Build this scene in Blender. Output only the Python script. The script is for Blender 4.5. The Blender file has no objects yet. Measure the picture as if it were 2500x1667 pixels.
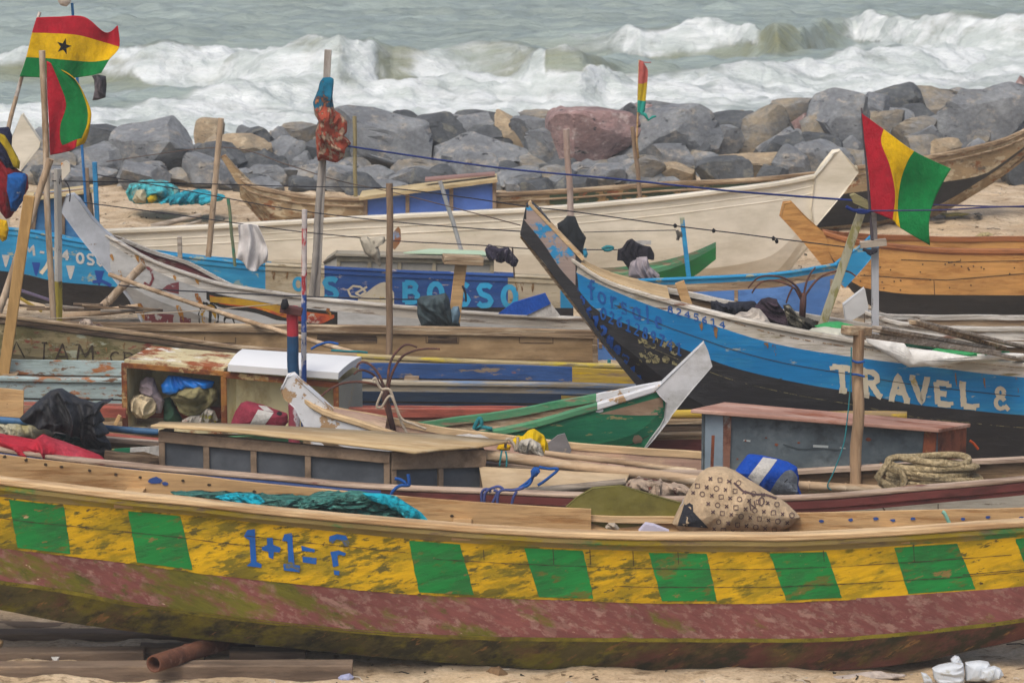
import bpy, math, random
import numpy as np
from mathutils import Vector, noise, geometry
from mathutils.bvhtree import BVHTree
random.seed(7)
sc = bpy.context.scene
COL = sc.collection
# ---------------------------------------------------------------- camera, light, exposure
CZ = 7.9; FP = 9000.0
TH = math.atan(1533.5 / FP)
cam = bpy.data.objects.new("camera", bpy.data.cameras.new("camera")); COL.objects.link(cam)
cam.location = (0, 0, CZ); cam.rotation_euler = (math.pi/2 - TH, 0, 0)
cam.data.sensor_width = 36; cam.data.lens = 36 * FP / 2500
cam.data.clip_start = 1; cam.data.clip_end = 6000
cam.data.dof.use_dof = True; cam.data.dof.focus_distance = 37; cam.data.dof.aperture_fstop = 4.8
sc.camera = cam
SUN_EL = math.radians(58); SUN_AZ = math.radians(205)      # azimuth from +Y (north), clockwise
w = bpy.data.worlds.new("World"); sc.world = w; w.use_nodes = True
nt = w.node_tree; bg = nt.nodes["Background"]
sky = nt.nodes.new("ShaderNodeTexSky"); sky.sky_type = 'NISHITA'; sky.sun_disc = False
sky.sun_elevation = SUN_EL; sky.sun_rotation = SUN_AZ
sky.air_density = 1.0; sky.dust_density = 6.0; sky.ozone_density = 1.0
nt.links.new(sky.outputs[0], bg.inputs[0]); bg.inputs[1].default_value = 0.13
sl = bpy.data.lights.new("sun", 'SUN'); sl.energy = 1.2; sl.angle = math.radians(28); sl.color = (1.0, 0.97, 0.92)
so = bpy.data.objects.new("sun", sl); COL.objects.link(so)
sd = Vector((math.sin(SUN_AZ)*math.cos(SUN_EL), math.cos(SUN_AZ)*math.cos(SUN_EL), math.sin(SUN_EL)))
so.rotation_euler = sd.to_track_quat('Z', 'Y').to_euler(); so.location = (0, 20, 30)
sc.view_settings.view_transform = 'Standard'; sc.view_settings.look = 'None'
sc.view_settings.exposure = 0.2; sc.view_settings.gamma = 1.0
sc.render.engine = 'CYCLES'
# ---------------------------------------------------------------- helpers: picture geometry
CT, ST = math.cos(TH), math.sin(TH)
def W(px, py, Y):
    """point of the world at distance Y along a line of sight (used to lay the place out at true distances)"""
    dx = (px - 1250) / FP; dy = (833.5 - py) / FP
    d = Vector((dx, CT + dy*ST, -ST + dy*CT)); t = Y / d.y
    return Vector((d.x*t, Y, CZ + d.z*t))
def ray(px, py):
    dx = (px - 1250) / FP; dy = (833.5 - py) / FP
    return Vector((dx, CT + dy*ST, -ST + dy*CT)).normalized()
def pix(x, y, z):
    z = z - CZ
    f = y*CT - z*ST; u = y*ST + z*CT
    return 1250 + FP*x/f, 833.5 - FP*u/f
def k(c, r, pts):      # crop coordinates (4x4 survey tiles) to photo pixels
    return [((c-1)*600 + x*.2979, (r-1)*400 + y*.2979) for x, y in pts]
def S(Y): return FP*CT/Y     # px per metre about there
def cub(poly, x):
    x = np.asarray(x, float); P = np.array(poly, float)
    X, Yv = P[:, 0], P[:, 1]
    if len(X) < 3: return np.interp(x, X, Yv)
    d = np.diff(Yv)/np.diff(X); m = np.empty(len(X)); m[0] = d[0]; m[-1] = d[-1]
    for i in range(1, len(X)-1):
        m[i] = 0 if d[i-1]*d[i] <= 0 else 2*d[i-1]*d[i]/(d[i-1]+d[i])
    i = np.clip(np.searchsorted(X, x) - 1, 0, len(X)-2)
    h = X[i+1]-X[i]; t = np.clip((x-X[i])/h, 0, 1)
    return (2*t**3-3*t**2+1)*Yv[i] + (t**3-2*t**2+t)*h*m[i] + (-2*t**3+3*t**2)*Yv[i+1] + (t**3-t**2)*h*m[i+1]
def fn(v):
    if callable(v): return v
    if isinstance(v, (int, float)): return lambda x: np.full(np.shape(x), float(v)) if np.ndim(x) else float(v)
    return lambda x: cub(v, x)
def hsh(ix, iy, s):
    n = (ix.astype(np.int64)*374761393 + iy.astype(np.int64)*668265263 + s*1442695041) & 0x7fffffff
    n = ((n ^ (n >> 13))*1274126177) & 0x7fffffff
    return ((n ^ (n >> 16)) & 0xffff)/65535.0
def vn(x, y, s=0):
    ix = np.floor(x); iy = np.floor(y); fx = x-ix; fy = y-iy
    fx = fx*fx*(3-2*fx); fy = fy*fy*(3-2*fy)
    a = hsh(ix, iy, s); b = hsh(ix+1, iy, s); c_ = hsh(ix, iy+1, s); d = hsh(ix+1, iy+1, s)
    return (a*(1-fx)+b*fx)*(1-fy) + (c_*(1-fx)+d*fx)*fy
def fbm(x, y, o=4, s=0, g=.5):
    r = 0; a = 1; t = 0
    for i in range(o): r = r + a*vn(x*2**i+i*17.3, y*2**i-i*9.1, s+i); t += a; a *= g
    return r/t
# ---------------------------------------------------------------- helpers: materials
def c(h, kx=1.0):
    if not isinstance(h, str): return h
    v = [int(h[i:i+2], 16)/255 for i in (0, 2, 4)]
    v = [(a/12.92 if a <= .04045 else ((a+.055)/1.055)**2.4)*kx for a in v]
    return (min(v[0], .85), min(v[1], .85), min(v[2], .85), 1)
MC = {}
def M(key, base=None, layers=(), grain=((1.5, 12, 22), .25), rough=.75, bump=.25, metal=0.0, var=.18, alpha=None, spec=.3, sheen=0, trans=0, rot=0):
    if key in MC: return MC[key]
    m = bpy.data.materials.new(key); m.use_nodes = True; n = m.node_tree.nodes; L = m.node_tree.links
    bs = n["Principled BSDF"]; bs.inputs['Roughness'].default_value = rough; bs.inputs['Metallic'].default_value = metal
    bs.inputs['Specular IOR Level'].default_value = spec
    tc = n.new('ShaderNodeTexCoord')
    def nz(scale, detail=6, rg=.62, off=0):
        mp = n.new('ShaderNodeMapping'); mp.inputs['Scale'].default_value = scale if isinstance(scale, tuple) else (scale,)*3
        mp.inputs['Location'].default_value = (off*3.7, off*1.3, off*2.1)
        if rot:
            m0 = n.new('ShaderNodeMapping'); m0.inputs['Rotation'].default_value = (0, math.radians(rot), 0); L.new(tc.outputs['Object'], m0.inputs[0]); L.new(m0.outputs[0], mp.inputs[0])
        else: L.new(tc.outputs['Object'], mp.inputs[0])
        t = n.new('ShaderNodeTexNoise'); t.inputs['Scale'].default_value = 1; t.inputs['Detail'].default_value = detail; t.inputs['Roughness'].default_value = rg
        L.new(mp.outputs[0], t.inputs['Vector']); return t.outputs['Fac']
    def mr(src, a, b, lo, hi):
        q = n.new('ShaderNodeMapRange'); q.inputs['From Min'].default_value = a; q.inputs['From Max'].default_value = b
        q.inputs['To Min'].default_value = lo; q.inputs['To Max'].default_value = hi; L.new(src, q.inputs['Value']); return q.outputs[0]
    def mix(f, a, b, mode='MIX'):
        q = n.new('ShaderNodeMix'); q.data_type = 'RGBA'; q.blend_type = mode
        if isinstance(f, float): q.inputs[0].default_value = f
        else: L.new(f, q.inputs[0])
        for s, v in ((q.inputs[6], a), (q.inputs[7], b)):
            if isinstance(v, tuple): s.default_value = v
            else: L.new(v, s)
        return q.outputs[2]
    sd = (sum(map(ord, key)) % 37)
    cur = c(base); h = None
    for i, ly in enumerate(layers):
        col, cov, scl = ly[0], ly[1], ly[2]; soft = ly[3] if len(ly) > 3 else .02
        from statistics import NormalDist
        t = .5 - .105*NormalDist().inv_cdf(cov)
        src = nz(scl, 8, .68, sd+i*5+1)
        if len(ly) > 4:      # this layer grows or fades along the hull: (x0, x1, shift at x1)
            sp = n.new('ShaderNodeSeparateXYZ'); L.new(tc.outputs['Object'], sp.inputs[0]); sh_ = mr(sp.outputs[0], ly[4][0], ly[4][1], 0, ly[4][2])
            aa = n.new('ShaderNodeMath'); aa.operation = 'ADD'; L.new(src, aa.inputs[0]); L.new(sh_, aa.inputs[1]); src = aa.outputs[0]
        f = mr(src, t-soft, t+soft, 0, 1)
        cur = mix(f, cur, c(col)); h = f if h is None else h
    gsc, gst = grain
    g = nz(gsc, 5, .7, sd)
    gm = n.new('ShaderNodeCombineColor'); v = mr(g, .25, .75, 1-gst, 1+gst*.6)
    for s in gm.inputs: L.new(v, s)
    cur = mix(1.0, cur, gm.outputs[0], 'MULTIPLY')
    b = nz((.9, .9, 1.6), 3, .5, sd+9); gm2 = n.new('ShaderNodeCombineColor'); v2 = mr(b, .3, .7, 1-var, 1+var)
    for s in gm2.inputs: L.new(v2, s)
    cur = mix(1.0, cur, gm2.outputs[0], 'MULTIPLY')
    L.new(cur, bs.inputs['Base Color'])
    if bump:
        bp = n.new('ShaderNodeBump'); bp.inputs['Strength'].default_value = bump; bp.inputs['Distance'].default_value = .012 if bump < 1 else .03
        if h is not None:
            ad = n.new('ShaderNodeMath'); ad.operation = 'SUBTRACT'; L.new(g, ad.inputs[0]); L.new(h, ad.inputs[1]); L.new(ad.outputs[0], bp.inputs['Height'])
        else: L.new(g, bp.inputs['Height'])
        L.new(bp.outputs[0], bs.inputs['Normal'])
    if alpha:
        L.new(mr(nz(alpha[1], 8, .68, sd+3), alpha[0]-.02, alpha[0]+.02, 1, 0), bs.inputs['Alpha'])
    if sheen: bs.inputs['Sheen Weight'].default_value = sheen
    if trans: bs.inputs['Transmission Weight'].default_value = trans
    MC[key] = m; return m
def cloth(key, base, layers=(), var=.16, rough=.9, bump=1.0):
    return M(key, base, layers, grain=((11, 11, 7), .3), rough=rough, bump=bump, var=var, spec=.15)
# ---------------------------------------------------------------- helpers: meshes and objects
LOC = {}
class MB:
    def __init__(s): s.v = []; s.f = []; s.m = []; s.q = 0
    def add(s, vs, fs, mi=0):
        o = len(s.v); s.v += [Vector(a) for a in vs]; s.f += [tuple(i+o for i in f) for f in fs]
        s.m += ([mi]*len(fs) if isinstance(mi, int) else list(mi)); return s
    def grid(s, rows, mi=0, closed=False, flip=False):
        nr, nc = len(rows), len(rows[0]); vs = [p for r in rows for p in r]; fs = []; ms = []
        for i in range(nr-1):
            for j in range(nc if closed else nc-1):
                j2 = (j+1) % nc
                f = (i*nc+j, i*nc+j2, (i+1)*nc+j2, (i+1)*nc+j)
                fs.append(f[::-1] if flip else f); ms.append(mi if isinstance(mi, int) else mi(i, j))
        return s.add(vs, fs, ms)
    def sweep(s, secs, mi=0, caps=True):      # list of closed sections
        nr, nc = len(secs), len(secs[0]); o = len(s.v)
        s.grid(secs, mi, closed=True)
        if caps:
            m0 = mi if isinstance(mi, int) else mi(0, 0); m1 = mi if isinstance(mi, int) else mi(nr-2, 0)
            s.f += [tuple(o+j for j in range(nc))[::-1], tuple(o+(nr-1)*nc+j for j in range(nc))]; s.m += [m0, m1]
        return s
    def tube(s, pts, r, n=8, mi=0, caps=True):
        pts = [Vector(p) for p in pts]; rs = r if hasattr(r, '__len__') else [r]*len(pts); secs = []
        t = (pts[1]-pts[0]).normalized(); up = Vector((0, 0, 1)) if abs(t.z) < .9 else Vector((0, 1, 0))
        a = t.cross(up).normalized()
        for i, p in enumerate(pts):
            t = (pts[min(i+1, len(pts)-1)]-pts[max(i-1, 0)]).normalized()
            a = (a - t*a.dot(t)).normalized(); b = t.cross(a)
            secs.append([p + (a*math.cos(q*2*math.pi/n) + b*math.sin(q*2*math.pi/n))*rs[i] for q in range(n)])
        return s.sweep(secs, mi, caps)
    def bar(s, A, B, wd, ht, mi=0, n=1, side=None):  # plank from A to B, wd across, ht thick
        A, B = Vector(A), Vector(B); t = (B-A).normalized()
        if side is None: side = t.cross(Vector((0, 0, 1))) if abs(t.z) < .85 else Vector((1, 0, 0))
        a = (side - t*side.dot(t)).normalized(); b = a.cross(t).normalized(); secs = []
        for i in range(n+1):
            p = A.lerp(B, i/n); w2, h2 = wd/2, ht/2
            secs.append([p - a*w2 - b*h2, p + a*w2 - b*h2, p + a*w2 + b*h2, p - a*w2 + b*h2])
        return s.sweep(secs, mi)
    def slab(s, P4, th, mi=0):      # quad with thickness away from its face normal
        P4 = [Vector(p) for p in P4]; nn = (P4[1]-P4[0]).cross(P4[3]-P4[0]).normalized()
        return s.sweep([P4, [p - nn*th for p in P4]], mi)
    def prism(s, pts, Y, th, mi=0, mi2=None):      # outline in photo pixels standing at distance Y, real thickness 2*th
        F = [W(x, y, Y if not hasattr(Y, '__len__') else Y[i]) for i, (x, y) in enumerate(pts)]
        n = len(F); o = len(s.v); s.v += [p + Vector((0, -th, 0)) for p in F] + [p + Vector((0, th, 0)) for p in F]
        tr = geometry.tessellate_polygon([[Vector((p.x, p.z, 0)) for p in F]])
        for t in tr:
            s.f.append(tuple(o+i for i in t)); s.m.append(mi); s.f.append(tuple(o+n+i for i in t[::-1])); s.m.append(mi)
        for i in range(n):
            j = (i+1) % n; s.f.append((o+i, o+j, o+n+j, o+n+i)); s.m.append(mi if mi2 is None else mi2)
        return s
    def bvh(s): return BVHTree.FromPolygons(s.v, s.f)
    def build(s, name, mats, parent=None, smooth=False, bevel=0, thick=0, L=None):
        mats = mats if isinstance(mats, (list, tuple)) else [mats]
        me = bpy.data.meshes.new(name)
        if parent is not None: L = LOC[parent]
        elif L is None:
            xs = [v.x for v in s.v]; ys = [v.y for v in s.v]
            L = Vector(((min(xs)+max(xs))/2, (min(ys)+max(ys))/2, min(v.z for v in s.v)))
        me.from_pydata([v-L for v in s.v], [], s.f)
        for m in mats: me.materials.append(m)
        me.polygons.foreach_set('material_index', s.m)
        if smooth is not False:
            me.polygons.foreach_set('use_smooth', [True]*len(s.f))
            if smooth is not True: me.set_sharp_from_angle(angle=math.radians(smooth))
        me.update(); o = bpy.data.objects.new(name, me); COL.objects.link(o)
        if parent is not None: o.parent = parent
        else: o.location = L
        LOC[o] = L
        if bevel:
            b = o.modifiers.new('bevel', 'BEVEL'); b.width = bevel; b.segments = 2; b.limit_method = 'ANGLE'; b.angle_limit = math.radians(40)
        if thick:
            b = o.modifiers.new('thick', 'SOLIDIFY'); b.thickness = thick; b.offset = 0
        return o
def tag(o, label, cat=None, group=None, kind=None):
    if label: o['label'] = label
    if cat: o['category'] = cat
    if group: o['group'] = group
    if kind: o['kind'] = kind
    return o
def T(name, label, cat, loc, group=None):
    o = bpy.data.objects.new(name, None); COL.objects.link(o); o.location = loc; LOC[o] = Vector(loc)
    o.empty_display_size = .2
    return tag(o, label, cat, group)
# ---- painting on a surface: strips and letters laid onto the real hull
class Paint:
    def __init__(s, mb): s.mb = mb; s.b = mb.bvh(); s.n = 0
    def hit(s, px, py, off):
        d = ray(px, py); h = s.b.ray_cast(Vector((0, 0, CZ)), d)
        if h[0] is None: return None
        nn = h[1] if h[1].dot(d) < 0 else -h[1]
        return h[0] + nn*off
    def quad(s, a, b, c_, d, mi, nu=6, nv=6, off=.003):   # four corners in pixels, draped on the hull
        rows = []; 
        for i in range(nv+1):
            v = i/nv; r = []
            for j in range(nu+1):
                u = j/nu
                x = (a[0]*(1-u)+b[0]*u)*(1-v) + (d[0]*(1-u)+c_[0]*u)*v; y = (a[1]*(1-u)+b[1]*u)*(1-v) + (d[1]*(1-u)+c_[1]*u)*v
                r.append(s.hit(x, y, off))
            rows.append(r)
        for i in range(nv):
            for j in range(nu):
                q = [rows[i][j], rows[i+1][j], rows[i+1][j+1], rows[i][j+1]]
                if all(p is not None for p in q) and max((q[0]-q[m]).length for m in (1, 2, 3)) < .8: s.mb.add(q, [(0, 1, 2, 3)], mi)
    def band(s, top, bot, x0, x1, mi, st=12, nv=4, off=.003):   # region between two curves
        xs = np.arange(x0, x1+st*.5, st); tp = fn(top)(xs); bt = fn(bot)(xs)
        for i in range(len(xs)-1):
            s.quad((xs[i], tp[i]), (xs[i+1], tp[i+1]), (xs[i+1], bt[i+1]), (xs[i], bt[i]), mi, 1, nv, off)
    def line(s, pts, wd, mi, off=None, step=9, rag=0.0):
        s.n += 1; off = (.0045 + (s.n % 9)*.0006) if off is None else off
        P = [Vector((x, y, 0)) for x, y in pts]; Q = [P[0]]
        for a, b in zip(P, P[1:]):
            n = max(1, int((b-a).length/step))
            Q += [a.lerp(b, i/n) for i in range(1, n+1)]
        prev = None
        for i, p in enumerate(Q):
            t = (Q[min(i+1, len(Q)-1)] - Q[max(i-1, 0)]).normalized(); nn = Vector((-t.y, t.x, 0))*(wd/2)*(1+random.uniform(-rag, rag))
            a = s.hit(p.x+nn.x, p.y+nn.y, off); b = s.hit(p.x-nn.x, p.y-nn.y, off)
            if prev and a and b and prev[0] and prev[1] and (a-prev[0]).length < .6: s.mb.add([prev[0], a, b, prev[1]], [(0, 1, 2, 3)], mi)
            prev = (a, b)
    def poly(s, pts, mi):
        s.n += 1; off = .0045 + (s.n % 9)*.0006; P = [s.hit(x, y, off) for x, y in pts]
        if any(q is None for q in P): return
        tr = geometry.tessellate_polygon([[Vector((x, -y, 0)) for x, y in pts]]); s.mb.add(P, [tuple(t) for t in tr], mi)
    def streak(s, x, y, l, wd, mi, lean=0):
        P = []; R = random.uniform
        for t, f in ((0, .7), (.15, 1), (.4, .8), (.7, .5)): P.append((x-wd*f*R(.3, .6)+lean*l*t, y+l*t*R(.9, 1.1)))
        P.append((x+lean*l, y+l))
        for t, f in ((.75, .5), (.45, .8), (.2, 1), (0, .7)): P.append((x+wd*f*R(.3, .6)+lean*l*t, y+l*t*R(.9, 1.1)))
        s.poly(P, mi)
    def disc(s, x, y, r, mi, ry=None, n=9):
        s.n += 1; off = .0045 + (s.n % 9)*.0006; ry = ry or r
        P = [s.hit(x+r*math.cos(q*6.283/n)*random.uniform(.75, 1.15), y+ry*math.sin(q*6.283/n)*random.uniform(.75, 1.15), off) for q in range(n)]
        if all(p is not None for p in P): s.mb.add(P, [tuple(range(n))[::-1]], mi)
    def text(s, txt, x, y, ex, ey, wd, mi, adv=1.0, rag=.05):
        """x,y = lower left; ex = px vector of one em width; ey = px vector of cap height"""
        for ch in txt:
            g, gw = FONT.get(ch, ([], .5))
            for st in g: s.line([(x+ex[0]*a+ey[0]*b, y+ex[1]*a+ey[1]*b) for a, b in st], wd, mi, rag=rag, step=5)
            x += ex[0]*(gw+.22)*adv; y += ex[1]*(gw+.22)*adv
def arc(cx, cy, rx, ry, a0, a1, n=10): return [(cx+rx*math.cos(math.radians(a0+(a1-a0)*i/n)), cy+ry*math.sin(math.radians(a0+(a1-a0)*i/n))) for i in range(n+1)]
FONT = {
 '1': ([[(.02, .78), (.3, 1), (.3, 0)], [(.05, 0), (.55, 0)]], .55), '+': ([[(.05, .5), (.6, .5)], [(.32, .8), (.32, .2)]], .6),
 '=': ([[(.05, .68), (.5, .62)], [(.05, .35), (.5, .35)]], .5),
 '?': ([arc(.28, .78, .24, .2, 170, -30, 8), [(.5, .66), (.28, .55), (.3, .22)], [(.3, .1), (.3, 0)]], .55),
 'T': ([[(0, 1), (.62, 1)], [(.31, 1), (.31, 0)], [(.18, 0), (.44, 0)], [(0, 1.02), (0, .84)], [(.62, 1.02), (.62, .84)]], .62),
 'R': ([[(.08, 0), (.08, 1)], [(.08, .97), (.35, .97), (.5, .85), (.5, .65), (.35, .52), (.08, .52)], [(.28, .5), (.52, .05), (.62, 0)], [(-.02, 0), (.2, 0)], [(-.02, 1), (.1, 1)]], .62),
 'A': ([[(.04, 0), (.3, 1), (.56, 0)], [(.14, .32), (.46, .32)], [(-.05, 0), (.14, 0)], [(.46, 0), (.66, 0)]], .62),
 'V': ([[(.04, 1), (.3, 0), (.54, 1)], [(-.05, 1), (.14, 1)], [(.44, 1), (.64, 1)]], .6),
 'E': ([[(.08, 0), (.08, 1)], [(.08, .97), (.5, .97)], [(.08, .5), (.4, .5)], [(.08, .03), (.52, .03)], [(.5, .98), (.5, .82)], [(.52, .02), (.52, .18)]], .55),
 'L': ([[(.1, 0), (.1, 1)], [(.1, .03), (.52, .03)], [(0, 1), (.22, 1)], [(.53, .02), (.53, .2)]], .55),
 '&': ([arc(.25, .76, .15, .19, 0, 360, 12), arc(.25, .28, .2, .25, 30, 330, 10), [(.42, .2), (.6, 0)]], .6),
 'S': ([[(.52, .9), (.4, 1), (.14, .98), (.05, .8), (.14, .58), (.42, .45), (.52, .25), (.42, .04), (.15, 0), (.02, .12)]], .55),
 'B': ([[(.06, 0), (.06, 1)], [(.06, .97), (.36, .97), (.48, .82), (.4, .58), (.06, .53)], [(.4, .56), (.54, .4), (.5, .12), (.36, .03), (.06, .03)]], .58),
 'O': ([arc(.28, .5, .24, .48, 0, 360, 14)], .58), '0': ([arc(.26, .5, .22, .48, 0, 360, 14)], .5),
 'M': ([[(.02, 0), (.08, 1), (.32, .35), (.56, 1), (.62, 0)]], .66), '-': ([[(.02, .45), (.3, .45)]], .32),
 '4': ([[(.38, 0), (.38, 1), (.02, .35), (.55, .35)]], .55), 'U': ([[(.04, 1), (.05, .25), (.25, 0), (.48, .2), (.5, 1)]], .55),
 'I': ([[(.1, 0), (.1, 1)], [(0, 1), (.2, 1)], [(0, 0), (.2, 0)]], .25), 'C': ([arc(.3, .5, .26, .48, 45, 315, 10)], .5),
 'N': ([[(.02, 0), (.02, 1), (.45, 0), (.45, 1)]], .5), 'Y': ([[(0, 1), (.22, .5), (.45, 1)], [(.22, .5), (.22, 0)]], .45),
 'H': ([[(.04, 0), (.04, 1)], [(.5, 0), (.5, 1)], [(.04, .5), (.5, .5)]], .55),
 'f': ([[(.42, .95), (.25, 1), (.2, .8), (.2, -.1)], [(.02, .6), (.4, .6)]], .4), 'o': ([arc(.2, .33, .18, .3, 0, 360, 10)], .42),
 'r': ([[(.05, .65), (.07, 0)], [(.07, .4), (.2, .62), (.34, .6)]], .34), 's': ([[(.34, .58), (.15, .64), (.06, .48), (.3, .28), (.28, .06), (.04, .03)]], .38),
 'a': ([arc(.2, .33, .17, .3, 20, 340, 10), [(.38, .65), (.38, 0)]], .42), 'l': ([[(.1, 1), (.1, 0)]], .2),
 'e': ([[(.05, .35), (.36, .35), (.3, .6), (.12, .62), (.04, .35), (.12, .05), (.36, .06)]], .4),
 '2': ([[(.05, .8), (.2, 1), (.42, .9), (.4, .6), (.05, .02), (.48, .02)]], .5), '3': ([[(.05, .92), (.3, 1), (.42, .8), (.2, .55), (.45, .35), (.35, .05), (.03, .05)]], .5),
 '5': ([[(.45, 1), (.1, 1), (.08, .55), (.35, .58), (.46, .3), (.3, .02), (.03, .05)]], .5), '6': ([[(.4, 1), (.1, .6), (.05, .25), (.2, 0), (.42, .12), (.4, .42), (.1, .45)]], .5),
 '7': ([[(.03, 1), (.46, 1), (.2, 0)]], .5), '8': ([arc(.25, .75, .16, .22, 0, 360, 9), arc(.25, .27, .2, .26, 0, 360, 9)], .5), '9': ([arc(.22, .7, .18, .26, 0, 360, 9), [(.4, .7), (.3, 0)]], .48),
 ' ': ([], .3)}
# ---- hulls
def boat(label, yc, hw, rows, strips, mats, rng, caps=(), inner=0, step=30, heel=0.0, thw=(), far=None, name='canoe', group='wooden canoes drawn up on the beach', inmat=None, flat=.04):
    """rows: [(pixel curve, share of the half beam)] from gunwale down to bottom; strips: material index (or function of px) between rows.
       caps: list of dicts(drop, h, out, inn, mat, name) swept along both gunwales."""
    xs = np.linspace(rng[0], rng[1], int(round((rng[1]-rng[0])/step))+1); YC = fn(yc)(xs); HW = fn(hw)(xs); HE = fn(heel)(xs)
    N = [[W(x, y, c_-h*fr) for x, y, c_, h in zip(xs, fn(r)(xs), YC, HW)] for r, fr in rows]
    Fz = [[Vector((p.x, 2*c_-p.y, p.z-e)) for p, c_, e in zip(r, YC, HE)] for r in N]
    mid = len(xs)//2
    root = T(name, label, 'canoe', (N[-1][mid].x, YC[mid], min(p.z for p in N[-1])), group)
    mb = MB()
    for i in range(len(rows)-1):
        s_ = strips[i]; mf = (lambda a, b, s_=s_: s_ if isinstance(s_, int) else s_(xs[b]))
        mb.grid([N[i+1], N[i]], mf); mb.grid([Fz[i], Fz[i+1]], mf)
    last = strips[-1] if isinstance(strips[-1], int) else strips[-1](xs[mid])
    mb.grid([Fz[-1], N[-1]], last)
    for e in (0, -1):
        P = [r[e] for r in N] + [r[e] for r in Fz[::-1]]; mb.add(P, [tuple(range(len(P)))], last)
    # inside skin
    t = .035; ib = MB(); In = []; If = []
    for q, r in enumerate(N):
        fr = rows[q][1]; up = .05 if q == len(N)-1 else 0
        In.append([Vector((p.x, min(p.y+t, c_-.004), p.z+up - (.004 if q == 0 else 0))) for p, c_ in zip(r, YC)])
        If.append([Vector((p.x, max(p.y-t, c_+.004), p.z+up - (.004 if q == 0 else 0))) for p, c_ in zip(Fz[q], YC)])
    for i in range(len(rows)-1):
        ib.grid([In[i], In[i+1]]); ib.grid([If[i+1], If[i]])
    ib.grid([In[-1], If[-1]])
    ib.build('inner_planking', inmat or mats[inner], root)
    for cp in caps:
        for side in (0, 1):
            R = (N if side == 0 else Fz)[0]; sg = -1 if side == 0 else 1; secs = []
            for p, x, hh in zip(R, xs, HW):
                o_, i_ = cp['out'], min(cp['inn'], hh*1.0); zt = p.z - cp['drop']; zb = zt - cp['h']; b = min(.012, cp['h']*.3)
                j = noise.noise(p*2.3 + Vector((side*9, 0, 0)))*.006
                q = [(o_-b, zt), (o_, zt-b), (o_, zb+b), (o_-b, zb), (-i_, zb), (-i_, zt)]
                secs.append([Vector((p.x, p.y+sg*(a+j), z+j)) for a, z in q])
            cm = MB(); m_ = cp['mat']
            if callable(m_): cm.sweep(secs, lambda a, b_: m_(xs[a]))
            else: cm.sweep(secs, 0)
            cm.build(cp.get('name', 'gunwale'), cp['mats'] if 'mats' in cp else (mats if callable(m_) else [mats[m_]]), root, smooth=35)
    for x in thw:
        i = int(np.argmin(abs(xs-x))); a = N[0][i]; b = Fz[0][i]
        tb = MB().bar(a + Vector((0, .03, -.1)), b + Vector((0, -.03, -.1)), .16, .04, side=Vector((1, 0, 0)))
        tb.build('thwart', inmat or mats[inner], root, bevel=.006)
    return dict(root=root, mb=mb, mats=mats, paint=Paint(mb), N=N, F=Fz, xs=xs, YC=YC)
def fin(b, name='hull'):
    return b['mb'].build(name, b['mats'], b['root'], smooth=30)
def at_boat(b, x):      # near gunwale point, far gunwale point
    i = int(np.argmin(abs(b['xs']-x))); return b['N'][0][i], b['F'][0][i]
def stem(b, pts, Y, th, mats, name='stem', bevel=.012, paint=None):
    m = MB().prism(pts, Y, th)
    if paint: p = Paint(m); paint(p)
    return m.build(name, mats, b['root'] if isinstance(b, dict) else b, bevel=0 if paint else bevel)
def wall(root, P, n, fw, mf, mp, name='cabin_wall', splits=None, top=None, depth=.035):
    """framed wall: P = bl, br, tr, tl; posts and top beam stand proud of dark panels"""
    bl, br, tr, tl = [Vector(p) for p in P]; nn = (br-bl).cross(tl-bl).normalized()
    if nn.y > 0: nn = -nn
    pm = MB().slab([bl, br, tr, tl], .02); pm.build('panel', mp, root)
    fm = MB(); sp = splits or [i/n for i in range(n+1)]; ux = (br-bl).normalized()
    for s_ in sp:
        a = bl.lerp(br, s_); b = tl.lerp(tr, s_)
        ad = fw/2 if s_ == 0 else (-fw/2 if s_ == 1 else 0)
        fm.bar(a+nn*depth/2+ux*ad, b+nn*depth/2+ux*ad-Vector((0, 0, .004)), fw, depth, side=ux)
    tw = top or fw*1.2
    fm.bar(tl+nn*(depth/2+.003)-Vector((0, 0, tw/2)), tr+nn*(depth/2+.003)-Vector((0, 0, tw/2)), depth+.01, tw, side=nn)
    fm.build('frame', mf, root, bevel=.005)
# ---- loose things
def rough_tube(A, B, r0, r1, nodes=0, n=10, seg=16, seed=0, bend=0, broken=False):
    A, B = Vector(A), Vector(B); L_ = (B-A).length; pts = []; rs = []
    ts = sorted(set([i/seg for i in range(seg+1)] + [min(1, max(0, (j+.5)/nodes + d)) for j in range(nodes) for d in (-.012, 0, .012)]))
    nd = [(j+.5)/nodes for j in range(nodes)]
    for t in ts:
        p = A.lerp(B, t) + Vector((noise.noise((seed, t*3, 0)), noise.noise((seed, 5, t*3)), 0))*r0*.5
        p.z -= bend*4*t*(1-t)
        r = r0+(r1-r0)*t; r *= 1 + .05*noise.noise((seed, t*9, 4))
        if any(abs(t-d) < .004 for d in nd): r *= 1.13
        pts.append(p); rs.append(r)
    return MB().tube(pts, rs, n)
def pole(name, label, cat, p0, p1, Y, r, mat, nodes=0, group=None, Y1=None, r1=None, parent=None, seed=None, bend=0):
    A = W(p0[0], p0[1], Y); B = W(p1[0], p1[1], Y if Y1 is None else Y1)
    m = rough_tube(A, B, r, r1 or r, nodes, seed=seed or random.random()*50, bend=bend)
    o = m.build(name, mat, parent, smooth=40)
    return o if parent is not None else tag(o, label, cat, group)
def plank(name, label, cat, p0, p1, Y, wd, ht, mat, Y1=None, group=None, parent=None, side=None, bevel=.006):
    m = MB().bar(W(p0[0], p0[1], Y), W(p1[0], p1[1], Y if Y1 is None else Y1), wd, ht, n=3, side=side)
    o = m.build(name, mat, parent, bevel=bevel)
    return o if parent is not None else tag(o, label, cat, group)
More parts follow.
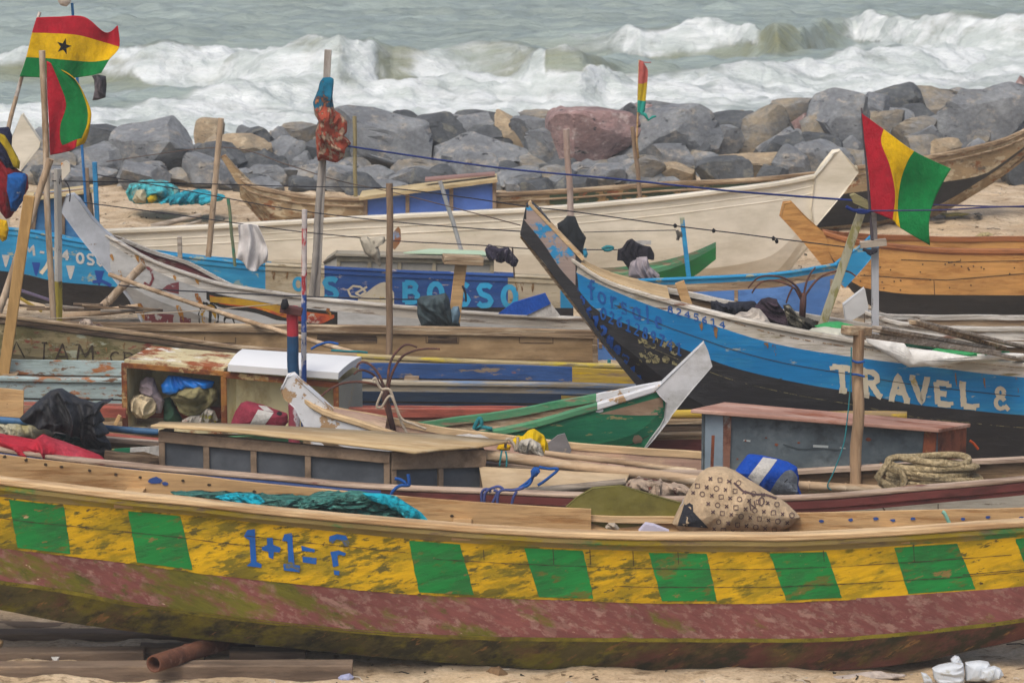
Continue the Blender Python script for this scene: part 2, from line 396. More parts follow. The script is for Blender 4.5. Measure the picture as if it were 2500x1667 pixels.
def rope(name, label, pts, Ys, r, mat, parent=None, cat='rope', sub=6, jit=0, group=None, n=6):
    Ys = Ys if hasattr(Ys, '__len__') else [Ys]*len(pts)
    P = [W(x, y, Y) for (x, y), Y in zip(pts, Ys)]; Q = []
    for i in range(len(P)-1):
        p0, p1, p2, p3 = P[max(i-1, 0)], P[i], P[i+1], P[min(i+2, len(P)-1)]
        for j in range(sub):
            t = j/sub; Q.append(.5*((2*p1)+(p2-p0)*t+(2*p0-5*p1+4*p2-p3)*t*t+(3*p1-p0-3*p2+p3)*t**3))
    Q.append(P[-1])
    m = MB().tube(Q, r, n); o = m.build(name, mat, parent, smooth=True)
    return o if parent is not None else tag(o, label, cat, group)
def pillow(pts, Y, dep, seed=0, fold=.25, fs=6.0, nr=22, na=96, fdir=(1, 0, .3), cen=None, flat=.5):
    """rounded volume filling an outline, with folds: cloth bundles, bags, nets, heaps"""
    P = [Vector((x, y, 0)) for x, y in pts]; n = len(P)
    cx = cen or (sum(p.x for p in P)/n, sum(p.y for p in P)/n)
    seg = [(P[(i+1) % n]-P[i]).length for i in range(n)]; tot = sum(seg); out = []
    for a in range(na):
        d = tot*a/na
        for i in range(n):
            if d <= seg[i]: out.append(P[i].lerp(P[(i+1) % n], d/seg[i])); break
            d -= seg[i]
    fd = Vector(fdir); mb = MB()
    for sg in (-1, 1):
        rows = []
        for q in range(nr+1):
            s_ = math.sin(q/nr*math.pi/2); r = []
            for a, p in enumerate(out):
                x = cx[0]+(p.x-cx[0])*s_; y = cx[1]+(p.y-cx[1])*s_
                dz = dep*(max(0, 1-s_**2)**flat); w_ = W(x, y, Y)
                wz = Vector((noise.noise(w_*2.2+Vector((seed*3, 0, 0))), 0, noise.noise(w_*2.2+Vector((0, seed*3, 9)))))*.35
                u = Vector(((w_.x+wz.x)*fd.x + (w_.z+wz.z)*.35, (w_.z+wz.z)*fd.z, sg*2.0))*fs + Vector((seed*7.3, seed, 0))
                f = (1-min(1, abs(noise.noise(u))*3.2))*.9 + (1-min(1, abs(noise.noise(u*2.1+Vector((4, 4, 4))))*3))*.45 - .5
                w_.y = Y + sg*dz + sg*f*fold*dep*.8*min(1, (1-s_)*5)
                k_ = 1 + .05*noise.noise(Vector((a*.35, seed, 2)))*(s_ > .7)
                r.append(w_)
            rows.append(r)
        mb.grid(rows, 0, closed=True, flip=(sg == 1))
    return mb
def bundle(name, label, cat, pts, Y, dep, mat, seed=0, fold=.5, fs=6., parent=None, group=None, fdir=(1, 0, .3), **kw):
    o = pillow(pts, Y, dep, seed, fold, fs, fdir=fdir, **kw).build(name, mat, parent, smooth=True)
    return o if parent is not None else tag(o, label, cat, group)
def patch(ctrl, Y, nu=24, nv=24, rip=None, mi=0):
    """cloth sheet through a grid of pixel control points; rip(u,v) = distance offset"""
    C_ = np.array(ctrl, float); nr, nc = C_.shape[:2]; us = np.linspace(0, 1, nu+1); vs = np.linspace(0, 1, nv+1)
    def ax(a, t):
        m = a.shape[0]
        if m < 3: return a[0]*(1-t)+a[-1]*t
        s_ = t*(m-1); i = min(int(s_), m-2); f = s_-i
        p0, p1, p2, p3 = a[max(i-1, 0)], a[i], a[i+1], a[min(i+2, m-1)]
        return .5*((2*p1)+(p2-p0)*f+(2*p0-5*p1+4*p2-p3)*f*f+(3*p1-p0-3*p2+p3)*f**3)
    rows = []
    for v in vs:
        line = ax(C_, v)
        rows.append([W(*ax(line, u), Y + (rip(u, v) if rip else 0)) for u in us])
    mb = MB(); mb.grid(rows, (lambda i, j: mi(us[j], vs[i])) if callable(mi) else mi)
    return mb, rows

def drape(name, label, cat, top, bot, Y, mat, folds=5, amp=.05, mid=None, nu=60, nv=26, seed=0):
    """cloth hanging from a line: folds run down it"""
    n = 6
    def rs(P):
        P = [Vector((x, y, 0)) for x, y in P]; d = [0]
        for a, b in zip(P, P[1:]): d.append(d[-1]+(b-a).length)
        o = []
        for i in range(n):
            t = d[-1]*i/(n-1); j = max(q for q in range(len(d)) if d[q] <= t+1e-6); j = min(j, len(P)-2)
            o.append(tuple(P[j].lerp(P[j+1], (t-d[j])/(d[j+1]-d[j])))[:2])
        return o
    rowsc = [rs(top)] + ([rs(mid)] if mid else []) + [rs(bot)]
    if not mid: rowsc.insert(1, [((a[0]+b[0])/2, (a[1]+b[1])/2) for a, b in zip(rowsc[0], rowsc[1])])
    rp = lambda u, v: amp*(math.sin(u*folds*6.28+1.3*math.sin(v*3+seed)+seed)*(.5+.7*v) + .5*math.sin(u*folds*14+v*4+seed*2)*v) + amp*1.2*noise.noise((u*3, v*2.5, seed))
    mb, _ = patch(rowsc, Y, nu, nv, rp)
    return tag(mb.build(name, mat, smooth=True, thick=.006), label, cat)
# ================================================================ the setting: sand, sea, rock wall
def crestY(x): return 65.4 + np.clip(x, -40, 40)*.31
def gz(x, y):
    x = np.asarray(x, float); y = np.asarray(y, float)
    z = (y-30)*.0055
    z = np.where(y < 30, (y-30)*.003, z)
    n = (fbm(x*.9+50, y*.9+50, 4, 3)-.5)*.10 + (fbm(x*3.4+9, y*3.4, 3, 5)-.5)*.11
    z = z + n
    cy = crestY(x); d = y-cy
    t = np.clip((y-60.2)/(cy-60.2), 0, 1)
    z = z + t*t*(3-2*t)*(.30+.012*np.clip(x, -12, 12)) + .04*t
    z = np.where(d > .2, np.minimum(z, .5 - (d-.2)*.9), z)
    z = z + .12*np.exp(-((x-7.5)/3)**2-((y-57)/4)**2)
    return np.maximum(z, -3.2)
def axis(a, b, st, lo, hi, g=1.35):
    v = list(np.arange(a, b+st/2, st)); s_ = st; q = a; left = []
    while q > lo: s_ *= g; q -= s_; left.append(q)
    s_ = st; q = b; right = []
    while q < hi: s_ *= g; q += s_; right.append(q)
    return np.array(left[::-1] + v + right)
def sheet(name, X, Y, Z, mat, attr=None):
    nx, ny = len(X), len(Y); gx, gy = np.meshgrid(X, Y)
    co = np.stack([gx.ravel(), gy.ravel(), Z.ravel()], 1)
    i = np.arange(nx-1)[None, :] + np.arange(ny-1)[:, None]*nx; i = i.ravel()
    f = np.stack([i, i+1, i+nx+1, i+nx], 1)
    me = bpy.data.meshes.new(name); me.vertices.add(len(co)); me.vertices.foreach_set('co', co.ravel())
    me.loops.add(f.size); me.loops.foreach_set('vertex_index', f.ravel())
    me.polygons.add(len(f)); me.polygons.foreach_set('loop_start', np.arange(len(f))*4); me.polygons.foreach_set('use_smooth', np.ones(len(f), bool))
    if attr is not None:
        for nm, a in attr.items():
            at = me.attributes.new(nm, 'FLOAT', 'POINT'); at.data.foreach_set('value', a.ravel().astype(np.float32))
    me.update(calc_edges=True); me.validate(); me.materials.append(mat)
    o = bpy.data.objects.new(name, me); COL.objects.link(o); o['kind'] = 'structure'; return o
sand = M('sand', 'bfa98a', [('a59178', .35, (.55, .9, 1), .12), ('cdbca2', .3, (1.5, 2.5, 2), .10), ('8a775e', .2, (5, 7, 6), .04), ('5b4a38', .04, (7, 9, 8), .015), ('e6ddcf', .012, (11, 11, 11), .01)], grain=((30, 30, 30), .35), rough=.95, bump=.9, var=.12, spec=.1)
X = axis(-12, 12, .1, -900, 900); Yv = axis(28.4, 62, .1, -400, 4000)
gx, gy = np.meshgrid(X, Yv)
sheet('sand_beach', X, Yv, gz(gx, gy), sand)
# ---- the sea: breakers with steep faces and foam
SL = -1.0
def sea_pt(px, py, h):
    d = ray(px, py); t = (SL+h-CZ)/d.z; return d.x*t, d.y*t
def seacurve(pts, hs):
    q = sorted(sea_pt(x, y, h)+(h,) for (x, y), h in zip(pts, hs)); return q
breakers = [
 ([(-500, 150), (0, 132), (150, 122), (300, 108), (400, 108), (520, 130), (640, 146), (750, 110), (830, 92), (900, 96), (960, 125), (1040, 128), (1150, 116), (1250, 112), (1340, 118), (1420, 135), (1520, 155), (1650, 178), (1850, 200)],
  [.6, .75, .8, 1.0, 1.05, .8, .85, 1.2, 1.45, 1.35, 1.0, .95, 1., 1.1, 1.15, 1., .6, .3, .05], .95, [(0, .9), (150, 1), (560, 1), (620, 1), (900, 1), (925, .35), (1000, .3), (1050, .8), (1140, .75), (1200, .45), (1290, .45), (1320, .05), (1400, 0)]),
 ([(1050, 98), (1200, 95), (1350, 92), (1480, 80), (1560, 70), (1680, 62), (1780, 66), (1860, 60), (1890, 52), (1960, 58), (2010, 52), (2080, 44), (2200, 38), (2350, 36), (2500, 34), (3000, 10)],
  [.05, .3, .4, .55, .8, .85, .8, 1.0, 1.15, 1.0, .7, .6, .9, 1.1, 1.2, 1.2], .9, [(1300, 0), (1480, .5), (1540, 1), (1840, 1), (1862, .0), (1990, .0), (2050, .3), (2100, 1), (3000, 1)]),
 ([(-500, 262), (0, 262), (250, 250), (450, 232), (560, 216), (760, 205), (950, 196), (1200, 188), (1500, 176), (1750, 158), (2000, 138), (2200, 125), (2500, 112), (3000, 80)],
  [.3, .35, .4, .45, .5, .5, .5, .5, .5, .5, .5, .45, .4, .4], 1.0, [(0, 1), (3000, 1)]),
 ([(-500, 300), (0, 288), (400, 268), (800, 245), (1200, 232), (1600, 216), (1900, 200), (2200, 180), (2500, 165), (3000, 130)], [.2]*10, .8, [(0, 1), (1900, 1), (2200, .5), (3000, .3)]),
]
X = axis(-19, 19, .075, -2500, 2500); Yv = axis(64, 128, .12, 63, 5000); Yv = Yv[Yv > 63.5]
gx, gy = np.meshgrid(X, Yv)
PXg = 1250 + FP*gx/(gy*CT + 8.9*ST); PYg = pix(gx, gy, SL)[1]
H = np.zeros_like(gx); F = np.zeros_like(gx); OL = np.zeros_like(gx)
wob = (fbm(gx*.35, gy*.1, 3, 11)-.5)*1.1
for pts, hs, wf, cov in breakers:
    q = seacurve(pts, hs); qx = [a[0] for a in q]; qy = [a[1] for a in q]; qh = [a[2] for a in q]
    yc_ = np.interp(gx, qx, qy) + wob*.6; hc = np.interp(gx, qx, qh); hc = hc*(1+.25*(fbm(gx*1.1, gy*0, 3, 5)-.5))
    d = gy-yc_; cv = np.interp(PXg, [a for a, b in cov], [b for a, b in cov])
    prof = np.where(d < 0, np.exp(-(np.abs(d)/(wf*1.35))**1.7), np.exp(-(d/3.6)**2))
    H = np.maximum(H, hc*prof)
    front = np.clip((d+6.5)/3.0, 0, 1)*np.clip((.55-d)/.5, 0, 1)
    F = np.maximum(F, np.clip(cv*1.1, 0, 1)*front*np.clip(hc*3, 0, 1))
    OL = np.maximum(OL, np.exp(-((d+.7)/1.1)**2)*np.clip(hc*1.6-.4, 0, 1))
PYg = pix(gx, gy, SL+H)[1]
# wash between the breakers and the rocks
wash = np.interp(PXg, [0, 400, 800, 1100, 1500, 1900, 2500], [268, 235, 170, 200, 182, 168, 130])
wf_ = np.clip((PYg-wash)/14, 0, 1)
left = np.clip((PYg-np.interp(PXg, [0, 280, 420, 560, 700, 900, 1000], [400, 400, 400, 400, 150, 110, 400]))/20, 0, 1)*(PXg < 1000)
left2 = ((PXg > 240) & (PXg < 720))*np.clip((PYg-118)/12, 0, 1)*np.clip((np.interp(PXg, [240, 330, 450, 560, 720], [160, 195, 215, 235, 260])-PYg)/10, 0, 1)
F = np.maximum(F, np.maximum(wf_*(.55+.45*(fbm(gx*.5, gy*.35, 3, 21))), np.maximum(left, left2)))
calm = np.clip((np.interp(PXg, [-300, 0, 200, 420, 520], [262, 262, 252, 232, 205])-PYg)/12, 0, 1)*np.clip((PYg-np.interp(PXg, [0, 120, 300, 460], [150, 160, 185, 220]))/12, 0, 1)*(PXg < 480)
F = F*(1-calm*.85)
rb = np.interp(PXg, [1100, 1500, 2000, 2500], [140, 150, 118, 90]); rt = np.interp(PXg, [1100, 1400, 1800, 2100, 2500], [205, 182, 160, 120, 60])
gap = ((PXg > 1330) & (PXg < 2300))*np.clip((PYg-rb+30)/20, 0, 1)*np.clip((rt-PYg)/12, 0, 1)
F = F*(1-gap*.75*(1-np.clip(np.interp(PXg, [1500, 1560, 1840, 1870, 2060, 2120], [0, 1, 1, 0, 0, 1])*(PYg < np.interp(PXg, [1500, 1850, 2100, 2500], [108, 108, 95, 110])), 0, 1)))
far_ = np.clip((128-gy)/20, 0, 1)
st = (fbm(gx*.55+gy*.12, gy*.9, 4, 31)-.5); st2 = (fbm(gx*2.2, gy*3.0, 4, 41)-.5)
fine = fbm(gx*1.3, gy*1.6, 5, 91, .6)-.5
F = np.clip(F*(.93+1.0*st+.8*fine) + np.clip(st-.13, 0, 1)*1.3*(PYg > 45) + np.clip(st2-.2, 0, 1)*.8*(PYg > 30), 0, 1)
near = (np.abs(gx) < 30) & (gy < 160)
fz = np.clip(F, 0, 1)
H = H + fz*((fbm(gx*.8, gy*.8, 6, 51, .6)-.5)*.85) + (1-fz)*((fbm(gx*.28+3, gy*1.1, 4, 61)-.5)*.5 + (fbm(gx*1.1, gy*2.6, 3, 71)-.5)*.22)
H = H + fz*(fbm(gx*3.0, gy*2.6, 3, 83, .6)-.5)*.15
H = H + (1-fz)*(fbm(gx*.9, gy*2.2, 4, 85)-.5)*.34
H = np.where(near, H, (fbm(gx*.05, gy*.2, 3, 61)-.5)*.3)
H = np.where(gy < 78, np.minimum(H, .5), H)
sm = bpy.data.materials.new('sea_water'); sm.use_nodes = True; n = sm.node_tree.nodes; L = sm.node_tree.links
bs = n['Principled BSDF']
def N_(t, **kw):
    q = n.new(t)
    for a, b in kw.items(): setattr(q, a, b)
    return q
def attr_(nm): q = N_('ShaderNodeAttribute', attribute_name=nm); return q.outputs['Fac']
tc = N_('ShaderNodeTexCoord')
def tnoise(scale, detail=7, rg=.65, dist=0):
    mp = N_('ShaderNodeMapping'); mp.inputs['Scale'].default_value = scale; L.new(tc.outputs['Object'], mp.inputs[0])
    t = N_('ShaderNodeTexNoise'); t.inputs['Scale'].default_value = 1; t.inputs['Detail'].default_value = detail; t.inputs['Roughness'].default_value = rg; t.inputs['Distortion'].default_value = dist
    L.new(mp.outputs[0], t.inputs['Vector']); return t.outputs['Fac']
def mth(op, a, b):
    q = N_('ShaderNodeMath', operation=op)
    for i, v in enumerate((a, b)):
        if isinstance(v, (int, float)): q.inputs[i].default_value = v
        else: L.new(v, q.inputs[i])
    return q.outputs[0]
def rng_(v, a, b, lo, hi):
    q = N_('ShaderNodeMapRange'); q.interpolation_type = 'SMOOTHSTEP'
    for nm, x in zip(('From Min', 'From Max', 'To Min', 'To Max'), (a, b, lo, hi)): q.inputs[nm].default_value = x
    L.new(v, q.inputs['Value']); return q.outputs[0]
def mixc(f, a, b):
    q = N_('ShaderNodeMix', data_type='RGBA'); L.new(f, q.inputs[0])
    for s_, v in ((q.inputs[6], a), (q.inputs[7], b)):
        if isinstance(v, tuple): s_.default_value = v
        else: L.new(v, s_)
    return q.outputs[2]
nf = tnoise((.9, 1.5, 2.5), 8, .7, .6)
ff = rng_(mth('ADD', attr_('foam'), mth('MULTIPLY', mth('SUBTRACT', nf, .5), 1.0)), .22, .86, 0, 1)
wc = mixc(mth('MULTIPLY', attr_('olive'), .8), c('83918c'), c('7c7c50'))
wc = mixc(rng_(tnoise((.12, .5, 1), 4), .4, .66, 0, .6), wc, c('a0b0ac'))
foamc = mixc(rng_(tnoise((.6, 1.1, 2), 6), .38, .62, 0, 1), c('e2e8e8'), c('bfc9c6'))
L.new(mixc(ff, wc, foamc), bs.inputs['Base Color'])
L.new(rng_(ff, 0, 1, .28, .9), bs.inputs['Roughness'])
bs.inputs['Specular IOR Level'].default_value = .35
bp = N_('ShaderNodeBump'); bp.inputs['Strength'].default_value = .8; bp.inputs['Distance'].default_value = .22
L.new(mth('ADD', tnoise((1.1, 4.5, 3), 5), mth('MULTIPLY', nf, ff)), bp.inputs['Height']); L.new(bp.outputs[0], bs.inputs['Normal'])
sheet('sea', X, Yv, SL + H, sm, dict(foam=F*near, olive=OL*near))
# ---- boulders
def rockmat(key, a, b, c3):
    return M(key, a, [(b, .42, (1.6, 1.6, 2.6), .09), (c3, .2, (4, 4, 6), .05), ('3c3f42', .10, (3, 3, 9), .02)], grain=((11, 11, 16), .4), rough=.9, bump=.8, var=.22, spec=.2)
RM = {'g': rockmat('rock_grey', '73777b', '868a8c', '9a958c'), 'd': rockmat('rock_dark', '52565a', '64686a', '77776f'), 'p': rockmat('rock_pink', '987d79', '857270', 'b3a39d'),
      't': rockmat('rock_tan', 'a59276', '8a7f6c', 'b8a98f'), 'b': rockmat('rock_greytan', '7b7c7b', '988d79', '8f908e')}
import bmesh
_b = bmesh.new(); bmesh.ops.create_icosphere(_b, subdivisions=4, radius=1)
ICO = np.array([v.co[:] for v in _b.verts]); ICOF = [tuple(v.index for v in f.verts) for f in _b.faces]; _b.free()
_b = bmesh.new(); bmesh.ops.create_icosphere(_b, subdivisions=3, radius=1)
ICO3 = np.array([v.co[:] for v in _b.verts]); ICOF3 = [tuple(v.index for v in f.verts) for f in _b.faces]; _b.free()
def rock_mesh(sx, sy, sz, seed, planes=15, lo=False, blocky=.5):
    r = np.random.RandomState(seed); P = (ICO3 if lo else ICO).copy()
    P = np.sign(P)*np.abs(P)**.5
    for i in range(planes):
        n_ = r.normal(size=3)
        if i % 2: n_[1] = -abs(n_[1])-.3
        n_ /= np.linalg.norm(n_)
        d = r.uniform(blocky, 1.0); t = P@n_; o = np.maximum(t-d, 0); P -= np.outer(o, n_)
    P = P/np.abs(P).max(0)
    P *= [sx, sy, sz]
    s_ = seed*3.1
    P2 = []
    for p in P:
        v = Vector(p); q = noise.noise(v*1.7+Vector((s_, 0, 0)))*.07 + noise.noise(v*5+Vector((0, s_, 0)))*.03 + (noise.noise(v*13) * .012)
        P2.append(v + v.normalized()*q*min(1, max(sx, sz)/.6))
    return P2
def rock(px, py, w_, h_, col, seed, label=None, group=None, dep=.8, rot=None, name='boulder'):
    cb = py+h_/2; kk = .019+.013*px/2500; base = 464 + (-20 if px > 1900 else 0)
    Y = max(59.5, 60.4 + (base-cb)*kk)
    s_ = S(Y); sx = w_/2/s_*1.2; sz = h_/2/s_*1.25; sy = max(.25, min(sx*dep, sz*1.5))
    ctr = W(px, py, Y); gap = ctr.z - sz - (float(gz(ctr.x, Y)) - .08)
    if gap > 0: sz += gap/2; ctr.z -= gap/2
    mb = MB(); V = rock_mesh(sx, sy, sz, seed, lo=w_ < 55)
    a = math.radians(rot if rot is not None else (seed*37 % 24)-12); ca, sa = math.cos(a), math.sin(a)
    mb.add([ctr + Vector((v.x*ca-v.z*sa, v.y, v.x*sa+v.z*ca)) for v in V], ICOF3 if w_ < 55 else ICOF)
    o = mb.build(name, RM[col], smooth=18)
    return tag(o, label, 'rock', group or 'boulders of the rock wall')
ROCKS = [  # px, py, w, h, colour, tilt, label
 (95, 345, 90, 60, 'g', 0, 'rounded grey boulder low behind the red and green hanging flag'), (160, 330, 120, 40, 'd', 3, 'dark flat boulder at the far left top of the wall, right of the hanging flag'),
 (265, 342, 130, 55, 'd', 5, 'dark slab on top of the wall left of the biggest left grey boulder'), (240, 392, 150, 70, 'g', -4, 'grey boulder above the turquoise net, left of the biggest left grey boulder'),
 (390, 362, 195, 112, 'g', -8, 'biggest grey boulder in the left third, pointed top, beside the first bamboo post'), (512, 334, 62, 66, 't', 0, 'small upright tan boulder just behind the first bamboo post'),
 (585, 372, 145, 74, 't', -6, 'flat tan boulder right of the first bamboo post'), (628, 338, 95, 48, 'g', 8, 'low grey boulder left of the wrapped pole, above the flat tan boulder'),
 (712, 322, 150, 42, 'b', 2, 'grey and tan capping slab crossed by the wrapped pole'), (700, 370, 130, 70, 'g', 0, 'grey boulder directly left of the wrapped pole foot'),
 (860, 306, 110, 40, 'b', -3, 'low grey cap rock behind the thin post right of the wrapped pole'), (935, 348, 240, 112, 'g', 12, 'broad grey boulder sloping down to the right of the thin post'),
 (985, 290, 60, 38, 'd', 0, 'small dark round boulder standing alone on the crest'), (1068, 334, 135, 92, 'd', -10, 'dark boulder in the shade between two broad grey ones'),
 (1090, 300, 110, 36, 'g', 0, 'flat grey crest boulder right of the small dark round one'), (1182, 362, 210, 88, 'g', 6, 'broad pale grey boulder with a level top above the blue cabin roof'),
 (1180, 292, 130, 36, 'd', 4, 'dark crest slab above the broad pale grey boulder'), (1264, 320, 115, 78, 't', 8, 'tan topped boulder with a dark lower face left of the pink boulder'),
 (1350, 292, 160, 48, 'b', 3, 'rounded grey-tan crest boulder above the pink boulder'), (1335, 378, 92, 48, 'g', 4, 'small grey boulder at the lower left of the pink boulder'),
 (1452, 338, 200, 118, 'p', 6, 'large pink boulder beside the post with the tattered pennant'), (1518, 290, 66, 62, 'g', 40, 'grey boulder leaning against the upper right of the pink boulder'),
 (1580, 274, 90, 30, 'p', -3, 'thin reddish crest stone behind the tattered pennant'), (1640, 336, 220, 118, 'g', -3, 'huge flat faced grey boulder right of the pink boulder'),
 (1650, 272, 190, 40, 'g', 2, 'long grey crest slab above the huge flat faced grey boulder'), (1770, 345, 78, 62, 'g', 10, 'small pointed grey boulder between the huge grey one and the tan-grey one'),
 (1772, 302, 120, 62, 'd', -6, 'dark overhanging boulder above the small pointed grey one'), (1862, 322, 130, 84, 'b', -25, 'tan-grey slanting boulder left of the small pink boulder'),
 (1808, 292, 18, 40, 't', 5, 'narrow pale tan stone wedged on end under the crest'), (1905, 352, 120, 58, 'g', -30, 'grey slanting boulder under the small pink boulder'),
 (1930, 262, 140, 36, 'b', -4, 'flat grey-tan crest slab above the small pink boulder'), (1966, 294, 74, 66, 'p', 30, 'small pink boulder left of the star-less triangular flag'),
 (2060, 300, 145, 125, 'g', 12, 'tall grey boulder just behind the tip of the right flag'), (2022, 350, 90, 34, 'g', 0, 'low grey boulder above the white hull stem'),
 (2120, 262, 60, 40, 'd', 0, 'dark crest boulder right of the tall grey one'), (2175, 256, 160, 66, 'd', -14, 'dark sloping boulder below the crest right of the right flag tip'),
 (2192, 300, 86, 54, 'g', -6, 'small angular grey boulder right of the right flag top'), (2222, 330, 90, 30, 'g', 0, 'low grey boulder under the small angular one'),
 (2366, 286, 270, 112, 'g', -8, 'biggest pale grey boulder near the right edge above the old boat'), (2290, 232, 170, 38, 'b', -2, 'long grey-tan crest slab above the biggest right boulder'),
 (2400, 228, 150, 40, 'g', 3, 'grey crest boulder second from the right edge'), (2490, 216, 46, 46, 'p', 0, 'reddish boulder at the right edge of the crest'), (2480, 262, 60, 56, 'd', 0, 'dark boulder at the right edge below the reddish one'),
 (1850, 412, 240, 62, 't', -4, 'smooth long tan boulder with a hollow, left of the white hull stem'), (1935, 398, 90, 62, 'g', 10, 'grey boulder right of the smooth tan one'), (2025, 384, 150, 72, 'g', -6, 'grey boulder behind the white hull stem'),
 (2110, 384, 70, 44, 't', 0, 'small tan boulder between the white stem and the right flag'), (2303, 352, 74, 38, 't', 0, 'small pale tan stone right of the right flag, above the old boat rail'),
 (2375, 336, 120, 34, 'b', 0, 'flat grey-tan stone over the old boat bow'), (2480, 400, 70, 76, 'd', 10, 'dark boulder under the old boat bow at the right edge'), (2250, 352, 90, 34, 'b', 2, 'low stone touching the right flag edge'),
 (110, 405, 130, 60, 'b', 0, 'low grey-tan stone behind the left posts'), (205, 428, 130, 48, 'g', 0, 'half buried grey stone left of the turquoise net'), (330, 424, 130, 44, 'g', -4, 'half buried grey stone just above the turquoise net'),
 (450, 428, 110, 36, 'b', 0, 'flat sandy stone right of the turquoise net, left of the first bamboo post'), (560, 430, 110, 40, 'g', 4, 'flat grey stone at the foot, right of the first bamboo post'),
 (648, 424, 140, 42, 'g', 0, 'low grey foot stone left of the wrapped pole'), (765, 425, 130, 52, 'g', 6, 'rounded foot stone at the wrapped pole'), (860, 415, 90, 48, 'b', 0, 'foot stone behind the thin post'),
 (925, 428, 100, 40, 'g', -5, 'low foot stone between the thin post and the blue cabin'), (1020, 412, 150, 42, 'b', 3, 'sandy foot stone above the dark post top'), (1125, 418, 130, 36, 'g', 0, 'long foot stone directly above the blue cabin roof'),
 (1250, 440, 120, 50, 'g', 2, 'grey foot stone right of the blue cabin roof'), (1352, 428, 110, 46, 'b', 0, 'foot stone behind the weathered post with the black cloth'), (1462, 438, 120, 56, 'g', 0, 'grey foot stone left of the forked stick'),
 (1560, 425, 120, 60, 'g', 5, 'foot stone right of the forked stick'), (1650, 430, 110, 50, 't', -5, 'tan foot stone under the huge flat faced boulder'), (1715, 395, 120, 44, 'b', 0, 'sandy ledge stone left of the smooth tan one'),
 (1430, 400, 130, 30, 'b', 0, 'flat ledge stone under the pink boulder'), (1290, 400, 100, 36, 'b', 0, 'ledge stone under the tan topped boulder'), (1560, 396, 140, 30, 'b', 3, 'flat ledge stone under the huge boulder, right of the stick'),
]
for i, (a, b, w_, h_, cl, rt, lb) in enumerate(ROCKS): rock(a, b, w_, h_, cl, i+3, lb, rot=-rt)
rr = random.Random(5)
for i in range(150):      # small stones wedged between
    px = rr.uniform(-150, 2600); top = np.interp(px, [0, 1250, 2500], [345, 300, 235]); py = rr.uniform(top, 462 if px < 1900 else 420)
    w_ = rr.uniform(50, 120)
    rock(px, py+6, w_, w_*rr.uniform(.4, .7), rr.choice('ggdgdbd'), 100+i, 'small stone wedged in the gaps between the large boulders', 'small stones in the gaps of the rock wall', name='stone')
for i in range(16):       # wall carries on out of frame
    px = -80-90*(i//2) if i % 2 else 2580+90*(i//2)
    rock(px, 340 if i % 2 else 250, 180, 110, rr.choice('ggdb'), 300+i, 'boulder of the rock wall beyond the edge of the view', 'boulders beyond the edge of the view')
# ================================================================ materials of the boats
WG = ((2.6, 16, 40), .30)
w_fresh = M('wood_fresh', 'bc9a6c', [('9c7548', .25, (1.2, 6, 12), .06), ('5a3c22', .03, (9, 9, 12), .01)], WG, .7, .25)
w_new = M('wood_new', 'bc8c4e', [('a07038', .35, (1.6, 4, 7), .06), ('6b421d', .06, (1, 9, 18), .02)], ((1.5, 8, 20), .3), .65, .25)
w_cap = M('wood_cap', 'cbb088', [('a98860', .35, (.8, 9, 14), .08), ('6e5136', .05, (2, 14, 22), .02)], WG, .75, .3)
w_old = M('wood_old', '9a8468', [('6f5a43', .4, (1, 8, 16), .08), ('b9a78c', .25, (1.4, 8, 20), .05), ('3c3024', .06, (2, 8, 16), .02)], WG, .9, .5)
w_grey = M('wood_grey', 'a89d8e', [('7c7062', .4, (1, 8, 16), .08), ('c6bdb0', .2, (1.4, 8, 20), .05)], WG, .9, .4)
w_dark = M('wood_dark', '5d4c3c', [('3a2e24', .4, (1, 8, 14), .08), ('7d6b56', .2, (2, 8, 16), .04)], WG, .9, .5)
w_in = M('wood_inside', '8b7458', [('5c4934', .45, (1, 5, 10), .1), ('7c8a5a', .1, (2, 3, 4), .05)], WG, .95, .4)
bamboo = M('bamboo', 'b09a80', [('8c7559', .35, (5, 5, 1.2), .09), ('d0c0aa', .25, (6, 6, 1), .06), ('5b4a3a', .05, (8, 8, 5), .02)], ((20, 20, 2), .3), .7, .2)
bamboo_h = M('bamboo_lying', 'b39a7c', [('8c7355', .35, (1.2, 5, 5), .09), ('d0bfa4', .25, (1, 6, 6), .06)], ((2, 20, 20), .3), .7, .2)
pole_br = M('pole_brown', '8a745e', [('6b5745', .35, (5, 5, 1.2), .09), ('a8937c', .25, (6, 6, 1), .06)], ((20, 20, 2), .3), .8, .2)
seam = M('seam', '3a2f22', grain=((5, 5, 5), .2), bump=0)
rust = M('rust', '7d4a2c', [('a8683a', .35, (5, 5, 5), .08), ('4a2a1c', .25, (8, 8, 8), .06)], ((15, 15, 15), .3), .9, .4)
ruststain = M('rust_stain', '8a6a42', [('6a4c30', .4, (14, 14, 14), .05)], ((15, 15, 15), .2), .9, 0, alpha=(.50, (22, 22, 10)))
GREY_IN = w_in
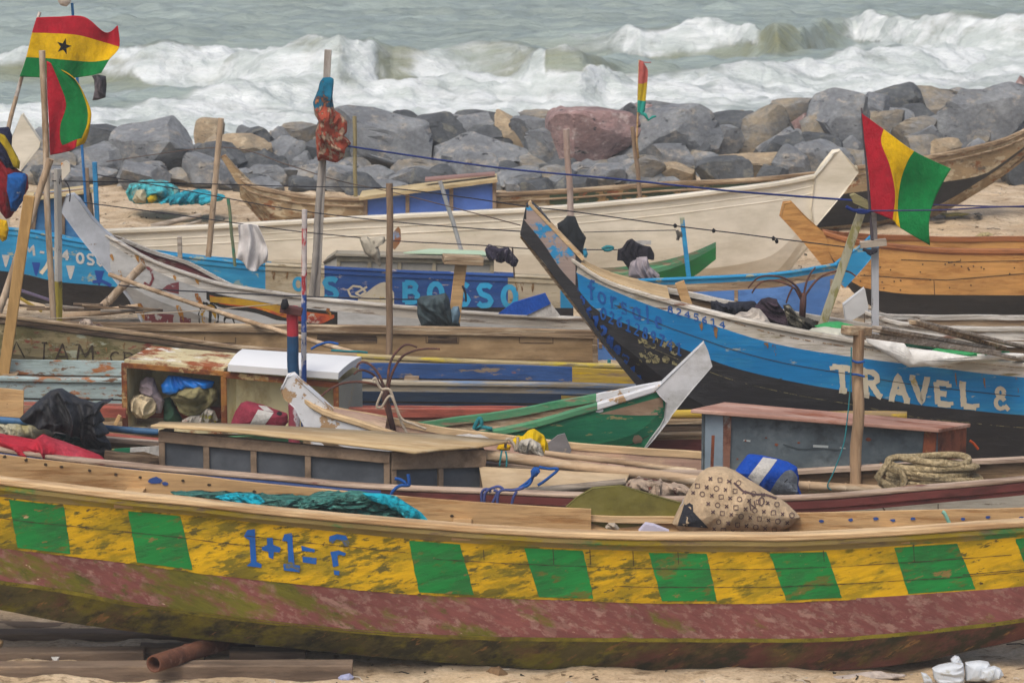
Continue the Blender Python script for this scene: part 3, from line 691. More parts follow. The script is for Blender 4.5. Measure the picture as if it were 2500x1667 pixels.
# ================================================================ 1. the yellow and green canoe in front
yel = M('paint_yellow', 'c69e00', [('9a8206', .42, (2.2, 3, 6), .06), ('6d6212', .36, (3, 4, 9), .035, (0, 7, -.12)), ('5a5220', .20, (6, 6, 20), .02, (0, 7, -.08)), ('453a22', .06, (7, 7, 18), .012), ('a08a6c', .02, (8, 8, 20), .01)], ((4, 9, 26), .28), .8, .3, rot=14)
grn = M('paint_green', '117a34', [('1f6a30', .35, (3, 4, 8), .05), ('5a6224', .22, (3.4, 4, 10), .03), ('7d6838', .10, (5, 4, 14), .012), ('b39a72', .03, (6, 5, 16), .01)], ((4, 8, 26), .22), .7, .3, rot=14)
redlow = M('paint_oxide', '7b4a46', [('9d7a70', .24, (5, 7, 9), .035, (2, 5, .02)), ('8a645c', .3, (9, 9, 16), .03), ('66641c', .36, (1.6, 3, 4), .05, (0, 7, -.22)), ('55561e', .28, (4, 5, 8), .04, (-5, 3, -.14)), ('b9a08a', .05, (7, 8, 18), .012)], ((5, 9, 24), .3), .85, .4, rot=-24)
redlow2 = M('paint_oxide_clean', '74443f', [('8d635a', .3, (2.0, 4, 5), .06), ('b39a86', .07, (2.4, 4, 7), .015)], ((2.2, 7, 12), .22), .85, .35)
bilge = M('bilge_mossy', '625c34', [('7a7426', .40, (2, 3, 4), .05, (0, 7, -.16)), ('6a443a', .12, (1.4, 2, 3), .1, (0, 6, .42)), ('3d3b28', .34, (2.5, 3, 5), .06), ('8f6c40', .12, (3, 3, 14), .02)], ((5, 7, 9), .4), .95, .6, rot=35)
bilge2 = M('bilge_oxide', '4c302a', [('33251f', .4, (1.4, 2, 3), .08), ('76583f', .06, (3, 3, 9), .02)], ((3, 7, 9), .35), .95, .5)
moss = M('moss_edge', '8a8228', [('6b6420', .4, (3, 3, 3), .08)], ((12, 12, 12), .4), .95, .4, alpha=(.62, (3, 3, 9)))
rubm = M('rub_plank', '8a7a4a', [('8d7c12', .38, (1.0, 2, 3), .05), ('3d7a42', .22, (1.2, 2, 3), .04), ('6b5a44', .2, (2, 4, 12), .05)], WG, .85, .35)
bluep = M('paint_blue_letters', '10529c', [('5c5a3c', .14, (6, 6, 12), .03)], ((4, 9, 9), .2), .7, 0)
F1top = [(-900, 1010), (-400, 1100), (0, 1171), (150, 1189), (300, 1207), (450, 1221), (600, 1239), (800, 1258), (1000, 1276), (1200, 1291), (1400, 1302), (1600, 1307), (1900, 1308), (2050, 1303), (2200, 1294), (2400, 1281), (2500, 1274), (2800, 1232), (3100, 1150)]
F1rub = [(-900, 1060), (0, 1186), (300, 1222), (600, 1254), (1000, 1292), (1300, 1315), (1600, 1325), (1900, 1324), (2200, 1311), (2500, 1284), (2800, 1243), (3100, 1162)]
F1band = [(-900, 1085), (0, 1212), (150, 1230), (300, 1242), (450, 1256), (700, 1284), (1000, 1315), (1300, 1334), (1600, 1345), (1800, 1347), (2000, 1343), (2200, 1331), (2500, 1309), (2800, 1265), (3100, 1180)]
F1bb = [(-900, 1200), (0, 1334), (150, 1352), (300, 1370), (450, 1391), (600, 1409), (800, 1429), (1000, 1447), (1200, 1456), (1400, 1462), (1600, 1469), (1800, 1470), (2100, 1459), (2300, 1446), (2500, 1430), (2800, 1370), (3100, 1240)]
F1ch = [(-900, 1290), (0, 1420), (150, 1441), (300, 1470), (450, 1492), (700, 1523), (1000, 1549), (1300, 1559), (1600, 1561), (1900, 1562), (2000, 1561), (2200, 1547), (2350, 1531), (2500, 1512), (2800, 1430), (3100, 1270)]
F1bot = [(-900, 1330), (0, 1488), (150, 1517), (300, 1538), (450, 1556), (700, 1580), (900, 1601), (1200, 1625), (1400, 1636), (1600, 1641), (1950, 1640), (2100, 1632), (2250, 1613), (2400, 1580), (2500, 1556), (2800, 1460), (3100, 1290)]
hw1 = [(-900, .12), (-300, .45), (0, .56), (1000, .58), (1900, .52), (2500, .36), (3100, .06)]
B1 = boat('long yellow and green striped canoe in front, oxide red and mossy below', [(-900, 30.5), (3100, 30.15)], hw1,
          [(F1top, 1.08), (F1rub, 1.06), (F1band, 1.0), (F1bb, .97), (F1ch, .87), (F1bot, .42)],
          [0, 1, 2, 3, 5],
          [w_cap, rubm, yel, redlow, redlow2, bilge, bilge2, grn, bluep, seam, moss], (-900, 3100), heel=.1, step=25, inner=0, inmat=w_fresh,
          caps=[dict(drop=-.015, h=.052, out=.03, inn=.10, mat=0, name='gunwale'), dict(drop=.038, h=.055, out=.012, inn=.0, mat=1, name='rub_rail')], thw=(-300, 300, 1130, 2200))
p = B1['paint']
for a, b, c_, d in [(22, 156, 43, 173), (313, 441, 334, 471), (998, 1123, 1023, 1158), (1279, 1423, 1316, 1449), (1584, 1726, 1616, 1750), (1879, 2017, 1919, 2056), (2183, 2336, 2217, 2382), (2478, 2640, 2520, 2680), (-270, -130, -240, -100)]:
    t = fn(F1band); u = fn(F1bb); xm = (a+b)/2
    jg = lambda x, s_: x + 2.2*noise.noise((x*.3, s_*3.1, 0))
    for q in range(12):
        f0, f1 = q/12, (q+1)/12; y0 = lambda x, f: (float(t(x))+4)*(1-f)+(float(u(x))-3)*f
        xa0, xa1, xb0, xb1 = [jg(v, w_) for v, w_ in ((a+(c_-a)*f0, q), (a+(c_-a)*f1, q+1), (b+(d-b)*f0, q+.5), (b+(d-b)*f1, q+1.5))]
        p.quad((xa0, y0(xa0, f0)), (xb0, y0(xb0, f0)), (xb1, y0(xb1, f1)), (xa1, y0(xa1, f1)), 7, 8, 1, .003)
for dy, wd, m_ in ((0, 7, 10),): p.line([(x, float(fn(F1ch)(x))+dy+1.5*noise.noise((x*.02, 0, 0))) for x in range(-100, 2580, 24)], 9+0*wd, m_, step=30)
p.line([(x, float(fn(F1bb)(x))+1) for x in range(-100, 2100, 30)], 3.5, 2, rag=.4)
for x0, x1, f in ((1060, 2480, .34), (1500, 2560, .7), (-60, 700, .42), (2350, 2600, .66), (600, 1000, .25)):
    p.line([(x, float(fn(F1band)(x))*(1-f)+float(fn(F1bb)(x))*f + 2*noise.noise((x*.01, f*9, 0))) for x in range(x0, x1, 30)], 1.5, 9, rag=.6)
for x, f0, f1 in ((1350, 0, .33), (1440, 0, .3), (1545, 0, .3), (1655, 0, .25), (2010, 0, .22), (1180, .1, .3), (2230, 0, .35)):
    t = fn(F1band)(x); u = fn(F1bb)(x); p.line([(x, t*(1-f0)+u*f0), (x+2, t*(1-f1)+u*f1)], 1.8, 9)
p.text('1', 598, 1383, (62, 7), (4, 88), 19, 8) if False else None
Yt = lambda x, y: (x, y)
for cc, q in ((1, [(2000, 358), (2028, 310), (2090, 303), (2093, 400), (2102, 570), (2145, 592), (2142, 620), (2022, 604), (2056, 575), (2046, 395), (2008, 372)]), (1, [(2145, 452), (2190, 432), (2188, 375), (2236, 375), (2240, 432), (2302, 455), (2292, 494), (2245, 490), (2240, 548), (2204, 536), (2200, 490), (2150, 476)]),
              (2, [(298, 398), (318, 345), (380, 335), (388, 460), (400, 592), (446, 604), (442, 656), (314, 640), (308, 588), (350, 584), (345, 450), (342, 404)]), (2, [(455, 440), (567, 470), (562, 495), (460, 482)]), (2, [(465, 528), (580, 540), (578, 592), (468, 576)]),
              (2, [(680, 412), (688, 362), (750, 345), (822, 358), (848, 410), (842, 452), (812, 440), (788, 402), (742, 386), (715, 420)]), (2, [(693, 492), (760, 478), (822, 500), (812, 524), (768, 512), (750, 522), (762, 602), (716, 616), (706, 540)]), (2, [(722, 640), (768, 646), (766, 682), (725, 676)])):
    p.poly(k(cc, 4, q), 8)
fin(B1)
stem(B1, [(3070, 1160), (3110, 1120), (3240, 960), (3290, 1010), (3190, 1170), (3100, 1285), (2980, 1370), (3040, 1250)], 30.15, .07, [w_cap])
stem(B1, [(-890, 1040), (-940, 960), (-1060, 820), (-1110, 880), (-1020, 1060), (-900, 1310), (-840, 1330), (-860, 1150)], 30.5, .07, [w_cap])
# bolt holes and blue spots along the inside of the far gunwale
far_pl = MB()
N1 = B1['F'][0]; secs = []
for q, x in zip(N1, B1['xs']):
    secs.append([Vector((q.x, q.y-.145, q.z+.075)), Vector((q.x, q.y-.10, q.z+.075)), Vector((q.x, q.y-.10, q.z-.14)), Vector((q.x, q.y-.145, q.z-.14))])
g0 = [i for i, x in enumerate(B1['xs']) if x <= 1470]; g1 = [i for i, x in enumerate(B1['xs']) if x >= 1950]
fp = MB().sweep([secs[i] for i in g0]).sweep([secs[i] for i in g1])
pf = Paint(fp)
for x, y in k(1, 3, [(40, 1045), (215, 1072), (375, 1108), (505, 1127), (735, 1157), (950, 1188), (1150, 1212), (1500, 1240), (1715, 1275), (2085, 1332)]) + k(2, 3, [(70, 1330), (1690, 1530)]): pf.disc(x, y+3, 5, 1, 3.5)
for x, y in k(4, 4, [(690, 232), (930, 222), (1135, 212), (1275, 225), (1440, 212), (1850, 215), (2055, 200), (2330, 205)]): pf.disc(x, y+2, 7, 2, 4)
pf.disc(378, 1172, 18, 2, 9); pf.disc(403, 1180, 8, 2, 5)
fp.build('far_stringer', [w_fresh, seam, M('paint_blue_spot', '2f4f8f', rough=.7, bump=0)], B1['root'])
# ================================================================ 2. canoe with maroon and blue rail and the low cabin
mar = M('paint_maroon', '6a3531', [('8a6a5c', .12, (1.2, 5, 14), .03), ('4c2723', .3, (2, 4, 6), .08)], WG, .65, .2)
blr = M('paint_dull_blue', '46609a', [('33508c', .4, (1.5, 3, 5), .08), ('a39a86', .12, (1, 6, 14), .03)], WG, .7, .25)
pale = M('paint_pale_grey', 'a8a59a', [('8f8a7c', .35, (1.2, 3, 5), .08), ('6a6052', .05, (2, 7, 14), .02)], WG, .8, .3)
capt = M('rail_top_worn', 'b5a08c', [('8f7a68', .4, (1, 6, 12), .06), ('6a3531', .08, (2, 4, 9), .03)], WG, .8, .3)
R2 = [(-900, 990), (-300, 1068), (0, 1101), (168, 1125), (400, 1148), (600, 1165), (900, 1192), (1200, 1204), (1400, 1213), (1650, 1223), (1910, 1221), (2100, 1210), (2300, 1192), (2500, 1174), (2900, 1115), (3300, 1020)]
def off(r, d): return [(x, y+(d(x) if callable(d) else d)) for x, y in r]
B2 = boat('second canoe from the front, its rail painted blue then maroon, low cabin aboard', [(-900, 33.1), (3300, 32.8)], [(-900, .08), (-200, .45), (800, .62), (2000, .6), (3300, .08)],
          [(R2, 1.0), (off(R2, 34), 1.0), (off(R2, 110), .95), (off(R2, 190), .7), (off(R2, 260), .2)], [lambda x: 1 if x < 905 else 0, 2, 2, 2], [mar, blr, pale, capt, seam], (-900, 3300), step=30, inmat=w_in, thw=(100, 1260, 2250),
          caps=[dict(drop=-.03, h=.035, out=.03, inn=.09, mat=3, name='gunwale'), dict(drop=.006, h=.085, out=.02, inn=0, mat=lambda x: 1 if x < 905 else 0, name='rub_rail')])
p = B2['paint']
for x in (2160, 2290, 1330): p.line([(x, float(fn(R2)(x))+36), (x, float(fn(R2)(x))+62)], 2.2, 4)
p.line([(2155, 1238), (2168, 1262)], 3, 4)
fin(B2)
dpan = M('panel_dark_blue_grey', '4a4f55', [('5c6167', .35, (1.5, 1.5, 2), .12)], ((6, 6, 6), .2), .55, .1)
cabf = w_grey; ply = M('plywood_roof', 'bfa67c', [('a58a62', .4, (1.2, 3, 3), .1), ('cdb995', .25, (1, 5, 5), .06)], ((1.2, 14, 10), .25), .85, .2)
w_cab = M('wood_cabin_frame', '8f7b66', [('6f5d4b', .35, (3, 3, 4), .08)], ((7, 7, 7), .3), .85, .3)
C2 = T('cabin', 'low wooden cabin with four dark panels and a warped plywood roof on the second canoe', 'cabin', W(780, 1190, 33), None)
zb = .80
def Z(p, z): return Vector((p.x, p.y, z))
fl, fr, er = W(388, 1050, 32.75), W(952, 1103, 32.72), W(1182, 1094, 33.25)
bl_ = W(420, 1040, 33.55)
wall(C2, [Z(fl, zb), Z(fr, zb), fr, fl], 4, .055, w_cab, dpan, splits=[0, .205, .41, .645, 1], top=.10)
wall(C2, [Z(fr, zb)+Vector((.0, .01, 0)), Z(er, zb), er+Vector((0, 0, -.01)), fr+Vector((.0, .01, 0))], 2, .05, w_cab, dpan, splits=[0, .52, 1], top=.16)
MB().slab([Z(er, zb), Z(W(1150, 1080, 33.7), zb), W(1150, 1080, 33.7), er], .02).build('panel', dpan, C2)
MB().slab([Z(fl, zb), fl, bl_, Z(bl_, zb)], .02).build('panel', dpan, C2)
rp = [(368, 1040), (560, 1053), (760, 1075), (940, 1096), (1012, 1106), (1075, 1098), (1165, 1092), (1238, 1079)]
rb_ = [(392, 1031), (600, 1037), (780, 1046), (950, 1056), (1010, 1059), (1080, 1062), (1160, 1069), (1240, 1076)]
rows = [[W(x, y, 32.62 if x < 1030 else 32.62+(x-1030)/210*.75) for x, y in rp], [W((a[0]+b[0])/2, (a[1]+b[1])/2+1.5, 33.05 if a[0] < 1030 else 33.15+(a[0]-1030)/210*.3) for a, b in zip(rp, rb_)], [W(x, y, 33.55) for x, y in rb_]]
rm = MB(); rm.grid(rows); rm.build('roof', ply, C2, smooth=True, thick=.02)
# ================================================================ 3. white stemmed canoe behind the cabin, carrying the metal box
whp = M('paint_white_peeling', 'd0d2d4', [('a88a66', .27, (3.4, 3, 4), .01), ('8a7458', .06, (6, 6, 8), .01)], ((6, 6, 9), .12), .6, .4, var=.06)
pinkd = M('deck_pinkish', 'b39482', [('c4aa8c', .3, (1.5, 3, 4), .06), ('8c6a5e', .2, (1.3, 5, 5), .05)], WG, .8, .3)
R3 = [(740, 975), (785, 1004), (870, 1031), (970, 1064), (1100, 1098), (1300, 1132), (1600, 1158), (1900, 1168), (2300, 1160), (2700, 1120), (3000, 1060)]
B3 = boat('canoe with a peeling white upturned stem rising behind the cabin roof', [(740, 34.6), (3000, 34.3)], [(740, .05), (860, .2), (1000, .38), (1300, .55), (2100, .5), (2330, .2)],
          [(R3, 1.0), (off(R3, 30), .98), (off(R3, lambda x: 60+.09*(x-740) if x < 1700 else 146), .9), (off(R3, lambda x: 110+.1*(x-740) if x < 1700 else 206), .2)], [0, 0, 2], [whp, w_cap, w_old, seam, pinkd], (740, 2330), step=25,
          caps=[dict(drop=-.03, h=.06, out=.03, inn=.05, mat=1)], inmat=pinkd, thw=(1500,))
fin(B3)
stem(B3, k(2, 3, [(292, 495), (345, 395), (395, 385), (450, 430), (600, 560), (735, 685), (690, 760), (640, 980), (560, 980), (500, 830), (400, 640), (310, 560)]), 34.6, .085, [whp])
dk = MB(); n_, f_ = B3['N'][0], B3['F'][0]
dk.grid([[n_[i]+Vector((0, .03, .012)) for i in range(1, 9)], [f_[i]+Vector((0, -.03, .012)) for i in range(1, 9)]]); dk.build('foredeck', pinkd, B3['root'], thick=.03)
# ================================================================ 4. green canoe with the white blade stem
grn2 = M('paint_green_deep', '16694a', [('1f7a50', .3, (1.5, 3, 5), .08), ('8c8458', .12, (3.5, 4, 12), .015), ('5f5138', .07, (3, 3, 8), .015)], ((2, 8, 22), .15), .65, .3)
grn3 = M('paint_green_worn', '4f8a63', [('8a7a62', .32, (1.2, 6, 12), .03), ('2f7a50', .2, (2, 5, 9), .05)], WG, .75, .3)
prim = M('primer_brown', '9c8670', [('87705a', .35, (2, 4, 6), .08), ('1f7a50', .08, (3, 5, 9), .015)], ((2, 8, 22), .2), .85, .2)
R4 = [(250, 1085), (500, 1108), (800, 1108), (1000, 1088), (1100, 1072), (1200, 1057), (1300, 1036), (1400, 1008), (1466, 989), (1540, 966), (1612, 943), (1628, 938)]
B4 = boat('green canoe with a long white blade shaped stem pointing up to the right', [(250, 36.2), (1000, 35.9), (1612, 35.55)], [(250, .06), (600, .4), (1000, .5), (1300, .42), (1466, .25), (1628, .04)],
          [(R4, 1.0), ([(x, y+24) for x, y in R4], 1.0), ([(250, 1140), (700, 1160), (1300, 1105), (1430, 1088), (1540, 1062), (1612, 1008), (1628, 988)], .9), ([(250, 1160), (700, 1200), (1200, 1200), (1400, 1165), (1500, 1142), (1560, 1112), (1600, 1068), (1628, 1003)], .25)],
          [0, 0, 0], [grn2, grn3, prim, w_old, seam, whp, w_cap], (250, 1628), step=19, caps=[dict(drop=-.03, h=.07, out=.03, inn=.06, mat=lambda x: 5 if x > 1455 else 1)], inmat=w_old, thw=(700,))
p = B4['paint']
p.quad((1462, 1010), (1616, 968), (1622, 1012), (1560, 1014), 2, 8, 4, .003)
p.line(k(3, 3, [(810, 1040), (1000, 990), (1130, 960), (1290, 880)]), 2, 4)
p.disc(1556, 1072, 15, 2, 11); p.disc(1462, 1000, 12, 5, 6)
fin(B4)
stem(B4, k(3, 3, [(1372, 468), (1738, 130), (1762, 180), (1797, 305), (1640, 500), (1480, 700), (1450, 750), (1340, 890), (1250, 985), (1300, 905), (1380, 800), (1412, 740), (1428, 600), (1372, 545), (1340, 500)]), 35.52, .07, [M('paint_white_weathered', 'c2c4c6', [('a9aaa8', .35, (3, 3, 4), .1), ('8a8a80', .05, (9, 9, 12), .02)], ((8, 8, 8), .15), .6, .25, var=.05)])
# ================================================================ 5. small maroon railed canoe right of the green one
yrail = M('paint_yellow_worn', 'b0953a', [('8f7a58', .4, (1.2, 5, 9), .05), ('c7a512', .2, (2, 5, 9), .04)], WG, .8, .3)
R5 = [(1420, 1052), (1500, 1058), (1600, 1062), (1720, 1060), (1900, 1066), (2200, 1060), (2420, 1030)]
B5 = boat('small canoe, maroon side and yellow far rail, between green canoe and metal box', 36.25, [(1420, .2), (1600, .36), (2100, .36), (2420, .1)],
          [(R5, 1.0), (off(R5, 12), 1.0), (off(R5, 42), .98), (off(R5, 78), .93), (off(R5, 150), .5)], [2, 0, 1, 1], [mar, w_old, w_old, yrail], (1420, 2230), step=40, inmat=w_dark,
          caps=[dict(drop=-.02, h=.045, out=.03, inn=.05, mat=2)])
fin(B5)
MB().tube([q+Vector((0, .05, .06)) for q in B5['F'][0]], .045, 10).build('yellow_rail', yrail, B5['root'], smooth=True)
# ================================================================ 6. red railed canoe under the chest freezer
redr = M('paint_brick_red', '9a5040', [('7d3f34', .35, (1.5, 3, 5), .08), ('8f7460', .2, (1.2, 5, 14), .03)], WG, .75, .3)
R6 = [(-500, 965), (-100, 983), (300, 993), (900, 997), (1300, 999), (1520, 1000), (1600, 985)]
B6 = boat('brick red railed canoe running behind the green canoe', 37.35, [(-500, .1), (0, .4), (1300, .4), (1600, .12)],
          [(R6, 1.0), (off(R6, 26), 1.0), (off(R6, 62), .98), (off(R6, 110), .9), (off(R6, 190), .4)], [0, 1, 1, 1], [redr, w_old, w_dark], (-500, 1600), step=40, inmat=w_dark, heel=.13,
          caps=[dict(drop=-.01, h=.105, out=.03, inn=.03, mat=0)], thw=(150, 1200))
fin(B6)
# ================================================================ 7. canoe with the pale blue and blue planks
blb = M('paint_royal_worn', '2f5590', [('28497c', .35, (1.5, 3, 5), .08), ('8a7a66', .17, (3, 5, 13), .015), ('a0673c', .06, (4, 5, 9), .02)], WG, .75, .3)
blk = M('paint_navy', '22344c', [('2c3a4a', .3, (1.5, 3, 9), .06), ('6b5c44', .05, (1.6, 5, 14), .02)], WG, .7, .3)
pbl = M('paint_pale_blue_rusty', 'a5b8b8', [('8a9a96', .3, (1.5, 3, 5), .08), ('a0673c', .24, (2.8, 4, 7), .025), ('6a4a30', .16, (4, 5, 11), .015), ('8a7c66', .15, (3, 5, 14), .02)], WG, .75, .35)
pole_rl = M('rail_round_worn', 'a39a86', [('8c8270', .3, (1.2, 5, 9), .06), ('6d87a8', .3, (1.0, 5, 9), .05)], WG, .8, .3)
R7 = [(-600, 905), (-100, 922), (0, 926), (300, 930), (900, 935), (1300, 940), (1560, 946)]
sel = lambda a, b: (lambda x: a if x < 600 else b)
B7 = boat('canoe of rusty pale blue planks at left, worn blue and yellow at right', 39.0, [(-600, .15), (0, .5), (1200, .5), (1560, .4)],
          [(R7, 1.0), (off(R7, 20), 1.0), (off(R7, 44), .98), (off(R7, 48), .95), (off(R7, 74), .93), (off(R7, 150), .5)], [sel(3, 1), sel(3, 2), 4, sel(3, 2), sel(0, 2)], [w_old, pole_rl, blk, pbl, seam, blb, yrail], (-600, 1560), step=40, inmat=w_old,
          caps=[dict(drop=-.03, h=.05, out=.035, inn=.05, mat=sel(3, 1))], thw=(20, 1000))
p = B7['paint']
p.band([(x, y+24) for x, y in R7], [(x, y+46) for x, y in R7], 1370, 1555, 6)
fin(B7)
secs = []
for q, x in zip(B7['F'][0], B7['xs']): secs.append([q+Vector((0, -.09, .05)), q+Vector((0, -.04, .05)), q+Vector((0, -.04, -.11)), q+Vector((0, -.09, -.11))])
MB().sweep(secs, lambda a, b: 0 if B7['xs'][a] < 600 else (1 if B7['xs'][a] < 1380 else 2)).build('far_plank', [pbl, blb, yrail], B7['root'])
# ================================================================ 8. weathered canoe with the scratched name
wea = M('paint_weathered_mixed', '8f8260', [('6a6440', .4, (2.4, 3, 5), .04), ('84483a', .17, (3, 3, 8), .02), ('a5a893', .16, (3, 4, 9), .02), ('3f3a28', .12, (4, 5, 9), .015)], ((2, 7, 16), .4), .9, .5)
yc_cream = M('rail_cream_yellow', 'ac9c74', [('c0ac3c', .35, (1.1, 4, 6), .03), ('85785e', .25, (1.3, 6, 12), .05)], WG, .8, .3)
R8 = [(-700, 690), (-200, 745), (0, 770), (150, 790), (358, 817), (593, 849), (870, 868), (1200, 884), (1525, 893), (1640, 888)]
B8 = boat('weathered canoe with scratched lettering on its mottled side, at the left', 40.1, [(-700, .1), (-100, .5), (1200, .5), (1640, .1)],
          [(R8, 1.0), (off(R8, 20), 1.0), (off(R8, lambda x: 90 if x < 700 else 45), .95), (off(R8, lambda x: 190 if x < 700 else 120), .4)], [1, 0, 0], [wea, w_old, yc_cream, seam, w_dark, ruststain], (-700, 1640), step=35, inmat=w_dark, heel=.19,
          caps=[dict(drop=-.02, h=.045, out=.03, inn=.05, mat=lambda x: 2 if x > 850 else 1), dict(drop=.03, h=.06, out=.02, inn=0, mat=lambda x: 2 if x > 850 else 4, name='rub_rail')])
p = B8['paint']
p.text('IAM', 100, 882, (66, 3), (2, -46), 4.2, 3, rag=.35); p.text('CR', 268, 884, (44, 2), (1, -26), 3.6, 3, rag=.35)
for xy in ((26, 850),): p.line([(xy[0], xy[1]+20), (xy[0]+14, xy[1]-16), (xy[0]+34, xy[1]+22)], 3, 3)
for x in range(30, 560, 43): p.streak(x+(x*7)%23, float(fn(R8)(x))+28+(x*13)%24, 16+(x%11), 9, 5)
fin(B8)
# ================================================================ 9. bare wooden canoe with the straight rail
w_tan = M('wood_tan_scraped', 'a88c66', [('8c7350', .35, (.8, 3, 4), .1), ('bfa27a', .3, (1.5, 4, 3), .08), ('8a4a28', .03, (3, 3, 6), .02)], ((1.4, 5, 12), .28), .9, .3)
R9 = [(-60, 780), (143, 786), (400, 790), (700, 794), (1000, 798), (1300, 804), (1449, 808)]
B9 = boat('bare wooden canoe with a straight plank rail and square cut right end', 41.7, [(-60, .2), (200, .5), (1449, .5)],
          [(R9, 1.0), (off(R9, 19), 1.0), (off(R9, 72), .96), (off(R9, 120), .8)], [0, 1, 1], [w_old, w_tan, seam, w_dark], (-60, 1449), step=40, inmat=w_dark, heel=.19,
          caps=[dict(drop=-.01, h=.10, out=.035, inn=.03, mat=0)], thw=(600,))
p = B9['paint']
for x0, x1 in ((500, 575), (775, 920), (1040, 1120), (1268, 1350)): p.line([(x0, 822), (x0, 836), (x1, 837), (x1, 823)], 2.0, 3, step=12)
p.band([(x, y+22) for x, y in R9], [(x, y+38) for x, y in R9], 775, 918, 3); p.band([(x, y+22) for x, y in R9], [(x, y+38) for x, y in R9], 1045, 1112, 3)
fin(B9)
MB().bar(W(1452, 812, 41.2), W(1454, 884, 41.25), .06, .06).build('end_post', w_old, B9['root'], bevel=.005)
rope('lashing', '', k(3, 3, [(968, 262), (962, 280), (972, 300)]), 41.15, .02, cloth('teal_cord', '2f7d86'), parent=B9['root'])
# ================================================================ 10. the big blue and black canoe, right
azure = M('paint_azure', '0a79b6', [('2a86b4', .3, (1.3, 3, 5), .08), ('9aa4a0', .09, (3.5, 4, 13), .012), ('4a4a38', .05, (3, 6, 5), .012)], ((2, 8, 22), .18), .65, .25)
tar = M('paint_tar_black', '2b2a2c', [('38383a', .3, (1.5, 3, 5), .09), ('8a8a80', .012, (3, 6, 16), .006), ('5f5a3c', .02, (7, 7, 9), .01)], ((2, 8, 22), .25), .6, .3)
azpeel = M('paint_azure_flaking', '2a8cc0', [('a08f86', .48, (4, 4, 5), .02), ('7a6a60', .08, (8, 8, 9), .015)], ((2, 8, 22), .15), .75, .3)
whw = M('rail_white_worn', 'b9b2a4', [('cfcac0', .4, (1.2, 6, 8), .04), ('7a5a48', .13, (1.3, 6, 14), .02), ('8a7f5c', .12, (1, 4, 9), .04)], WG, .75, .35)
deckw = M('deck_boards', 'bfa67e', [('a88e66', .35, (1.2, 5, 5), .08)], WG, .8, .25)
cream_l = M('paint_cream_letters', 'c6bea8', [('b39c52', .12, (6, 6, 8), .03), ('1f78ae', .05, (9, 9, 14), .01)], ((8, 8, 8), .15), .7, 0)
hand = M('paint_dark_blue_hand', '1b5296', [('1f74ac', .12, (12, 12, 12), .02)], ((8, 8, 8), .15), .7, 0)
hand2 = M('paint_bright_blue_hand', '1c4f9e', [('2b2a2c', .25, (10, 10, 10), .02)], ((8, 8, 8), .15), .7, 0)
scab = M('worn_spots', '8c8560', [('5f5a44', .4, (12, 12, 12), .03)], ((8, 8, 8), .3), .9, 0, alpha=(.53, (12, 12, 12)))
R10 = [(1395, 635), (1468, 683), (1584, 724), (1700, 755), (1800, 780), (1900, 801), (2083, 834), (2366, 879), (2500, 892), (2800, 905), (3300, 880), (3700, 800)]
K10b = [(1395, 659), (1459, 692), (1602, 751), (1688, 777), (1900, 841), (2077, 871), (2277, 896), (2500, 921), (2800, 934), (3300, 910), (3700, 830)]
K10c = [(1395, 684), (1405, 698), (1453, 754), (1543, 797), (1689, 860), (1800, 900), (1979, 940), (2077, 956), (2247, 989), (2366, 1001), (2500, 1013), (2800, 1022), (3300, 990), (3700, 880)]
K10k = [(1395, 730), (1453, 811), (1513, 885), (1572, 943), (1650, 1030), (1750, 1105), (1900, 1165), (2100, 1200), (2500, 1210), (3000, 1200), (3400, 1130), (3700, 950)]
K10m = [(x, float(fn(K10c)(x))*.45+float(fn(K10k)(x))*.55) for x in range(1395, 3701, 80)]
B10 = boat('big canoe with black bottom, azure band and cream capital letters, bow rising left', 37.65, [(1395, .06), (1500, .24), (1700, .45), (2000, .6), (2800, .65), (3700, .08)],
           [(R10, 1.0), (K10b, 1.0), (K10c, .93), (K10m, .75), (K10k, .12)], [3, 0, 1, 1], [azure, tar, azpeel, whw, cream_l, hand, hand2, scab, seam, ruststain], (1395, 3700), step=24, inmat=w_in,
           caps=[dict(drop=-.03, h=.05, out=.03, inn=.07, mat=3)], thw=(2350, 3000))
p = B10['paint']
for ch, x, y0, y1 in (('T', 2036, 950, 894), ('R', 2108, 963, 903), ('A', 2174, 972, 914), ('V', 2228, 979, 921), ('E', 2284, 985, 931), ('L', 2346, 991, 936)): p.text(ch, x, y0, (72, 9), (-4, y1-y0), 14, 4, rag=.12)
p.text('&', 2428, 997, (58, 6), (0, -54), 10.5, 4)
for i, (ch, x, y) in enumerate((('f', 1436, 724), ('o', 1462, 738), ('r', 1492, 750), ('s', 1516, 764), ('a', 1546, 776), ('l', 1578, 788), ('e', 1600, 798))): p.text(ch, x, y, (44, 15), (-3, -44), 5.5, 5, rag=.25)
p.text('0261289741', 1466, 776, (25, 11.6), (2, -27), 4.6, 5, adv=1.12, rag=.25)
p.text('8245614', 1630, 762, (26, 7.5), (0, -16), 3.4, 5, adv=1.1, rag=.2)
for i, ch in enumerate('0261289741'): p.text(ch, 1392+i*17.5, 724+i*24, (30, 20), (5, -28), 8, 6, rag=.3)
for i in range(26): p.disc(1585+random.uniform(-25, 75), 850+random.uniform(-30, 40), random.uniform(4, 10), 7)
for x in (1710, 1745, 1870, 1890, 2330, 2400, 2480): p.streak(x, float(fn(K10b)(x))+2, random.uniform(22, 40), random.uniform(6, 14), 9, lean=.15)
for f in (.5,): p.line([(x, float(fn(K10b)(x))*(1-f)+float(fn(K10c)(x))*f) for x in range(1500, 2520, 30)], 1.6, 8)
p.line([(x, float(fn(K10c)(x))+30) for x in range(1600, 2520, 30)], 1.4, 7); p.line([(x, float(fn(K10b)(x))-24) for x in range(1450, 2520, 30)], 2.2, 9)
fin(B10)
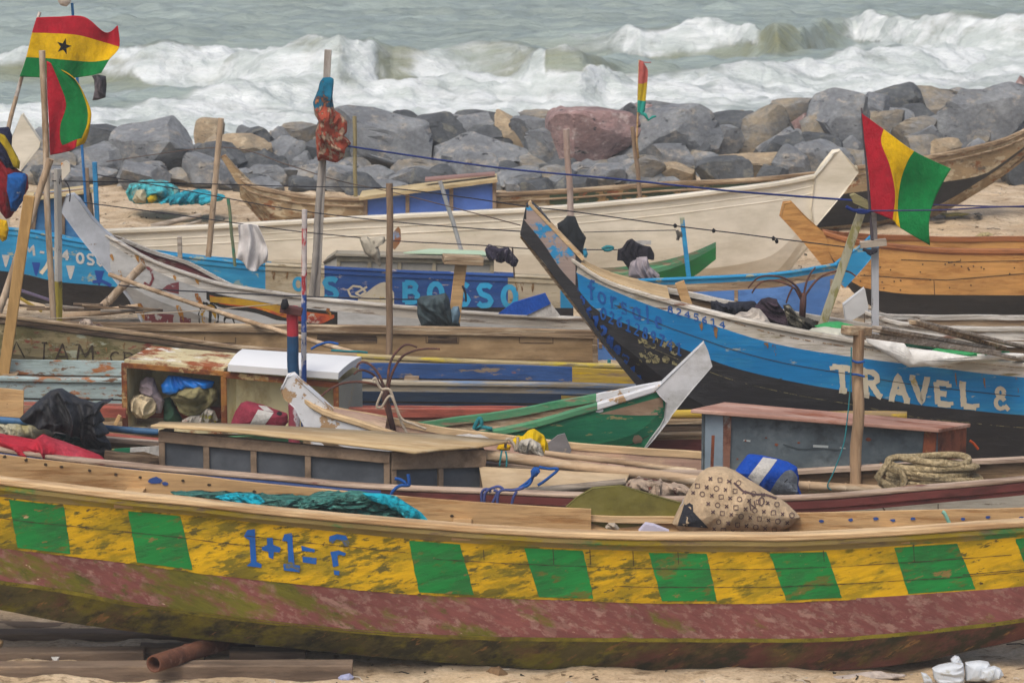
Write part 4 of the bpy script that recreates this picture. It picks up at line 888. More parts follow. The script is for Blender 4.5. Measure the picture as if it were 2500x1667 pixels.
def stp(q):
    q.band([(1270, 490), (1301, 500), (1420, 642)], k(3, 2, [(260, 450), (430, 660), (560, 855), (700, 1010)]), 1279, 1405, 1, 6, 8)
    for i in range(0): pass
stem(B10, k(3, 2, [(285, 330), (335, 318), (400, 372), (560, 575), (745, 775), (690, 880), (760, 1010), (870, 1200), (1000, 1370), (1250, 1640), (1250, 1880), (1050, 1640), (1000, 1568), (850, 1380), (700, 1170), (560, 980), (420, 790), (235, 575), (258, 470)]), 37.65, .085, [tar, azpeel], paint=stp)
# pale cap on the stem back edge
MB().bar(W(1292, 494, 37.65), W(1424, 632, 37.65), .19, .035).build('stem_cap', w_cap, B10['root'], bevel=.006)
MB().bar(W(1272, 577, 37.65), W(1500, 872, 37.65), .06, .03).build('stem_band', w_old, B10['root'], bevel=.004)
dk = MB(); i1 = int((1630-1395)/24)
for j in range(3):
    a, b = [(0, 4), (4, 7), (7, 10)][j]
    dk.grid([[B10['N'][0][i]+Vector((0, .02, .03-.006*j)) for i in range(a, b+1)], [B10['F'][0][i]+Vector((0, -.02, .05-.006*j)) for i in range(a, b+1)]])
dk.build('foredeck', deckw, B10['root'], thick=.03)
# ================================================================ 11. white canoe with the painted flame shape
whs = M('paint_white_boat', 'b9bbba', [('a3a3a0', .3, (1.5, 3, 4), .1), ('7d7468', .04, (3, 3, 8), .012), ('b8863c', .02, (3, 3, 4), .015)], ((3, 8, 14), .2), .7, .25, var=.08)
whrail = M('rail_grey_white', 'b3ada2', [('cdcac2', .35, (1.1, 5, 9), .06), ('77695a', .2, (1.6, 6, 14), .03)], WG, .8, .4)
orn = M('paint_orange_red', 'b5532a', [('c79a1e', .3, (2, 3, 4), .05), ('8a2f22', .25, (2, 3, 5), .05), ('bab0a0', .1, (4, 5, 8), .02)], ((5, 5, 9), .2), .75, 0)
ylo = M('paint_ochre', 'c79c1e', [('a8802a', .3, (3, 3, 4), .05)], ((5, 5, 9), .2), .75, 0); blkp = M('paint_black', '26241f', [('6a655a', .1, (6, 6, 9), .02)], ((5, 5, 9), .2), .75, 0)
marp = M('paint_marks_maroon', '7a3e44', [('b9bbba', .2, (9, 9, 9), .02)], ((5, 5, 9), .2), .75, 0)
rusty = M('rust_streaks', 'b08038', [('8a4f24', .35, (9, 9, 9), .05)], ((5, 5, 9), .2), .9, 0, alpha=(.54, (18, 18, 10)))
R11 = [(253, 572), (298, 597), (372, 638), (450, 667), (536, 693), (620, 708), (749, 727), (943, 747), (1166, 765), (1300, 773), (1442, 780)]
K11 = [(253, 640), (289, 692), (316, 728), (349, 784), (420, 850), (700, 880), (1442, 880)]
B11 = boat('white canoe with a tall pale stem and an orange flame painted on its side', 43.7, [(253, .05), (320, .22), (450, .42), (620, .34), (1442, .3)],
           [(R11, 1.0), (off(R11, lambda x: min(24, 14+(x-250)*.05)), 1.0), ([(x, min(float(fn(R11)(x))+90, float(fn(K11)(x))-8)) for x in range(253, 1443, 40)], .95), (K11, .3)], [1, 0, 0], [whs, whrail, orn, ylo, blkp, marp, rusty, w_dark], (253, 1442), step=24, heel=[(253, .0), (420, .0), (620, .16), (1442, .2)], inmat=M('inside_maroon', '6d3a3c', [('8f7a6c', .2, (1.5, 4, 8), .04)], WG, .85, .3),
           caps=[dict(drop=-.02, h=.04, out=.03, inn=.06, mat=1)], thw=(900,))
p = B11['paint']
yy = lambda x, d: float(fn(R11)(x))+d
p.band([(x, yy(x, 26)) for x in (500, 560, 620, 700, 780, 830)], [(500, 728), (540, 750), (620, 763), (700, 788), (780, 800), (830, 800)], 504, 826, 4, 8, 5, .003)
p.band([(x, yy(x, 34)) for x in (505, 560, 620, 700, 780, 815)], [(505, 722), (540, 742), (620, 752), (700, 776), (780, 790), (815, 776)], 512, 815, 2, 8, 4, .005)
p.band([(505, 724), (560, 726), (640, 738), (700, 748)], [(505, 736), (560, 742), (640, 752), (700, 768)], 512, 690, 3, 8, 3, .0065)
p.disc(508, 772, 26, 4, 38, 34); p.disc(510, 776, 20, 3, 31, 27); p.line([(514, 748), (512, 800)], 7, 4); p.disc(560, 782, 14, 4, 20, 16)
p.band([(600, 772), (700, 784)], [(600, 800), (700, 800)], 615, 700, 0, 5, 3, .0065)
p.band([(330, 766), (400, 766), (470, 778)], [(330, 800), (400, 800), (470, 792)], 346, 470, 5, 8, 2)
p.line([(345, 662), (356, 650), (370, 660), (374, 680), (366, 698), (352, 690)], 6, 5, step=4, rag=.3)
p.band([(396, 706), (412, 694), (437, 688)], [(396, 708), (412, 712), (437, 718)], 397, 437, 5, 5, 2)
for x, y, l in ((275, 655, 40), (292, 660, 46), (272, 620, 16), (345, 630, 24), (340, 740, 40), (435, 745, 40), (482, 680, 14), (425, 672, 12), (333, 622, 18), (480, 716, 60), (800, 752, 30)): p.streak(x, y, l*1.1, random.uniform(9, 16), 6, lean=.3)
fin(B11)
stem(B11, k(1, 2, [(512, 355), (545, 262), (600, 250), (655, 290), (750, 430), (850, 540), (930, 600), (1010, 660), (1010, 800), (1170, 1290), (1060, 1100), (970, 980), (890, 880), (760, 720), (640, 570), (508, 385)]), 43.7, .09, [M('paint_white_stem', 'b4bac2', [('a0a6ad', .3, (3, 3, 3), .1), ('84776a', .04, (6, 6, 8), .012)], ((6, 6, 8), .12), .65, .2)])
# ================================================================ 12. long canoe with blue, cyan and cream sections
cyan = M('paint_cyan', '1d80b0', [('959a84', .20, (4, 4, 7), .015), ('2f93c0', .3, (1.5, 3, 5), .08)], ((2, 8, 18), .15), .7, .25)
roy = M('paint_royal', '1d4688', [('2a5290', .3, (1.5, 3, 5), .08), ('a39a9a', .13, (3, 3, 12), .012), ('5a3e36', .03, (4, 4, 6), .015)], ((2, 8, 18), .2), .7, .25)
crm = M('paint_cream_dirty', 'b5aa92', [('9c8f74', .35, (1.6, 3, 5), .08), ('7a6a4c', .15, (2.4, 3, 7), .03), ('a3652e', .03, (4, 4, 5), .02)], ((3, 8, 14), .25), .8, .3)
ltcy = M('paint_light_cyan', '2898c8', [('3fa3cc', .3, (3, 3, 4), .08)], ((6, 6, 9), .12), .65, 0)
dkb = M('paint_deep_blue', '18408c', grain=((6, 6, 9), .12), rough=.65, bump=0)
R12 = [(-600, 470), (-200, 530), (0, 555), (74, 563), (158, 582), (300, 606), (447, 625), (637, 644), (794, 652), (940, 660), (1240, 672), (1400, 680)]
K12 = [(-600, 590), (-200, 640), (45, 667), (143, 688), (277, 700), (447, 725), (637, 745), (1400, 752)]
m12 = lambda x: 0 if x < 637 else (2 if x < 785 else (1 if x < 1240 else (2 if x < 1356 else 0)))
B12 = boat('long canoe painted cyan, cream and royal blue with light blue letters, behind the white canoe', 46.6, [(-600, .2), (0, .5), (1000, .6), (1400, .55)],
           [(R12, 1.0), (off(R12, 16), 1.0), (K12, .95), ([(-600, 640), (39, 722), (143, 742), (268, 752), (700, 800), (1400, 830)], .6)], [m12, m12, 3], [cyan, roy, crm, tar, ltcy, dkb, cream_l, whs, ruststain], (-600, 1400), step=16, inmat=w_in, heel=.15,
           caps=[dict(drop=-.01, h=.035, out=.025, inn=.05, mat=lambda x: 2 if 637 < x < 785 or x > 1240 else (1 if x > 785 else 0)), dict(drop=.03, h=.06, out=.015, inn=0, mat=m12, name='rub_rail')], thw=(500,))
p = B12['paint']
p.text('M-0', 60, 621, (38, 5), (0, -24), 6, 7, adv=1.1); p.text('4', 152, 634, (30, 4), (0, -24), 6, 7); p.text('OSU', 187, 641, (32, 4), (0, -24), 6, 7)
for x, y, m_, s_ in ((88, 640, 5, 1), (172, 648, 7, 1), (14, 622, 7, .9), (242, 660, 5, 1.1)): p.band([(x-10*s_, y), (x+11*s_, y+1)], [(x-10*s_, y+2), (x, y+34*s_), (x+11*s_, y+3)], x-10*s_, x+11*s_, m_, 2, 4)
p.line([(226, 688), (250, 686), (272, 697)], 8, 5); p.line([(100, 668), (114, 650), (122, 632)], 9, 6)
p.text('O', 716, 708, (44, 2), (0, -30), 8, 4); p.text('S', 790, 728, (62, 3), (0, -48), 13, 4)
p.line([(878, 728), (856, 722), (850, 708), (862, 698), (880, 700), (893, 712), (880, 722), (868, 716), (896, 700)], 5, 6, step=4); p.line([(884, 718), (896, 730)], 5, 6)
for i, ch in enumerate('BOSSO'): p.text(ch, (985, 1046, 1110, 1166, 1226)[i], 738+i*2.5, (64, 3), (0, -50), 13, 4, rag=.04)
p.band([(870, 733), (942, 688), (965, 720)], [(870, 735), (942, 742), (965, 744)], 874, 965, 6, 8, 3, .003)
for x in (1262, 1275, 1300, 668, 700): p.streak(x, float(fn(R12)(x))+16, 24, 9, 8)
fin(B12)
C12 = T('cabin', 'long low cream cabin with pale panels on the blue and cream canoe', 'cabin', W(1010, 680, 47), None)
ccr = M('wood_cream_frame', 'b3a88e', [('8f8468', .3, (3, 3, 5), .06)], ((5, 5, 9), .2), .8, .3); cpn = M('panel_cream', 'b9b6aa', [('a8a496', .3, (3, 3, 4), .1)], ((5, 5, 9), .1), .7, .1)
wall(C12, [W(822, 668, 46.5), W(1206, 690, 46.5), W(1206, 634, 46.5), W(822, 625, 46.5)], 4, .05, ccr, cpn, splits=[0, .21, .40, .62, 1])
MB().slab([W(790, 655, 46.9), W(822, 668, 46.5), W(822, 625, 46.5), W(790, 640, 46.9)], .03).build('panel', cpn, C12)
gw = M('roof_board_grey', '8f8878', [('a39c8a', .3, (1.5, 5, 5), .08)], WG, .9, .3)
MB().slab([W(788, 640, 46.85), W(820, 619, 46.4), W(822, 610, 46.9), W(800, 626, 47.1)], .03).slab([W(818, 619, 46.4), W(1212, 630, 46.4), W(1205, 620, 47.3), W(822, 611, 47.3)], .03).build('roof', gw, C12)
MB().slab([W(985, 616, 46.6), W(1195, 622, 46.6), W(1180, 612, 47.2), W(1050, 607, 47.2)], .015).build('roof_sheet', M('sheet_mint', 'a8bfa4', grain=((5, 5, 5), .2)), C12)
# ================================================================ 13. cream moulded boat
gel = M('gelcoat_cream', 'dcd5c4', [('b9b19c', .3, (.8, 2, 3), .15), ('a39474', .03, (3, 3, 12), .03)], ((3, 6, 10), .05), .45, .05, var=.05)
R13 = [(-400, 600), (0, 574), (149, 571), (280, 565), (506, 555), (700, 544), (940, 531), (1279, 514), (1403, 505), (1617, 485), (1800, 462), (1900, 449), (1991, 431)]
K13 = [(-400, 690), (149, 700), (1500, 710), (1700, 704), (1800, 692), (1895, 662), (1949, 598), (1991, 546)]
md = lambda f: [(x, float(fn(R13)(x))*(1-f)+float(fn(K13)(x))*f) for x in range(-400, 1992, 60)] + [(1991, float(fn(R13)(1991))*(1-f)+float(fn(K13)(1991))*f)]
B13 = boat('large cream moulded boat with a broad upturned stem at its right end', 50.8, [(-400, .3), (100, .7), (1400, .8), (1700, .55), (1900, .2), (1991, .06)],
           [(R13, 1.0), (md(.3), 1.0), (md(.55), .98), (md(.8), .9), (K13, .5)], [0, 0, 0, 0], [gel], (-400, 1991), step=22, inmat=gel, heel=.24,
           caps=[dict(drop=-.03, h=.06, out=.045, inn=.09, mat=0)] + [dict(drop=d, h=.02, out=.008, inn=0, mat=0, name='moulded_strake') for d in (.12, .22)])
fin(B13)
stem(B13, k(4, 1, [(630, 1445), (700, 1365), (790, 1252), (835, 1246), (975, 1378), (972, 1400), (870, 1570), (640, 1823), (600, 1700)]), 50.8, .11, [gel], bevel=.03)
# ================================================================ 14. old weathered canoe at the back
oldm = M('old_mottled', '96805f', [('b8a88a', .38, (3, 4, 6), .03), ('86552f', .2, (4, 4, 7), .03), ('6a6252', .12, (3, 4, 8), .03)], ((2, 7, 14), .4), .9, .4)
oldg = M('old_green_patterned', '3c4a34', [('a8895c', .3, (2.6, 3, 4), .02), ('8f5230', .12, (4, 4, 5), .02)], ((2, 7, 14), .3), .9, .3)
R14 = [(585, 432), (612, 451), (680, 468), (749, 479), (877, 485), (1214, 474), (1409, 463), (1617, 448), (1800, 440), (1979, 424), (2136, 402), (2277, 381), (2400, 355), (2455, 340), (2540, 296), (2620, 240)]
K14 = [(585, 450), (640, 515), (680, 550), (900, 590), (1500, 590), (1994, 556), (2143, 540), (2277, 506), (2396, 440), (2455, 400), (2540, 330), (2620, 250)]
KB = [(585, 444), (640, 500), (680, 530), (1900, 500), (2050, 475), (2306, 444), (2396, 428), (2455, 392), (2540, 326), (2620, 249)]
B14 = boat('long old weathered canoe in front of the rocks, patchy brown with a black bottom', [(585, 55.6), (2000, 55.4), (2620, 56.5)], [(585, .05), (800, .5), (2000, .6), (2300, .4), (2620, .04)],
           [(R14, 1.0), (off(R14, lambda x: 9 if x > 620 and x < 2500 else 4), 1.0), (KB, .95), (K14, .3)], [2, lambda x: 1 if 1330 < x < 2010 else 0, lambda x: 3 if x > 1980 else 0], [oldm, oldg, w_old, tar], (585, 2620), step=26, inmat=w_dark, heel=.20,
           caps=[dict(drop=-.02, h=.06, out=.03, inn=.06, mat=2), dict(drop=.10, h=.03, out=.03, inn=0, mat=2, name='rub_rail')])
fin(B14)
stem(B14, [(541, 384), (549, 380), (575, 408), (620, 452), (655, 490), (672, 545), (655, 535), (618, 490), (575, 440)], 55.6, .07, [oldm])
BC = T('cabin', 'blue panelled cabin with slanting plank roof on the old canoe before the rocks', 'cabin', W(1050, 530, 55), None)
bpan = M('panel_blue', '4c6fbc', [('4263a8', .3, (2, 2, 3), .12)], ((6, 6, 9), .12), .7, .1)
wall(BC, [W(888, 560, 54.9), W(1212, 545, 54.9), W(1212, 440, 54.9), W(888, 478, 54.9)], 3, .06, w_cab, bpan, splits=[0, .33, .66, 1], top=.03)
rf = M('roof_tan_boards', 'bfae84', [('a08c68', .35, (1.5, 5, 5), .08), ('8c6a5c', .1, (1, 4, 4), .05)], WG, .85, .3)
MB().slab([W(876, 482, 54.75), W(1214, 437, 54.75), W(1212, 424, 55.7), W(884, 466, 55.7)], .05).build('roof', rf, BC)
MB().bar(W(1038, 438, 55.2), W(1208, 424, 55.2), .3, .03).build('roof_plank', M('plank_mauve', '8f7068', grain=WG), BC)
# ================================================================ 15. cyan canoe with the blue boarded side, and 16-19
lbp = M('panel_light_blue', '4b78b8', [('5c86c0', .3, (1.5, 2, 3), .1), ('3c649e', .15, (2, 3, 5), .06)], ((2, 6, 12), .12), .7, .1)
R15 = [(1440, 688), (1608, 682), (1800, 674), (1900, 667), (2044, 645)]
B15 = boat('cyan canoe with light blue boarded side and a short cyan stem', 44.7, [(1440, .4), (1900, .4), (2044, .06)],
           [(R15, 1.0), (off(R15, 14), 1.0), (off(R15, lambda x: 34 if x < 2000 else 24), .99), ([(1440, 890), (1900, 860), (2010, 790), (2044, 700)], .9)], [0, 1, 2], [cyan, w_old, lbp], (1440, 2044), step=24, inmat=w_in, heel=.14,
           caps=[dict(drop=-.01, h=.03, out=.03, inn=.05, mat=0)])
for x in (1797, 2030, 1466): B15['paint'].line([(x, float(fn(R15)(min(x, 2040)))+34), (x, 850 if x < 1990 else 760)], 9, 1, off=.01)
fin(B15)
stem(B15, k(4, 2, [(800, 818), (920, 730), (1000, 676), (1090, 600), (1172, 640), (1085, 780), (1000, 880), (880, 1000), (845, 975), (855, 870)]), 44.7, .06, [cyan])
R16 = [(1440, 672), (1500, 669), (1600, 656), (1650, 642), (1700, 620), (1748, 593)]
B16 = boat('small green dinghy with a raised pointed end in front of the cream boat', 47.9, [(1440, .3), (1600, .28), (1748, .04)], [(R16, 1.0), (off(R16, 10), 1.0), ([(1440, 740), (1600, 715), (1690, 677), (1748, 633)], .4)], [1, 0], [M('paint_green_dinghy', '22803f', [('2a7040', .3, (2, 3, 5), .06), ('a09a6a', .04, (4, 4, 6), .015)], ((3, 6, 9), .2), .7, .2), grn3], (1440, 1748), step=14, inmat=grn3)
fin(B16)
R17 = [(2009, 566), (2068, 583), (2166, 598), (2336, 611), (2500, 612), (2800, 604), (3300, 510)]
K17 = [(2009, 592), (2035, 645), (2068, 698), (2122, 745), (2187, 775), (2247, 787), (2500, 790), (2900, 785), (3300, 600)]
K17b = [(2009, 588), (2035, 635), (2068, 676), (2098, 700), (2247, 719), (2500, 721), (2900, 715), (3300, 580)]
w_red = M('rail_reddish', '9a6238', [('7d4a28', .3, (1.2, 5, 9), .06)], WG, .65, .2)
B17 = boat('new bare timber canoe with a tarred bottom at the right edge', 47.4, [(2009, .05), (2100, .3), (2300, .55), (2800, .6), (3300, .1)],
           [(R17, 1.0), (off(R17, 12), 1.0), (K17b, .95), (K17, .4)], [1, 0, 2], [w_new, w_red, tar, seam, M('wood_patch', 'c99a56', grain=WG)], (2009, 3300), step=24, inmat=w_new, caps=[dict(drop=-.02, h=.06, out=.03, inn=.05, mat=1)])
p = B17['paint']
p.line([(2100, 672), (2230, 680), (2310, 684), (2500, 668)], 1.8, 3); p.line([(2316, 642), (2345, 637), (2345, 632)], 1.8, 3); p.line([(2280, 684), (2282, 720)], 1.5, 3); p.line([(2200, 634), (2345, 640), (2500, 636)], 1.5, 3)
for i in range(26): p.disc(random.uniform(2080, 2490), random.uniform(640, 710), 2.2, 3, 2)
fin(B17)
stem(B17, k(4, 2, [(355, 430), (382, 322), (440, 316), (560, 430), (700, 560), (745, 640), (800, 780), (900, 1000), (860, 1000), (790, 900), (690, 825), (540, 640)]), 47.4, .085, [w_new])
R18 = [(2112, 762), (2200, 790), (2320, 801), (2500, 803), (2900, 795), (3200, 740)]
B18 = boat('grey white railed canoe just behind the big canoe at the right', 41.3, [(2112, .05), (2300, .4), (2900, .45), (3200, .06)], [(R18, 1.0), (off(R18, 28), 1.0), (off(R18, lambda x: 90 if x > 2200 else 50), .7)], [0, 1], [whrail, w_old], (2112, 3200), step=30, inmat=w_old, caps=[dict(drop=-.02, h=.05, out=.03, inn=.06, mat=0)])
fin(B18)
stem(B18, k(4, 2, [(868, 1150), (1038, 1018), (1072, 1165), (1060, 1200), (890, 1300)]), 41.3, .06, [M('board_white', 'c6c8c8', grain=((5, 5, 5), .08), rough=.6)])
R19 = [(-500, 560), (-200, 530), (-40, 500), (22, 470)]
B19 = boat('cream boat at the far left edge with a tall square cut stem', 53.2, [(-500, .4), (-100, .4), (22, .05)], [(R19, 1.0), (off(R19, 30), .98), (off(R19, 90), .5)], [0, 0], [gel], (-500, 22), step=30, inmat=gel, caps=[dict(drop=-.02, h=.05, out=.03, inn=.06, mat=0)])
fin(B19)
stem(B19, [(28, 340), (55, 280), (100, 345), (96, 358), (50, 418), (20, 520), (-20, 520)], 53.2, .09, [gel])
LC = T('cabin', 'small blue cabin with wooden corner posts at the left edge behind the bamboo posts', 'cabin', W(160, 570, 49.5), None)
bl2 = M('panel_mid_blue', '2b6aa0', [('4d86b4', .3, (2, 2, 3), .1)], ((5, 5, 9), .15), .7, .1)
wall(LC, [W(70, 585, 48.7), W(235, 585, 48.7), W(222, 458, 48.7), W(84, 474, 48.7)], 2, .07, w_cab, bl2)
MB().slab([W(60, 486, 48.5), W(232, 462, 48.5), W(228, 450, 49.6), W(70, 470, 49.6)], .04).build('roof', rf, LC)
MB().slab([W(84, 474, 48.7), W(235, 458, 48.7), W(235, 458, 49.6), W(84, 470, 49.6)], .02).build('panel', bl2, LC)
# ================================================================ loose things
def mk(n, h, **kw): return cloth('cloth_'+n, h, **kw)
white_c = mk('white', 'b9b7b2', var=.08); blackc = mk('black', '26262a'); greyc = mk('grey', '8f8a8c'); tealc = mk('teal_dark', '4c5a5e', layers=[('3c484c', .3, (3, 3, 3), .1)])
navy = mk('navy', '22263f'); redc = mk('red', '8f1f2a'); yelc = mk('yellow', 'c79f10'); bluec = mk('blue', '1c4a94'); turq = mk('turquoise', '1fa3b4', layers=[('2f8f94', .3, (6, 12, 12), .05)])
plas_blk = M('plastic_black', '1f2024', grain=((14, 14, 9), .3), rough=.5, bump=1.0, spec=.4)
rope_d = cloth('rope_dark', '2c2c34'); rope_b = cloth('rope_blue', '23336f'); rope_g = cloth('rope_grey', '6a675f'); rope_t = cloth('rope_teal', '2f7f86'); rope_p = cloth('rope_pale', 'a89c8a'); rope_bl = cloth('rope_bright_blue', '24549a')
def steps_pole(name, label, cat, pts, Y, r, mats, cuts, n=10, square=False, group=None):
    """one post painted in bands: cuts = fractions where the next paint starts"""
    A, B = W(*pts[0], Y), W(*pts[1], Y); L = 24; P = [A.lerp(B, i/L)+Vector((noise.noise((i*.3, Y, 0))*r*.12, 0, 0)) for i in range(L+1)]
    mb = MB().tube(P, r, 4 if square else n, mi=lambda i, j: sum(1 for q in cuts if (i+.5)/L > q))
    mb.v = mb.v; o = mb.build(name, mats, None, smooth=(False if square else 40), bevel=.006 if square else 0)
    return tag(o, label, cat, group)
# ---- flags
fr_, fy_, fg_ = cloth('flag_red', 'a81c2c', var=.06), cloth('flag_yellow', 'd0a800', var=.05), cloth('flag_green', '0a7238', var=.06)
fblk = cloth('flag_star_black', '1c1c1c')
g_ = [k(1, 1, [(300, 145), (480, 138), (690, 140), (865, 268), (965, 210)]), k(1, 1, [(262, 270), (440, 275), (640, 290), (820, 338), (977, 385)]), k(1, 1, [(215, 470), (400, 480), (600, 498), (760, 508), (895, 490)]), k(1, 1, [(160, 630), (340, 637), (560, 642), (720, 625), (830, 600)])]
rip = lambda u, v: .06*math.sin(u*9+v*2.2)*u + .03*math.sin(u*17-v*3)*u
mb, rows = patch(g_, 41.6, 34, 24, rip, lambda u, v: 0 if v < 1/3-.01 else (1 if v < 2/3-.01 else 2))
FL1 = T('flag', 'striped flag with a black star, blowing out at the top left', 'flag', W(18, 310, 41.65), None)
mb.build('flag_cloth', [fr_, fy_, fg_], FL1, smooth=True, thick=.004)
cx, cy = 156, 114; st = [(cx+(19 if i % 2 == 0 else 7.5)*math.sin(i*math.pi/5+.25), cy-(21 if i % 2 == 0 else 8)*math.cos(i*math.pi/5+.25)) for i in range(10)]
sm_ = Paint(mb); b0 = MB(); P_ = [sm_.hit(x, y, .006) for x, y in st]; c0 = sm_.hit(cx, cy, .008)
if all(P_) and c0: b0.add(P_+[c0], [(i, (i+1) % 10, 10) for i in range(10)]); b0.build('star', fblk, FL1)
rough_tube(W(97, 30, 41.65), W(40, 235, 41.65), .018, .024, 0).build('staff', M('pole_white_paint', 'b9b2aa', [('8f7a66', .2, (9, 9, 3), .03)], rough=.6), FL1, smooth=40)
rough_tube(W(40, 235, 41.65), W(-8, 420, 41.65), .024, .028, 2).build('staff_foot', bamboo, FL1, smooth=40)
g_ = [k(1, 1, q) for q in ([(382, 500), (420, 522), (470, 548), (505, 575)], [(386, 700), (490, 690), (600, 650), (632, 672)], [(393, 880), (542, 860), (688, 850), (736, 880)], [(403, 1060), (495, 1030), (692, 1010), (744, 990)], [(408, 1180), (500, 1165), (655, 1110), (715, 1125)], [(412, 1272), (560, 1242), (628, 1205), (690, 1178)])]
mb, rows = patch(g_, 40.35, 24, 34, lambda u, v: -.05*math.sin(u*7+v*3)-.10*math.exp(-((u-.5)/.18)**2), lambda u, v: (0 if u < .33 or (v > .84 and u < .62) else (1 if u > .72 or (v > .84) else 2)))
FL2 = T('flag', 'limp folded red, green and yellow flag hanging on the tall bamboo post at the left', 'flag', W(128, 780, 40.55), None)
mb.build('flag_cloth', [fr_, fy_, fg_], FL2, smooth=True, thick=.004)
tag(pole('bamboo_post', '', '', (103, 124), (131, 850), 40.5, .035, bamboo, nodes=6), 'tall bamboo post carrying the limp folded flag near the left edge', 'post')
g_ = [k(4, 1, q) for q in ([(1020, 930), (1200, 1060), (1450, 1240), (1752, 1385)], [(1040, 1130), (1180, 1170), (1395, 1325), (1690, 1490)], [(1065, 1330), (1250, 1360), (1340, 1480), (1612, 1650)], [(1085, 1530), (1293, 1590), (1315, 1690), (1572, 1820)], [(1100, 1733), (1272, 1805), (1335, 1868), (1580, 2012)])]
mb, rows = patch(g_, 37.9, 30, 34, lambda u, v: .05*math.sin(u*8+v*4)*u+.03*math.sin(v*9+u*3)*u, lambda u, v: 0 if u < 1/3-.01 else (1 if u < 2/3-.01 else 2))
FL3 = T('flag', 'large red, yellow and green flag without a star on a slanting staff, right', 'flag', W(2130, 600, 37.95), None)
mb.build('flag_cloth', [fr_, fy_, fg_], FL3, smooth=True, thick=.004)
rough_tube(W(2103, 264, 37.93), W(2131, 600, 37.93), .009, .013).build('staff', M('staff_dark', '4a4248', grain=WG), FL3, smooth=True)
FL4 = T('pennant', 'small tattered faded red, yellow and teal pennant on a thin forked stick before the rocks', 'flag', W(1565, 500, 51.2), None)
g_ = [k(3, 1, q) for q in ([(1208, 500), (1240, 510), (1262, 540)], [(1206, 600), (1245, 600), (1281, 585)], [(1203, 700), (1240, 700), (1275, 690)], [(1199, 800), (1235, 805), (1265, 808)], [(1196, 860), (1230, 865), (1262, 860)], [(1195, 920), (1225, 930), (1255, 915)])]
mb, rows = patch(g_, 51.1, 10, 24, lambda u, v: .04*math.sin(u*9+v*5)*u, lambda u, v: 0 if v < .36 else (1 if v < .66 else 2))
mb.build('flag_cloth', [cloth('faded_red', 'b55f58'), cloth('faded_yellow', 'b8a01c'), cloth('faded_teal', '2a9a8c')], FL4, smooth=True, thick=.004)
MB().tube([W(*q, 51.1) for q in k(3, 1, [(1225, 925), (1262, 945), (1285, 985), (1320, 960), (1350, 955)])], [.03, .028, .018, .02, .01], 6).build('torn_tail', MC['faded_teal'], FL4, smooth=True)
MB().tube([W(*q, 51.1) for q in k(3, 1, [(1215, 497), (1250, 512), (1290, 514), (1308, 512)])], .007, 5).build('tie', MC['faded_red'], FL4, smooth=True)
MB().tube([W(*q, 51.15) for q in k(3, 1, [(1212, 493), (1200, 900), (1190, 1160), (1205, 1300)])], .014, 7).build('staff', w_fresh, FL4, smooth=True)
rough_tube(W(*k(3, 1, [(1155, 1040)])[0], 51.2), W(1567, 520, 51.2), .03, .032).build('forked_stick', pole_br, FL4, smooth=40)
# ---- left cluster of posts and cloths
pole('bamboo_pole', 'thick bamboo pole leaning steeply from upper right to the left edge', 'pole', (124, 388), (-14, 790), 40.2, .04, bamboo, nodes=4)
o = MB().bar(W(72, 478, 39.2), W(2, 960, 39.3), .12, .05, n=4, side=Vector((1, 0, .1))).build('timber_post', M('timber_yellowish', 'b5925c', [('9c7a48', .35, (3, 3, 1), .08)], ((18, 18, 2), .3), .75, .2), bevel=.008); tag(o, 'pale sawn timber post leaning at the left edge in front of the bamboo', 'post')
sq_w = M('post_white_blackened', 'bcbab2', [('3a3630', .16, (7, 7, 2.2), .02)], ((9, 9, 2), .2), .7, .2); sq_y = M('post_yellow_side', 'a8983c', [('5a4e3a', .3, (7, 7, 2), .04)], ((9, 9, 2), .2), .7, .2)
steps_pole('square_post', 'white square post with black stains, yellow low down, beside the bamboo posts', 'post', [(141, 412), (143, 850)], 40.7, .045, [sq_w, sq_y], [.62], square=True)
bundle('rag', 'navy rag tied to the flag staff at the left edge', 'cloth', k(1, 1, [(-40, 1050), (70, 1040), (100, 1110), (95, 1200), (150, 1300), (130, 1385), (60, 1390), (0, 1300), (-40, 1250)]), 41.5, .10, navy, 3)
bundle('rag', 'long yellow rag twisted over the navy one at the left edge', 'cloth', k(1, 1, [(0, 1095), (40, 1110), (110, 1230), (165, 1330), (158, 1388), (112, 1370), (55, 1240), (0, 1160)]), 41.35, .05, cloth('rag_mustard', 'a8921e'), 4)
bundle('rag', 'dark red rag hanging below the navy and yellow ones at the left edge', 'cloth', k(1, 2, [(-30, -60), (60, -30), (160, 60), (225, 90), (235, 200), (180, 300), (90, 440), (50, 455), (0, 390), (-30, 300)]), 41.55, .12, cloth('rag_dark_red', '7a1c22', [('3a1620', .25, (4, 4, 2), .05)]), 5)
bundle('rag', 'bright blue patterned cloth knotted at the left edge', 'cloth', k(1, 2, [(62, 90), (120, 70), (205, 78), (222, 110), (215, 170), (190, 300), (130, 392), (90, 388), (75, 300), (55, 220)]), 41.3, .1, cloth('rag_blue', '1c5aa0', [('a8b4c4', .06, (14, 14, 14), .02), ('14356a', .3, (5, 5, 5), .06)]), 6)
bundle('rag', 'small yellow rag low at the left edge over the cyan canoe', 'cloth', k(1, 2, [(-10, 450), (55, 465), (72, 540), (55, 620), (20, 640), (-10, 600)]), 41.2, .06, yelc, 7)
pole('thin_pole', 'thin blue pole behind the star flag, a round float tied to its top', 'pole', (176, 8), (214, 560), 47.2, .018, cloth('pole_blue', '2f6fa8'))
